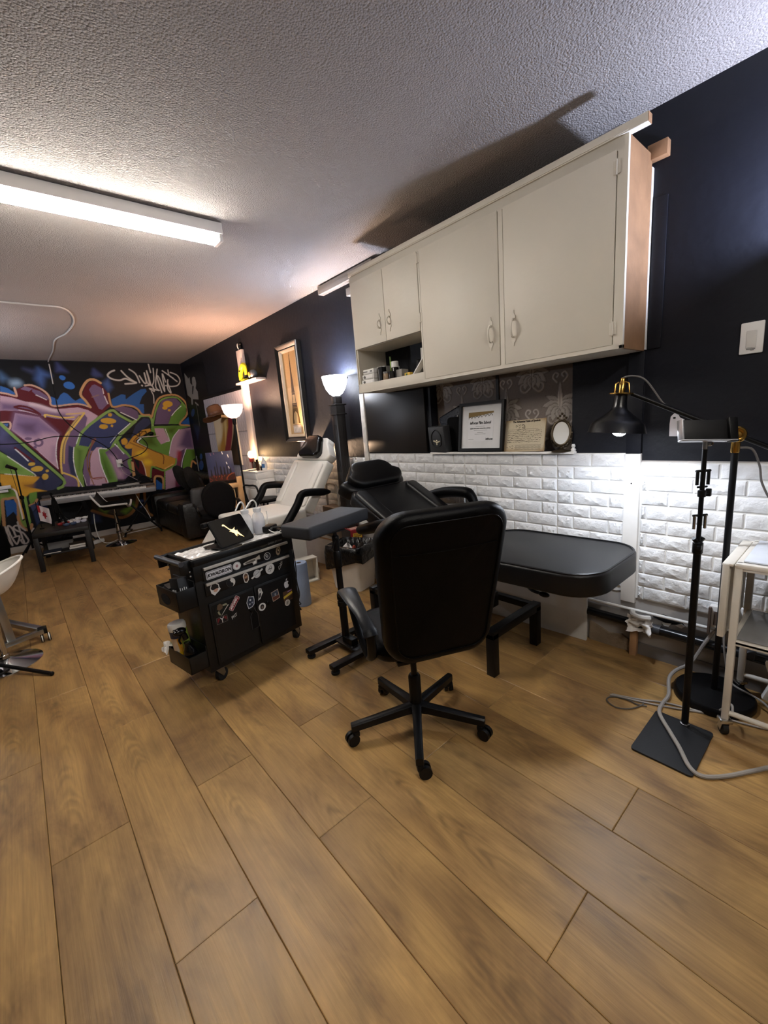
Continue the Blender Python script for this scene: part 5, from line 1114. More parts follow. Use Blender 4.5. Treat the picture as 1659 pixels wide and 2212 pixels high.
# glass vessel on a tiny shelf
t=thing('wall_shelf','tiny white shelf beside the narrow white wall strip','shelf',(2.38,3.10,.955)); b=B(); b.box((.01,0,0),(.15,.16,.012),bev=.002); b.put('board',WHT,t)
t=thing('soap_bottle','clear round glass bottle with a pump top on the tiny white shelf','bottle',(2.36,3.13,.961)); b=B(); b.lathe([(.02,0),(.04,.012),(.048,.045),(.04,.075),(.016,.092),(.014,.11)],n=22); b.put('body',GLASS,t); b=B(); b.lathe([(.017,.105),(.017,.122),(.006,.126),(.006,.148)],n=12); b.box((-.012,0,.15),(.05,.016,.008),bev=.003); b.put('pump',WHTP,t)
t=thing('bracket','small dark metal bracket beside the glass bottle','bracket',(2.37,3.06,.961)); b=B(); b.box((0,0,.03),(.02,.01,.06)); b.box((.0,-.03,.058),(.014,.06,.006)); b.put('bracket',STL,t)
# ======================= EIFFEL PICTURE =======================
t=thing('picture','tall narrow framed picture of a lattice iron tower in sepia on the black wall','picture',(XW,4.268,1.278))
FRM=mat('black_silver_frame','16130f',.3)
Wf,Hf_=.46,1.036; fe=lambda u,v,w_:Vector((-w_,-u,v))
def mould(prof,ins,m,nm):
    b=B(); cs=[(-Wf/2,0),(Wf/2,0),(Wf/2,Hf_),(-Wf/2,Hf_)]; rs=[]
    for d,h in prof: rs.append([fe(*q,h) for q in((-Wf/2+d,d),(Wf/2-d,d),(Wf/2-d,Hf_-d),(-Wf/2+d,Hf_-d))])
    b.rings(rs,False,False); return b.put(nm,m,t,smooth=False)
mould([(0,0),(0,.05),(.008,.058),(.018,.052),(.04,.038),(.052,.036)],0,FRM,'frame'); mould([(.050,.036),(.052,.042),(.060,.042),(.064,.03)],0,mat('pale_fillet','cdbba3',.4),'inner_moulding'); mould([(-.001,.046),(-.002,.054),(.004,.058)],0,mat('silver_edge','8c857c',.35),'outer_edge'); mould([(.064,.030),(.082,.022),(.082,.016)],0,mat('cream_mat','d9c7ad',.7),'mat_board')
def eif():
    d='3a2418'; c=[('c39f6e',0,3,[-30,100,30,100,30,190,-30,190])]
    P=lambda pts,col=d,s=.4: c.append((col,0,s,pts))
    for s in(1,-1):
        P([s*0,170,s*1.0,168,s*2.2,140,s*4.2,112,s*6.4,88,s*4.6,88,s*0,92]); P([s*4.6,88,s*6.6,88,s*8.6,64,s*6.2,64]) ; P([s*7.4,66,s*10.6,66,s*10.6,60,s*0,60,s*0,66]); P([s*0,60,s*10.8,60,s*13,44,s*15.5,33,s*17,22,s*8.5,22,s*9.5,34,s*7,44,s*0,49],'5d4524')
        P([s*0,92,s*6.6,92,s*6.6,84,s*0,84])
        P([s*0,20,s*17,20,s*17,17.5,s*0,17.5],'a98e78')
    P([-.4,180,.4,180,.6,168,-.6,168]); c.append(('c9a878',.5,.3,[-10,63,10,63])); c.append(('b3925f',.5,.3,[-6,88,6,88])); c.append(('b3925f',.5,.3,[-10,56,10,56]))
    P([-17,18,17,18,17,1,-17,1],'cfc0b4',1)
    for x in(-13,-7,-1,5,11): P([x-1.6,15,x+1.4,15,x+2.0,3,x-1,3],'f0ebe4',.6); c.append(('8a7768',.4,.4,[x+1.8,15,x+2.3,3]))
    for k in range(12): c.append(('6b4c34',.35,.3,[-3.5+k*.1,100+5*k,3-k*.1,104+5*k]))
    c.append(('bfa77d',0,1,[8,22,8.6,34,6,42,0,45,-6,42,-8.6,34,-8,22]))
    return c
dx=.35; nx=int(.30*200/dx); nz=int(.88*200/dx); C=canvas(eif(),-30,-2,dx,nx,nz,'d0ad7e')
paintgrid('print',C,lambda i,j:(np.full(len(i),-.017),.15-i*dx/200,.078+j*dx/200),paintmat('sepia_print',.55),t)
# ======================= FAR CORNER SHELF AND ORNAMENTS =======================
t=thing('wall_shelf','small pale wall shelf on the tall white post','shelf',(2.40,5.2,2.03)); b=B(); b.box((0,0,.012),(.13,.60,.024),bev=.003); b.put('board',mat('pinkish_white_trim'),t); b=B(); b.box((.02,-.22,.03),(.08,.14,.012)); b.put('dark_end',mat('dark_wood','3a2c25',.5),t); b=B(); b.prism([(0,0),(.09,0),(.09,-.1)],lambda u,v,w_:(-.03+u,.2+w_,v),-.01,.01); b.put('bracket',_m['pinkish_white_trim'],t)
YEL=mat('acid_yellow','d8cf2a',.4,var=.2,vs=30)
t=thing('figurine','acid yellow arched creature figurine on the small wall shelf','figurine',(2.395,5.34,2.054))
b=B(); P=spl([(-.01,.05,.03),(-.01,.065,.09),(-.005,.05,.16),(0,.0,.205),(.0,-.05,.185),(0,-.06,.13),(0,-.055,.08)],6); n=len(P); b.tube(P,[.038-.02*k/n for k in range(n)],n=12); b.ell((-.01,-.02,.018),(.042,.09,.018),n=14,k=6); b.put('body',YEL,t)
b=B(); b.ell((.0,-.02,.075),(.024,.04,.055),n=12,k=7); b.ell((-.04,.04,.13),(.006,.015,.01),n=8,k=5); b.put('dark_belly',mat('olive_black','1d1d12',.5),t)
t=thing('ornament','small grey ball ornament with an orange eye on the shelf end','ornament',(2.385,5.06,2.066)); b=B(); b.ell((0,0,.05),(.05,.055,.05),n=14,k=8); b.put('ball',mat('slate_grey','5a5d63',.4),t); b=B(); b.lathe([(.026,0),(.024,.01),(.01,.014)],(-.045,.005,.045),(0,-PI/2,0),n=14); b.put('eye',mat('amber_eye','b98a3c',.3),t); b=B(); b.ell((-.03,.05,.02),(.012,.012,.012),n=8,k=5); b.put('foot',WHTP,t)
t=thing('bird_figurine','small black and white bird figurine on top of the tall white post','figurine',(2.445,5.47,2.461)); b=B(); b.ell((0,0,.04),(.02,.035,.04),(R(-20),0,0),n=12,k=7); b.ell((0,-.02,.075),.02,n=10,k=6); b.put('body',BLKP,t); b=B(); b.ell((-.006,.025,.045),(.017,.02,.045),(R(-25),0,0),n=12,k=7); b.put('white_breast',WHTP,t)
# paintings and hat
def canv(name,label,loc,W_,H_,rz,cm,bg,ti_=0,dx=1.0,side='d9d3cc'):
    t=thing(name,label,'painting',loc,rz)
    b=B(); b.box((0,.012,H_/2),(W_,.022,H_)); b.put('canvas',mat('canvas_'+side,side,.7),t,smooth=False)
    nx=int(W_*200/dx)+1; nz=int(H_*200/dx)+1; C=canvas(cm,0,0,dx,nx,nz,bg)
    paintgrid('painted_face',C,lambda i,j:(-W_/2+i*W_/(nx-1),np.full(len(i),-.0005),j*H_/(nz-1)),paintmat('oil_paint',.4),t); return t
cm=[('c29a5c',0,14,[0,0,60,0,150,140,150,160,0,160]),('e2cfae',0,30,[0,60,50,70,80,160,0,160]),('b07f35',0,16,[0,0,50,10,120,90,140,150,90,120,30,60]),('7a2433',0,8,[20,-5,60,-5,100,40,135,90,160,150,160,165,130,165,110,110,70,60]),('251d18',0,6,[60,-5,170,-5,170,150,140,90,100,40]),('4a3a2c',0,30,[100,0,160,0,160,60]),('d8b878',0,14,[70,60,100,110,110,150,85,130])]
canv('painting','abstract gold, cream and crimson painting hanging on the pale lilac panel',(2.425,6.33,.98),.84,.70,-PI/2,cm,'cbb18a')
random.seed(9); cm=[('2b3358',0,30,[0,30,70,30,70,90,0,90]),('3a3c5c',0,20,[0,24,70,24,70,40,0,40])]
for x,h,wd in((8,40,3),(18,48,2.5),(24,62,1.6),(33,46,3.5),(42,44,3),(50,54,2),(58,40,4)): cm.append(('1a1a22',0,.8,[x-wd,14,x+wd,14,x+wd*.5,h,x,h+4,x-wd*.5,h]))
cm+=[('3a2420',0,6,[0,8,70,8,70,26,0,26]),('14100e',0,3,[0,0,70,0,70,8,0,10])]
for k in range(26): x=random.uniform(3,66); z=random.uniform(9,26); cm.append((random.choice(['8c3a2a','a8552f','6e2a22']),random.uniform(.6,1.2),.8,[x,z,x+random.uniform(-3,3),z+random.uniform(2,6)]))
for x,z,l in((42,88,7),(50,58,5),(54,46,5),(12,86,6),(56,78,7),(20,86,4)): cm.append(('c9cede' if x>40 else '8a5a7a',1.0 if x<40 else 1.8,1.,[x,z,x+1.5,z-l]))
cm.append(('8c4a30',2.2,1.2,[46,16,52,22,60,26,66,27])); 
# pine stand for the second painting
PINE=mat('pale_pine','cfae86',.55,var=.12,vs=6,bump=.05)
t=thing('wooden_stand','pale pine stand carrying the night city painting','stand',(2.10,5.80,0),R(-3))
b=B(); b.box((-.03,.05,.735),(.36,.30,.06),bev=.004); b.put('top',PINE,t); b=B(); b.box((.06,-.05,.355),(.09,.03,.70),bev=.003); b.put('leg',PINE,t); b=B(); b.box((-.12,.15,.355),(.09,.03,.70),bev=.003); b.put('leg',PINE,t); b=B(); b.box((.205,.02,.42),(.075,.05,.84),bev=.003); b.put('upright',PINE,t); b=B(); b.box((.0,.16,.36),(.3,.015,.6)); b.put('back_panel',WHTP,t)
canv('painting','night city painting with fireworks standing on the pale pine stand',(2.075,5.77,.767),.345,.44,R(-6),cm,'222844',side='1b1b22')
t=thing('hat','brown felt fedora with a leather band hanging above the gold painting','hat',(2.28,6.2,1.71)); HT=mat('brown_felt','523620',.8,var=.2,vs=12,bump=.1,bs=200)
hm=Matrix.Rotation(R(-8),3,'X')@Matrix.Rotation(R(-14),3,'Y')
b=B(); b.lathe([(.105,.0),(.108,.03),(.10,.09),(.085,.125),(.05,.14),(.0001,.125)],(0,0,0),hm,n=26); b.put('crown',HT,t)
b=B(); rs=[]
for r,z in((.10,.0),(.16,-.005),(.215,.0),(.217,.006),(.16,.004),(.10,.012)): rs.append([hm@Vector((r*.9*math.cos(2*PI*k/30),r*1.15*math.sin(2*PI*k/30),z-.05*(r/.2)**2*abs(math.sin(2*PI*k/30))*(1 if math.sin(2*PI*k/30)>0 else .6))) for k in range(30)])
b.rings(rs,False,False); b.put('brim',HT,t); b=B(); b.lathe([(.109,.012),(.111,.014),(.110,.036),(.108,.038)],(0,0,0),hm,n=26,cap0=False,cap1=False); b.put('band',mat('dark_leather_band','4a2c1c',.5),t)
t=thing('hat_peg','pale wooden wall peg holding the brown hat','peg',(2.46,6.05,1.665)); b=B(); b.cyl((0,0,0),(-.15,.05,.02),.022,n=12); b.put('peg',PINE,t)
# white drawer cabinet with bottles
t=thing('drawer_cabinet','white drawer cabinet against the wall beside the white chair','cabinet',(2.335,5.22,0))
b=B(); b.box((0,0,.46),(.235,.44,.92),bev=.003); b.put('body',WHT,t); b=B(); b.box((-.005,-.005,.933),(.26,.46,.02),bev=.003); b.put('top',WHT,t)
for z in(.885,.78,.64):
    h=.08 if z>.8 else .1 if z>.7 else .14
    b=B(); b.box((-.122,0,z),(.012,.42,h),bev=.003); b.put('drawer',WHTP,t); b=B(); b.box((0,-.225,z),(.22,.012,h),bev=.003); b.put('side_panel',WHTP,t)
zt_=.943
bottle('pump_bottle','white soap pump bottle with a blue label on the white drawer cabinet','bottle',(2.36,5.06,zt_),[(.03,0),(.034,.01),(.034,.10),(.018,.125),(.012,.13)],mat('pump_white','dcdcdc',.4),[(.012,.128),(.013,.15),(.005,.155),(.005,.185)],WHTP)
o=[x for x in bpy.data.objects if x.name.startswith('pump_bottle')][-1]; b=B(); b.box((0.0,0,.19),(.045,.014,.008),bev=.003); b.put('pump',WHTP,o); b=B(); b.grid(lambda u,v:Vector((.0348*math.cos(R(190+70*u)),.0348*math.sin(R(190+70*u)),.03+.05*v)),8,1); b.put('label',mat('blue_label','39689a',.5),o,fix=False)
bottle('bottle','tall brown bottle on the white drawer cabinet','bottle',(2.30,5.12,zt_),[(.02,0),(.021,.006),(.021,.11)],mat('brown_bottle','3a2219',.25),[(.016,.11),(.016,.14)],BLKP)
bottle('bottle','short dark bottle next to the soap pump','bottle',(2.325,5.07,zt_),[(.014,0),(.015,.05)],BLKP,[(.008,.05),(.008,.065)],GRY)
for k in range(4): bottle('ink_bottle',['dark ink bottle, front one of the row beside the little lamp','dark ink bottle, second of the row beside the little lamp','dark ink bottle, third of the row beside the little lamp','dark ink bottle, rear one of the row beside the little lamp'][k],'bottle',(2.35,5.20+.05*k,zt_),[(.014,0),(.015,.07),(.009,.08)],mat('ink_glass','2a241f',.3),[(.008,.08),(.008,.105)],BLKP)['group']='ink bottles beside the little lamp'
t=thing('plate','pale dish on the white drawer cabinet','dish',(2.28,5.25,zt_)); b=B(); b.lathe([(.03,0),(.07,.012),(.075,.016),(.07,.014),(.03,.004)],n=24); b.put('dish',WHTP,t)
t=thing('table_lamp','small round lit globe lamp with a dark red base on the white drawer cabinet','lamp',(2.36,5.40,zt_)); b=B(); b.lathe([(.05,0),(.05,.01),(.012,.02),(.012,.09),(.03,.10),(.035,.14),(.02,.16)],n=18); b.put('base',mat('dark_red_lamp','5a1518',.4),t); b=B(); b.ell((0,0,.195),(.042,.042,.048),n=20,k=10); b.put('globe',mat('lit_globe','ffd9a0',.4,emit=22,ecol='ffce92',var=0),t)
lamp('globe_light','POINT',(2.29,5.34,1.15),P_GLOBE,(1,.68,.4),.04)
# black chair by the cabinet
t=thing('bar_chair','black metal chair with a round dark seat behind the white chair','chair',(2.17,4.75,0),R(10))
b=B(); b.lathe([(.15,.60),(.17,.605),(.175,.625),(.16,.64),(.0001,.645)],n=24); b.put('seat',BLK,t)
for k in range(4):
    a=R(45+90*k); b=B(); b.cyl((.13*math.cos(a),.13*math.sin(a),.60),(.17*math.cos(a),.17*math.sin(a),0),.012,n=10); b.put('leg',BLKM,t)
b=B(); b.lathe([(.145,.28),(.155,.285),(.155,.297),(.145,.30)],n=24,cap0=False,cap1=False); b.put('foot_ring',BLKM,t)
b=B(); b.tube(spl([(-.15,.12,.6),(-.18,.13,.8),(-.185,0,.82),(-.18,-.13,.8),(-.15,-.12,.6)],5),.011,n=8); b.put('back_frame',BLKM,t)
# second office chair
t=thing('office_chair','black fabric office chair with a round back beside the sofa','office chair',(1.86,5.52,0),R(80))
b=B(); b.cushion(rrect(.40,.46,.19,7),.09,.04,lambda u,v,w_:Vector((-.22-w_+.10*(u/.2)**2*.3,u,.64+v)),4,dome=.01); b.put('backrest',BLKF,t); b=B(); b.cushion(rrect(.46,.44,.12,6),.09,.035,lambda u,v,w_:Vector((.02+v,u,.43+w_)),4,dome=.01); b.put('seat',BLKF,t)
for s in(1,-1): b=B(); b.tube(spl([(.13,s*.26,.56),(.08,s*.265,.575),(-.10,s*.265,.565),(-.14,s*.25,.50),(-.02,s*.2,.40)],6),.018,n=8); b.put('armrest',BLKP,t)
b=B(); b.cyl((0,0,.08),(0,0,.40),.025,n=14); b.box((-.2,0,.47),(.03,.08,.3),bev=.006); b.put('column',BLKM,t)
for k in range(5): a=R(72*k+20); b=B(); b.tube([(0,0,.09),(.28*math.cos(a),.28*math.sin(a),.07)],[.02,.014],n=8); b.ell((.28*math.cos(a),.28*math.sin(a),.03),(.024,.024,.03),n=10,k=6); b.put('leg',BLKM,t)
# sofa
sf=thing('sofa','black leather sofa in the far corner against the wall','sofa',(2.0,6.95,0))
SL=mat('sofa_leather','0c0c0e',.42,bump=.3,bs=14,bd=.03)
b=B(); bb(b,1.60,2.43,6.12,7.82,.05,.36,.04); b.put('base',SL,sf,W=True)
for y in(6.20,7.74):
    b=B(); bb(b,1.57,2.42,y-.13,y+.13,.04,.56,.07); b.put('arm',SL,sf,W=True)
b=B(); b.cushion(lambda d:[(v,u) for u,v in rrect(.80,1.66,.12,6)(d)],.26,.09,lambda u,v,w_:Vector((2.24-w_+.10*v,6.97+u,.46+v)),4,dome=.02); b.put('back',SL,sf,W=True)
for y in(6.66,7.28): b=B(); b.cushion(rrect(.60,.58,.08,5),.16,.06,lambda u,v,w_:Vector((1.88+u,y+v,.42+w_)),4,dome=.02); b.put('seat_cushion',SL,sf,W=True)
b=B(); b.cushion(rrect(.30,.27,.05,5,wt=.26),.09,.035,lambda u,v,w_:Vector((1.86+u,6.12-w_+.06*v,.60+v)),4,dome=.01); tag(b.put('arm_pad',mat('worn_grey_leather','3b3a3a',.38,bump=.1,bs=200),sf,W=True),'worn grey leather arm pad')
FUR=mat('dark_brown_fur','17130f',.95,var=.4,vs=60,bump=.6,bs=120)
for k,(y,z,rt,lb) in enumerate(((6.70,.80,R(20),'dark brown furry pillow on the sofa, nearer the paintings'),(7.25,.82,R(10),'dark brown furry pillow on the sofa, nearer the mural'))):
    t=thing('pillow',lb,'pillow',(1.98,y,z-.02)); m=Matrix.Rotation(rt,3,'X')@Matrix.Rotation(R(-20),3,'Y'); b=B(); b.cushion(rrect(.36,.40,.07,5),.13,.06,lambda u,v,w_:m@Vector((-w_,u,v)),4,dome=.04,back=.04); b.put('cushion',FUR,t)
# ======================= PIANO AND ITS CORNER =======================
pa=math.atan2(-.27,1.40); pn=thing('digital_piano','long digital stage piano on a folding stand in front of the mural','piano',(.16,7.60,0),pa)
L_=1.44; b=B(); bb(b,0,L_,.0,.29,.67,.735,.004); bb(b,0,L_,.15,.29,.735,.775,.006); b.put('case',mat('dark_taupe_case','4a423e',.45),pn)
b=B(); bb(b,0,L_,-.012,.006,.655,.722,.003); b.put('front_rail',SILV,pn)
for x0,x1 in((0,.12),(L_-.12,L_)): b=B(); bb(b,x0,x1,-.008,.15,.70,.742,.004); b.put('end_block',mat('warm_grey_case','7c6b61',.45),pn)
b=B(); n=52; kw=(L_-.25)/n
for k in range(n): bb(b,.125+kw*k+.0006,.125+kw*(k+1)-.0006,-.006,.145,.722,.748)
o=b.put('white_keys',WHTP,pn,smooth=False); o['kind']='stuff'
b=B()
for k in range(n-1):
    if k%7 in(0,2,3,5,6): x=.125+kw*(k+1); bb(b,x-.005,x+.005,.05,.145,.748,.76)
o=b.put('black_keys',BLKP,pn,smooth=False); o['kind']='stuff'
b=B()
for x in(.30,.33,.36,.46,.49,.52,.55,.72,.75,.9,.93): b.box((x,.23,.776),(.018,.012,.006),bev=.001)
b.box((.62,.23,.776),(.09,.05,.004)); b.put('buttons',GRY,pn)
b=B()
for s in(1,-1):
    for xx in(.28,1.16): b.tube([(xx-.25*s,.14,.665),(xx+.25*s,.14,.03)] if xx<.5 else [(xx+.25*s,.14,.665),(xx-.25*s,.14,.03)],.014,n=8)
for x in(.03,.53,.91,1.41): b.tube([(x,.0,.02),(x,.30,.02)],.014,n=8)
for x in(.03,1.41): b.tube([(x,.02,.665),(x,.28,.665)],.014,n=8)
b.put('stand',BLKM,pn)
b=B(); b.box((.50,-.03,.60),(.05,.012,.22),(R(-25),R(-14),0)); b.put('strap',BLKF,pn)
pw=lambda x,y,z: Matrix.Translation(pn.location)@Matrix.Rotation(pa,4,'Z')@Vector((x,y,z))
t=thing('binder','pale grey binder lying on the right end of the piano','binder',pw(1.08,.20,.776),pa+R(5)); b=B(); b.box((0,0,.015),(.30,.17,.03),bev=.003); b.put('cover',mat('binder_grey','9b9793',.5),t); b=B(); b.box((-.10,-.02,.036),(.09,.12,.012),(0,0,R(30)),bev=.002); b.put('clip_panel',BLKP,t)
t=thing('remote','black remote control on the pale grey binder','remote',pw(1.10,.22,.807),pa+R(15)); b=B(); b.box((0,0,.01),(.15,.04,.016),bev=.005); b.put('body',BLKP,t)
t=thing('headphones','black headphones heaped on the right end of the piano','headphones',pw(1.30,.22,.776),pa)
b=B(); b.tube(spl([(-.08,0,.03),(-.05,.03,.10),(.03,.03,.11),(.09,0,.04)],6),.012,n=8); b.put('headband',BLKP,t)
for s in(-.08,.09): b=B(); b.lathe([(.03,0),(.04,.005),(.04,.03),(.02,.036)],(s,0,.035),(0,PI/2,0),n=16); b.put('ear_cup',BLKP,t)
t=thing('sheet_music','thin dark booklet on the left half of the piano','booklet',pw(.62,.11,.762),pa+R(4)); b=B(); b.box((0,.05,.016),(.17,.02,.004)); b.put('cover',mat('taupe_paper','6a5e57',.7),t)
# bar stool
t=thing('bar_stool','black and chrome swivel bar stool at the piano','stool',(.94,7.08,0),R(72))
b=B(); b.lathe([(.20,0),(.20,.006),(.14,.018),(.05,.035),(.035,.05)],n=32); b.put('base',CHR,t); b=B(); b.lathe([(.03,.04),(.03,.30),(.02,.31),(.02,.52)],n=18); b.put('pole',CHR,t)
b=B(); b.lathe([(.10,.165),(.108,.17),(.108,.18),(.10,.185)],(0,-.07,0),n=24,cap0=False,cap1=False); b.tube([(0,-.03,.175),(0,.02,.175)],.008,n=6); b.put('foot_ring',CHR,t)
def stl(u,v): 
    x=(u-.5)*.42; y=-.19+v*.40; return Vector((x,y,.545+1.6*x*x*.9+ (0.0 if v<.75 else .9*(v-.75)**1.2)))
b=B(); b.grid(stl,14,12); b.grid(lambda u,v:stl(u,v)-Vector((0,0,.035)),14,12); b.put('seat',BLK,t,fix=False); b=B(); b.tube([stl(u,0)+Vector((0,-.006,-.016)) for u in np.linspace(0,1,16)],.017,n=8,flat=.8); b.tube([stl(0,v)+Vector((-.004,0,-.016)) for v in np.linspace(0,1,14)],.014,n=8); b.tube([stl(1,v)+Vector((.004,0,-.016)) for v in np.linspace(0,1,14)],.014,n=8); b.put('seat_edge',mat('white_seat_edge','d6d4d0',.35),t)
b=B(); b.tube([(0,.0,.46),(-.13,-.06,.34)],.008,n=6); b.put('lever',BLKM,t)
# coffee table and what lies on it
ct=thing('coffee_table','low black coffee table with an under-shelf below the mural','table',(.30,6.75,0),R(-6))
TB=mat('black_brown_wood','0f0d0c',.5,var=.2)
b=B(); b.box((0,0,.435),(.55,.88,.05),bev=.003); b.put('top',TB,ct); b=B(); b.box((0,0,.185),(.48,.80,.018),bev=.002); b.put('shelf',TB,ct)
for x in(-.25,.25):
    for y in(-.415,.415): b=B(); b.box((x,y,.206),(.05,.05,.41),bev=.002); b.put('leg',TB,ct)
tw=lambda x,y,z: Matrix.Translation(ct.location)@Matrix.Rotation(R(-6),4,'Z')@Vector((x,y,z))
t=thing('flag','small red and white maple leaf flag on a stick on the coffee table','flag',tw(-.20,-.05,.46)); b=B(); b.cyl((0,0,.01),(.0,.02,.34),.004,n=8); b.lathe([(.025,0),(.025,.012),(.01,.016)],n=14); b.put('stick',BLKP,t)
b=B(); G=lambda u,v:Vector((.002+.11*u,-.0+.03*math.sin(u*5),.30-.20*v-.06*u)); b.mi=0; b.grid(lambda u,v:G(u,v),8,6); b.put('cloth',mat('flag_white','d6cccc',.8),t,fix=False)
b=B(); H2=lambda u,v:G(u,v)-Vector((0,.002,0)); lfp=[(.5,.25),(.56,.4),(.68,.36),(.62,.52),(.72,.58),(.56,.66),(.55,.78),(.45,.78),(.44,.66),(.28,.58),(.38,.52),(.32,.36),(.44,.4)]; b.face([H2(x,y) for x,y in lfp]); b.face([H2(0,0),H2(.22,0),H2(.22,.45),H2(0,.45)]); b.put('leaf_print',mat('flag_red','9c1c26',.8),t,fix=False,smooth=False)
t=thing('guitar_stand','folded black guitar stand on the coffee table','guitar stand',tw(-.03,-.02,.46)); b=B()
for x0,y0,x1,y1 in((-.06,-.05,.0,.0),(.08,-.05,.01,.0),(0.02,.09,.005,.01)): b.tube([(x0,y0,.012),(x1,y1,.36)],[.016,.012],n=8)
b.box((.01,-.01,.24),(.05,.04,.16),bev=.01); b.tube(spl([(0,0,.36),(-.01,0,.42),(0.01,0,.40)],4),.008,n=6); b.mi=1; b.ell((.02,-.045,.10),.008,n=8,k=5); b.ell((.05,-.045,.07),.006,n=8,k=5); b.put('frame',[BLKF,STL],t)
def shades(x,y,z,rz,col,lb):
    t=thing('sunglasses',lb,'sunglasses',tw(x,y,z),rz,'sunglasses laid out on the coffee table'); m=mat('shade_'+col,col,.3)
    for s in(1,-1): b=B(); b.ell((s*.036,0,.02),(.034,.012,.02),n=14,k=7); b.put('lens',m,t); b=B(); b.tube(spl([(s*.066,.0,.028),(s*.066,.04,.03),(s*.05,.055,.02)],4),.005,n=6); b.put('temple',m,t)
    b=B(); b.tube([(-.01,0,.03),(.01,0,.03)],.004,n=6); b.put('bridge',m,t)
for a in((.06,.10,.46,.4,'a7a29c','pale grey sunglasses, at the back left of the pile'),(.14,.16,.46,.2,'c9cbd2','silvery white sunglasses in the middle of the back row'),(.21,.24,.46,-.2,'d9d9d6','white sunglasses, farthest on the right of the pile'),(.02,-.02,.46,.3,'8a2020','red sunglasses on the coffee table'),(.12,.02,.46,-.1,'c5c3c1','white-framed sunglasses in the middle of the pile'),(.20,-.06,.46,.2,'b9bccb','pale violet sunglasses near the front right'),(.09,-.16,.46,.1,'31405c','dark blue sunglasses at the front of the pile')): shades(*a)
BK=mat('page_white','d8d4cb',.8)
for k,(x,y,z,sz,c,lb) in enumerate(((.12,-.24,.195,(.17,.24,.028),'2b221c','lower of the two thick books on the coffee table shelf'),(.12,-.25,.224,(.165,.235,.026),'3a3028','upper of the two thick books on the coffee table shelf'),(-.13,-.30,.195,(.17,.20,.014),'1c2434','thin pale-edged book at the front of the coffee table shelf'),(-.05,-.10,.195,(.26,.2,.10),'0e0e10','long flat black case with a grey edge under the coffee table top'))):
    t=thing('book' if k<3 else 'case',lb,'book' if k<3 else 'case',tw(x,y,z),R(-6+(3 if k==1 else 0))); b=B(); b.box((0,0,sz[2]-.0015),(sz[0],sz[1],.003)); b.box((0,0,.0015),(sz[0],sz[1],.003)); b.box((0,sz[1]/2-.0015,sz[2]/2),(sz[0],.003,sz[2])); b.put('cover',mat('cover_'+c,c,.6),t,smooth=False); b=B(); b.box((0,-.002,sz[2]/2),(sz[0]-.006,sz[1]-.006,sz[2]-.006)); b.put('pages' if k<3 else 'grey_core',BK if k<3 else GRY,t,smooth=False)
# microphone stand, bag, router, outlet, cables
t=thing('microphone_stand','black microphone stand with a tripod base in front of the mural','microphone stand',(-.04,7.55,0))
b=B(); b.tube([(0,0,.10),(.02,0,.82)],.014,n=10); b.tube([(.02,0,.8),(.03,.0,1.20)],.0085,n=8); b.lathe([(.02,.79),(.024,.80),(.024,.83),(.015,.84)],(.02,0,0),n=14); b.put('pole',BLKM,t)
for a in(230,350,110): b=B(); b.tube([(0,0,.20),(.26*math.cos(R(a)),.26*math.sin(R(a)),.012)],.011,n=8); b.put('leg',BLKM,t)
b=B(); b.ell((.03,0,1.20),.022,n=12,k=7); b.put('clutch',BLKP,t); b=B(); b.tube([(.03,-.01,1.205),(-.05,-.06,1.25)],[.017,.026],n=12); b.put('microphone',mat('dark_mic','1f1b18',.4),t)
b=B(); b.tube(spl([(-.02,-.02,1.22),(-.01,-.03,1.0),(.0,-.02,.7),(.02,-.02,.35),(.05,-.1,.06)],6),.003,n=6); b.put('cable',RUB,t)
t=thing('instrument_bag','black soft instrument bag standing at the edge by the mural','bag',(-.42,7.72,0)); b=B(); b.lathe([(.09,0),(.13,.03),(.15,.2),(.13,.42),(.08,.52),(.03,.54)],n=20); b.put('bag',BLKF,t); b=B(); b.tube(spl([(0,-.13,.4),(.02,-.17,.3),(0,-.15,.15)],5),.012,n=6,flat=.4); b.put('strap',BLKF,t)
t=thing('wall_socket','white power socket with plugs on the mural wall','socket',(1.27,YB,1.115)); b=B(); b.box((0,-.006,0),(.085,.012,.125),bev=.004); b.put('plate',WHTP,t); b=B(); b.box((-.005,-.03,.02),(.07,.045,.05),bev=.006); b.put('adapter',WHTP,t); b=B(); b.box((.02,-.028,-.03),(.03,.035,.025),bev=.006); b.put('plug',BLKP,t)
t=thing('router','white wall router box with a black device on top beside the mural','router',(-.19,YB,.93)); b=B(); b.box((0,-.03,.02),(.17,.06,.05),bev=.004); b.box((-.02,-.03,-.03),(.13,.05,.035),bev=.004); b.put('case',WHTP,t); b=B(); b.box((-.06,-.03,.07),(.10,.05,.05),bev=.003); b.put('device',BLKP,t)
t=thing('wall_shelf','narrow white ledge mounted on the mural','shelf',(1.755,YB,1.50)); b=B(); b.box((0,-.03,.0),(.30,.06,.014),bev=.002); b.put('board',mat('aged_white','cfc3b0',.5),t)
t=thing('wire_basket','small black wire box on the mural ledge','basket',(1.68,YB-.035,1.508)); b=B()
for x in(-.05,.05):
    for y in(-.02,.02): b.cyl((x,y,0),(x,y,.085),.003,n=5)
for z in(.003,.085):
    for s in((-.05,-.02,.05,-.02),(-.05,.02,.05,.02),(-.05,-.02,-.05,.02),(.05,-.02,.05,.02)): b.cyl((s[0],s[1],z),(s[2],s[3],z),.003,n=5)
b.put('frame',BLKM,t)
t=thing('camera','small round black camera on the mural ledge','camera',(1.80,YB-.035,1.508)); b=B(); b.lathe([(.025,0),(.027,.008),(.012,.014)],n=14); b.ell((0,0,.038),(.045,.03,.03),n=14,k=8); b.put('body',BLKP,t)
ywl=YB-.008
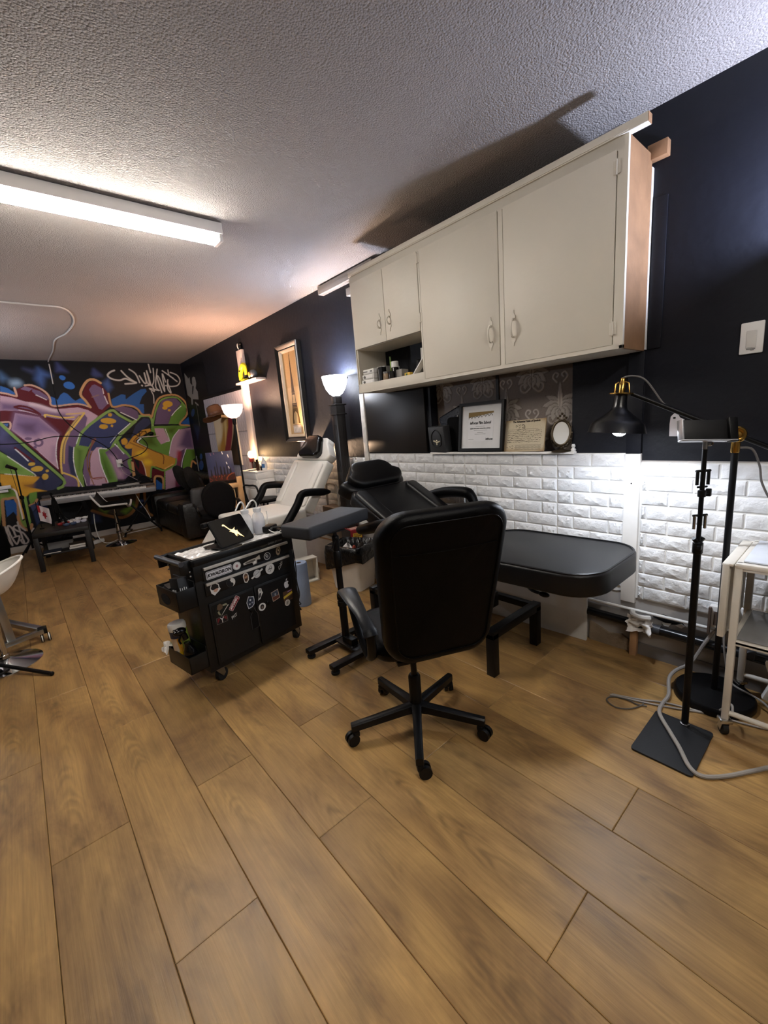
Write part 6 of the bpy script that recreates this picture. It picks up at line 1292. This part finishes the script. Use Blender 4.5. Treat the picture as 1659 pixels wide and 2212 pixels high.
b=B(); b.tube(spl([(.05,5.02,ZC-.006),(.41,5.02,ZC-.006),(.62,5.06,ZC-.006),(.735,5.5,ZC-.006),(.72,6.08,ZC-.006),(.64,6.5,ZC-.006),(.66,7.2,ZC-.006),(.65,7.96,ZC-.012),(.652,ywl,2.6),(.645,ywl,2.35)],8),.008,n=6); tag(b.put('cable',mat('white_cable','cfccc8',.5)),'white cable running across the ceiling and down onto the mural','cable')
b=B(); b.tube(spl([(.645,ywl,2.35),(.635,ywl,2.1),(.64,ywl,1.94),(.72,ywl,1.77),(.86,ywl,1.61),(1.05,ywl,1.47),(1.16,ywl,1.36),(1.22,ywl,1.25),(1.25,ywl,1.17)],8),.006,n=6); tag(b.put('cable',RUB),'black cable hanging diagonally down the mural to the socket','cable')
b=B(); b.tube(spl([(-.3,ywl,1.56),(.0,ywl,1.54),(.25,ywl,1.55),(.5,ywl,1.60),(.8,ywl,1.58),(1.1,ywl,1.54),(1.35,ywl,1.55),(1.52,ywl,1.57),(1.66,ywl,1.48),(1.72,ywl,1.35),(1.62,ywl,1.24),(1.4,ywl,1.17),(1.29,ywl,1.12)],7),.006,n=6); tag(b.put('cable',RUB),'black cable strung level across the mural and looping back to the socket','cable')
b=B(); b.tube(spl([(1.29,YB-.04,1.09),(1.38,YB-.1,1.0),(1.50,7.75,.90),(1.58,7.62,.80)],6),.006,n=6); tag(b.put('cable',RUB),'short black cable from the wall socket to the piano','cable')
b=B(); b.tube(spl([(1.27,YB-.03,1.05),(1.30,YB-.05,.95),(1.38,YB-.10,.88),(1.46,7.7,.80)],6),.004,n=6); tag(b.put('cable',mat('pale_pink_cable','b9a6a6',.5)),'thin pale cable from the wall socket to the piano','cable')
b=B(); b.tube(spl([(1.32,7.55,.66),(1.36,7.5,.5),(1.42,7.5,.36),(1.46,7.5,.22)],6),.005,n=6); tag(b.put('cable',mat('white_cable')),'pale cable dangling under the right end of the piano','cable')
b=B(); b.tube(spl([(.72,7.4,.45),(.705,7.4,.25),(.72,7.35,.08),(.80,7.25,.012),(1.0,7.45,.012),(1.15,7.7,.012),(1.4,7.75,.012),(1.65,7.8,.012)],8),.007,n=6); tag(b.put('cable',mat('white_cable')),'white cable trailing on the floor under the piano','cable')
t=thing('power_strip','white power strip on the floor beside the coffee table','power strip',(.70,7.45,0),R(35)); b=B(); b.box((0,0,.03),(.18,.06,.05),bev=.008); b.put('case',WHTP,t); b=B(); b.box((.03,0,.065),(.03,.03,.025),bev=.004); b.put('plug',BLKP,t)
# ======================= LEFT EDGE =======================
t=thing('white_stool','white shell stool on a chrome pole and disc base at the left edge','stool',(-.315,3.74,0))
b=B(); b.lathe([(.205,0),(.205,.006),(.15,.016),(.06,.035),(.03,.05)],n=36); b.put('base',CHR,t); b=B(); b.cyl((0,0,.04),(0,0,.50),.026,n=16); b.lathe([(.026,.05),(.034,.055),(.034,.075),(.026,.08)],n=16); b.put('pole',CHR,t)
def shl(u,v,o=0):
    a=2*PI*u; r=.02+.21*v; h=.50+.02*v+.20*(v**3)*(.55+.45*math.cos(a-.0)); return Vector((r*math.cos(a)*.98,r*math.sin(a),h+o))
b=B(); b.grid(lambda u,v:shl(u,v),28,10); b.grid(lambda u,v:shl(u,v)*1.0+Vector((0,0,-.014)),28,10); b.tube([shl(k/28,1)+Vector((0,0,-.007)) for k in range(28)],.009,n=6,closed=True); b.put('seat',mat('white_shell','e9e5dd',.35),t,fix=False)
t=thing('steel_frame','brushed steel equipment stand base on small twin casters at the left edge','stand',(-.09,3.98,0))
b=B(); fr=lambda a,c,w_,h: b.box((Vector(a)+Vector(c))/2,((Vector(c)-Vector(a)).length,w_,h),(0,0,math.atan2(c[1]-a[1],c[0]-a[0])),bev=.003)
fr((-.40,.86,.085),(0,.01,.085),.05,.035); b.put('foot_bar',STL,t); b=B(); fr((-.44,-.16,.085),(0,-.01,.085),.045,.035); b.put('foot_bar',STL,t)
b=B(); b.box((-.19,-.06,.27),(.05,.05,.36),(0,R(-3),R(20)),bev=.003); b.put('post',STL,t); b=B(); b.box((.0,0,.087),(.055,.06,.045),bev=.004); b.put('end_cap',BLKP,t)
b=B()
for s in(1,-1): b.tube([(s*.012+.01,-.01,.03),(s*.03+.01,-.01,.03)],.03,n=16)
b.mi=1
for s in(1,-1): b.tube([(s*.018+.01,-.01,.03),(s*.024+.01,-.01,.03)],.0305,n=16)
b.put('caster',[BLKP,WHTP],t)
t=thing('tripod_leg','black tripod legs of a light stand reaching in at the left edge','tripod',(-.34,3.64,0)); b=B(); b.tube([(0,0,.055),(.255,-.335,.013)],.012,n=8); b.ell((.255,-.335,.013),.014,n=8,k=5); b.put('leg',BLKM,t); b=B(); b.tube([(.05,-.1,.04),(-.25,-.35,.013)],.008,n=8); b.put('leg',BLKM,t); b=B(); b.tube([(0,0,.05),(-.3,.2,.013)],.012,n=8); b.tube([(-.01,0,.03),(-.01,0,.44)],.012,n=8); b.put('stem',BLKM,t)
# ======================= RIGHT FOREGROUND =======================
dl=thing('floor_lamp','black floor lamp with a cone shade and brass fittings lighting the bricks','floor lamp',(2.27,.385,0))
b=B(); b.lathe([(.155,0),(.158,.006),(.156,.03),(.148,.04),(.03,.046),(.016,.05)],n=40); b.put('base',BLKM,dl)
b=B(); b.cyl((.0,0,.045),(.0,0,1.185),.0125,n=14); b.put('pole',BLKM,dl)
JT=Vector((0,0,1.235)); HD=Vector((2.09,.77,1.46))-Vector((2.27,.385,0)); ad=(HD-JT).normalized()
b=B(); b.lathe([(.014,1.16),(.016,1.165),(.016,1.205),(.019,1.208),(.019,1.216),(.012,1.218)],n=18); nrm_=Vector((-.9,-.42,0)).normalized(); q=nrm_.to_track_quat('Z','Y').to_matrix(); b.lathe([(.03,-.012),(.034,-.008),(.034,.008),(.03,.012),(.024,.0125),(.018,.010),(.012,.018),(.0001,.02)],JT,q,n=24); b.put('pivot',BRS,dl)
b=B(); b.tube([JT-ad*.24,HD-ad*.045],.0105,n=12); b.put('arm',BLKM,dl); b=B(); b.tube([JT-ad*.24,JT-ad*.34],.017,n=14); b.put('counterweight',BLKM,dl)
sh=B(); hx=Matrix.Rotation(R(4),3,'Y')@Matrix.Rotation(R(4),3,'X'); HC=HD+Vector((-.0,.0,-.02))
sh.lathe([(.026,-.005),(.028,-.05),(.034,-.068),(.062,-.092),(.092,-.115),(.108,-.13),(.118,-.165),(.121,-.170),(.116,-.168),(.104,-.131),(.09,-.118),(.03,-.08),(.022,-.05)],HC,hx,n=36,cap0=True,cap1=False); so=sh.put('lamp_shade',mat('satin_black_shade','0a0b10',.28,spec=.6),dl)
b=B(); b.lathe([(.03,-.004),(.05,.0),(.05,.004),(.03,.006)],HC,hx,n=24); b.lathe([(.013,0),(.014,.05),(.01,.055),(.01,.068),(.005,.07)],HC,hx,n=16)
for k in range(3): a=R(120*k+30); b.tube([HC+Vector((.034*math.cos(a),.034*math.sin(a),.004)),HC+Vector((.03*math.cos(a),.03*math.sin(a),.045)),HC+Vector((.015*math.cos(a),.015*math.sin(a),.052))],.003,n=6)
b.put('brass_collar',BRS,dl)
b=B(); b.ell(HC+Vector((-.005,0,-.150)),(.034,.034,.036),n=20,k=10); b.put('bulb',mat('lit_bulb','ffffff',.4,emit=60,ecol='eef3ff',var=0),dl)
lamp('desk_bulb','SPOT',dl.location+HC+Vector((-.003,0,-.19)),P_DESK,(.80,.88,1),.035,(R(0),R(14),0),spot_size=R(172),spot_blend=.25)
b=B(); b.tube(spl([HC+Vector((0,0,.068)),HC+Vector((.03,-.03,.075)),HC+Vector((.05,-.08,.05)),JT+ad*.30+Vector((0,0,.012)),JT+ad*.26+Vector((0,0,.004))],8),.0035,n=6); b.put('cord',mat('grey_fabric_cord','6f6c6a',.8),dl)
b=B(); b.tube(spl([(.012,-.012,1.18),(.035,-.05,1.17),(.055,-.075,1.10),(.06,-.09,1.02),(.08,-.14,.93),(.12,-.25,.88),(.10,-.5,.86)],8),.0045,n=6); tag(b.put('cord',_m['grey_fabric_cord'],dl))
# panel on square-base stand
ls=thing('light_stand','small black box panel on a slim telescopic stand with a square steel base','stand',(1.975,.425,0))
b=B(); sqp=rrect(.315,.215,.015,4)(0); a_=R(41); b.prism([(x-.137,y+.008) for x,y in sqp],lambda u,v,w_:Vector((u,v,w_)),0,.008); b.put('base',mat('black_base_plate','101114',.42,bump=.05,bs=200),ls)
b=B(); b.lathe([(.016,.008),(.018,.010),(.018,.016),(.013,.018)],n=16); b.put('base_collar',CHR,ls)
b=B(); b.cyl((0,0,.012),(0,0,.80),.0135,n=14); b.put('lower_tube',BLKM,ls); b=B(); b.cyl((0,0,.80),(0,0,1.215),.0085,n=12); b.put('upper_tube',BLKM,ls)
b=B(); b.lathe([(.015,.79),(.018,.795),(.018,.835),(.012,.84)],n=14); b.box((-.02,-.01,.822),(.02,.014,.018),bev=.003); b.put('clamp',BLKP,ls); b=B(); b.lathe([(.011,1.02),(.014,1.022),(.014,1.045),(.011,1.047)],n=14); b.box((.03,-.015,1.034),(.018,.018,.03),bev=.003); b.tube([(0,0,1.034),(.03,-.015,1.034)],.007,n=8); b.put('clamp',BLKP,ls)
for z0,m in((1.06,BLKP),(.885,CHR)):
    b=B(); dxy=Vector((.75,-.66,0))*.021
    for s in(1,-1): b.tube([dxy*s+Vector((0,0,z0+.008)),dxy*s*1.0+Vector((0,0,z0+.062))],.006,n=8)
    b.put('clip_tube',m,ls); b=B(); b.tube([dxy*-1.3+Vector((0,0,z0+.062)),dxy*1.3+Vector((0,0,z0+.062))],.005,n=8); b.tube([dxy*-.9+Vector((0,0,z0-.03)),dxy*-.3+Vector((0,0,z0-.045)),dxy*.3+Vector((0,0,z0-.045)),dxy*.9+Vector((0,0,z0-.03))],.009,n=8) if z0<1 else b.tube([dxy*-.9+Vector((0,0,z0+.0)),dxy*.9+Vector((0,0,z0+.0))],.004,n=6); b.put('clip',BLKP,ls)
ax_=Vector((.70,-.66,-.07)).normalized(); ay_=Vector((.2,.2,1)).normalized()
PN=Vector((-.004,.0,1.275)); az_=ax_.cross(ay_).normalized(); ay_=az_.cross(ax_); Mx=Matrix((ax_,ay_,az_)).transposed()
b=B(); b.box(PN,(.185,.078,.012),Mx,bev=.002); b.put('panel',mat('matte_black_panel','0a0a0b',.55),ls)
b=B(); b.box(PN+Mx@Vector((0,-.040,.006)),(.20,.006,.03),Mx,bev=.001); b.box(PN+Mx@Vector((-.097,0,.006)),(.006,.078,.03),Mx,bev=.001); b.put('silver_rim',mat('rim_silver','b9bbc0',.3,metal=.5),ls); b=B(); b.box(PN+Mx@Vector((.088,.0,.01)),(.03,.092,.02),Mx,bev=.002); b.put('end_block',BLKP,ls)
b=B(); b.cyl((0,0,1.205),(0,0,1.24),.009,n=12); b.box((.02,-.012,1.222),(.03,.012,.012),bev=.002); b.put('ball_head',CHR,ls)
# white trolley
tr_=thing('trolley','white metal trolley with a glass top and casters at the right edge','trolley',(2.03,.30,0))
WM=mat('white_steel','d9d3c8',.4)
yb=-.62
for x,y,lb in((0,0,0),(.355,.01,0),(0,yb,0),(.355,yb,0)):
    b=B(); b.box((x,y,.415),(.025,.025,.68),bev=.003); b.put('leg',WM,tr_)
    b=B(); q=Matrix.Rotation(.6+x,3,'Z'); c=Vector((x,y,0))
    b.box(c+Vector((0,0,.066)),(.04,.045,.018),q,bev=.004)
    for s in(1,-1): b.prism([(-.018,.07),(.018,.07),(.022,.025),(-.002,.015)],lambda u,v,w_:c+q@Vector((u,s*.013+w_,v)),0,.002)
    b.mi=1; b.tube([c+q@Vector((.006,-.010,.027)),c+q@Vector((.006,.010,.027))],.027,n=16); b.put('caster',[CHR,RUB],tr_)
b=B()
for z in(.742,.435): bb(b,-.01,.365,yb,.01,z-.012,z-.002,.001)
for x in(0,.355): b.box((x,yb/2,.75),(.028,-yb+.02,.02),bev=.003); b.box((x,yb/2,.425),(.02,-yb,.02),bev=.003)
for y in(0,yb): b.box((.178,y,.75),(.355,.022,.02),bev=.003); b.box((.178,y,.425),(.355,.018,.02),bev=.003)
b.tube([(0,0,.105),(0,yb,.105)],.011,n=10); b.tube([(.355,.01,.105),(.355,yb,.105)],.011,n=10); b.put('frame',WM,tr_)
b=B(); bb(b,.012,.345,yb+.01,-.010,.762,.768,.001); b.put('glass_top',mat('frosted_glass','dfe4ee',.18,alpha=.85),tr_); b=B(); bb(b,.012,.345,yb+.01,-.01,.436,.441,.001); b.put('glass_shelf',mat('smoked_glass','9a9a9c',.15,alpha=.7),tr_)
b=B(); b.box((.165,.037,.60),(.38,.022,.31),bev=.003); b.box((.165,.032,.752),(.375,.035,.01),bev=.002); b.put('folding_flap',WM,tr_)
t=thing('book','black book with a yellow title on the trolley shelf','book',(2.30,.15,.442),R(4)); b=B(); b.box((0,0,.08),(.2,.03,.16),bev=.002); b.put('cover',BLKP,t); b=B(); b.box((-.1015,.0,.09),(.002,.02,.03)); b.mi=1; b.box((-.1015,.0,.05),(.002,.012,.012)); b.put('print',[mat('yellow_ink','b9a83a',.5),GRY],t)
# wall box, pipes, cables at the foot of the wall
t=thing('outlet_box','open white electrical box with cables low on the wall','outlet',(XW,.40,.345)); b=B(); b.box((-.025,0,0),(.05,.11,.11),bev=.003); b.mi=1; b.box((-.0505,.0,-.005),(.002,.07,.07)); b.box((-.058,.05,-.02),(.016,.01,.14)); b.put('box',[WHTP,mat('brown_gap','5a4a40',.8)],t)
b=B(); b.tube(spl([(2.438,1.25,.192),(2.436,.9,.19),(2.434,.6,.187),(2.43,.2,.185),(2.43,-.6,.18)],5),.0235,n=16); b.mi=1
for y in(.69,.30): b.tube([(2.433,y-.03,.188),(2.433,y+.03,.188)],.027,n=16)
tag(b.put('drain_pipe',[mat('black_pipe','141416',.25,var=.6,vs=30),mat('grey_coupling','3a3a3d',.35)]),'fat black drain pipe running low along the wall','pipe')
b=B(); b.tube(spl([(2.445,1.3,.262),(2.445,.9,.264),(2.443,.6,.268),(2.44,.43,.27)],5),.0085,n=10); tag(b.put('water_pipe',mat('white_pipe','dad7d2',.4)),'thin white pipe running along the wall above the black pipe','pipe')
t=thing('paper_wad','crumpled white paper stuffed over a pipe joint low on the wall','paper',(2.40,.745,.225)); b=B()
b.grid(lambda u,v:Vector((-.03+.05*rn(Vector((u*3,v*3,2)))+.02*math.sin(PI*u),(u-.5)*.12+.02*rn(Vector((u*6,v*6,1))),(v-.6)*.09+.02*rn(Vector((u*6,v*5,7))))),14,12); b.put('paper',mat('tissue_white'),t,fix=False,ang=20)
b=B(); b.tube(spl([(.0,-.04,.035),(-.028,-.01,.04),(-.028,.03,.045),(.0,.045,.05)],5),.014,n=8); b.put('wrapped_joint',mat('plaster_wrap','c9c6c0',.8),t)
t=thing('power_adapter','white plug adapter propped by the rear trolley caster','adapter',(2.33,.18,.02),R(15)); b=B(); b.box((0,0,.10),(.03,.05,.15),(R(18),0,0),bev=.005); b.put('case',WHTP,t); b=B(); b.tube(spl([(0,.03,.17),(-.01,.04,.22),(.0,.0,.20)],5),.006,n=6); b.put('cord',WHTP,t)
z_=.008
b=B(); b.tube(spl([(2.425,.43,.27),(2.40,.46,.20),(2.36,.50,.10),(2.30,.55,.06),(2.22,.555,.05),(2.13,.53,.02),(2.06,.535,z_),(1.97,.52,z_+.008),(1.87,.45,z_+.008),(1.80,.40,z_+.010),(1.72,.345,z_+.006),(1.71,.30,z_),(1.77,.24,z_),(1.86,.18,z_),(1.95,.12,z_),(2.1,.0,z_),(2.2,-.2,z_)],8),.0082,n=8); tag(b.put('cable',mat('grey_cable','8d8781',.6)),'thick grey cable looping over the square stand base','cable')
b=B(); b.tube(spl([(1.975,.735,.006),(2.0,.66,.006),(2.02,.60,.006),(2.06,.50,.006),(2.10,.42,.006),(2.13,.36,.008),(2.12,.30,.09),(2.05,.28,.10)],8),.0045,n=6); b.tube(spl([(1.985,.73,.006),(2.03,.62,.006),(2.09,.5,.006),(2.16,.2,.006),(2.25,.0,.006)],8),.0045,n=6); tag(b.put('cable',mat('grey_cable')),'pair of thin grey cables on the floor by the round lamp base','cable')
b=B(); b.tube(spl([(2.02,.60,.006),(1.99,.60,.006),(1.93,.63,.006),(1.90,.68,.006),(1.925,.73,.006),(1.97,.72,.006),(1.99,.66,.006),(1.985,.62,.006),(2.0,.58,.006)],8),.0032,n=6); tag(b.put('cable',mat('dark_grey_cable','4a4540',.6)),'thin dark cable coiled on the floor left of the stand','cable')
b=B(); b.tube(spl([(2.41,.39,.28),(2.39,.38,.2),(2.385,.36,.1),(2.36,.33,.05),(2.30,.22,.048),(2.22,.1,.01),(2.2,-.1,.008)],8),.0045,n=6); tag(b.put('cable',mat('grey_cable')),'thin grey cable dropping from the wall box behind the lamp base','cable')
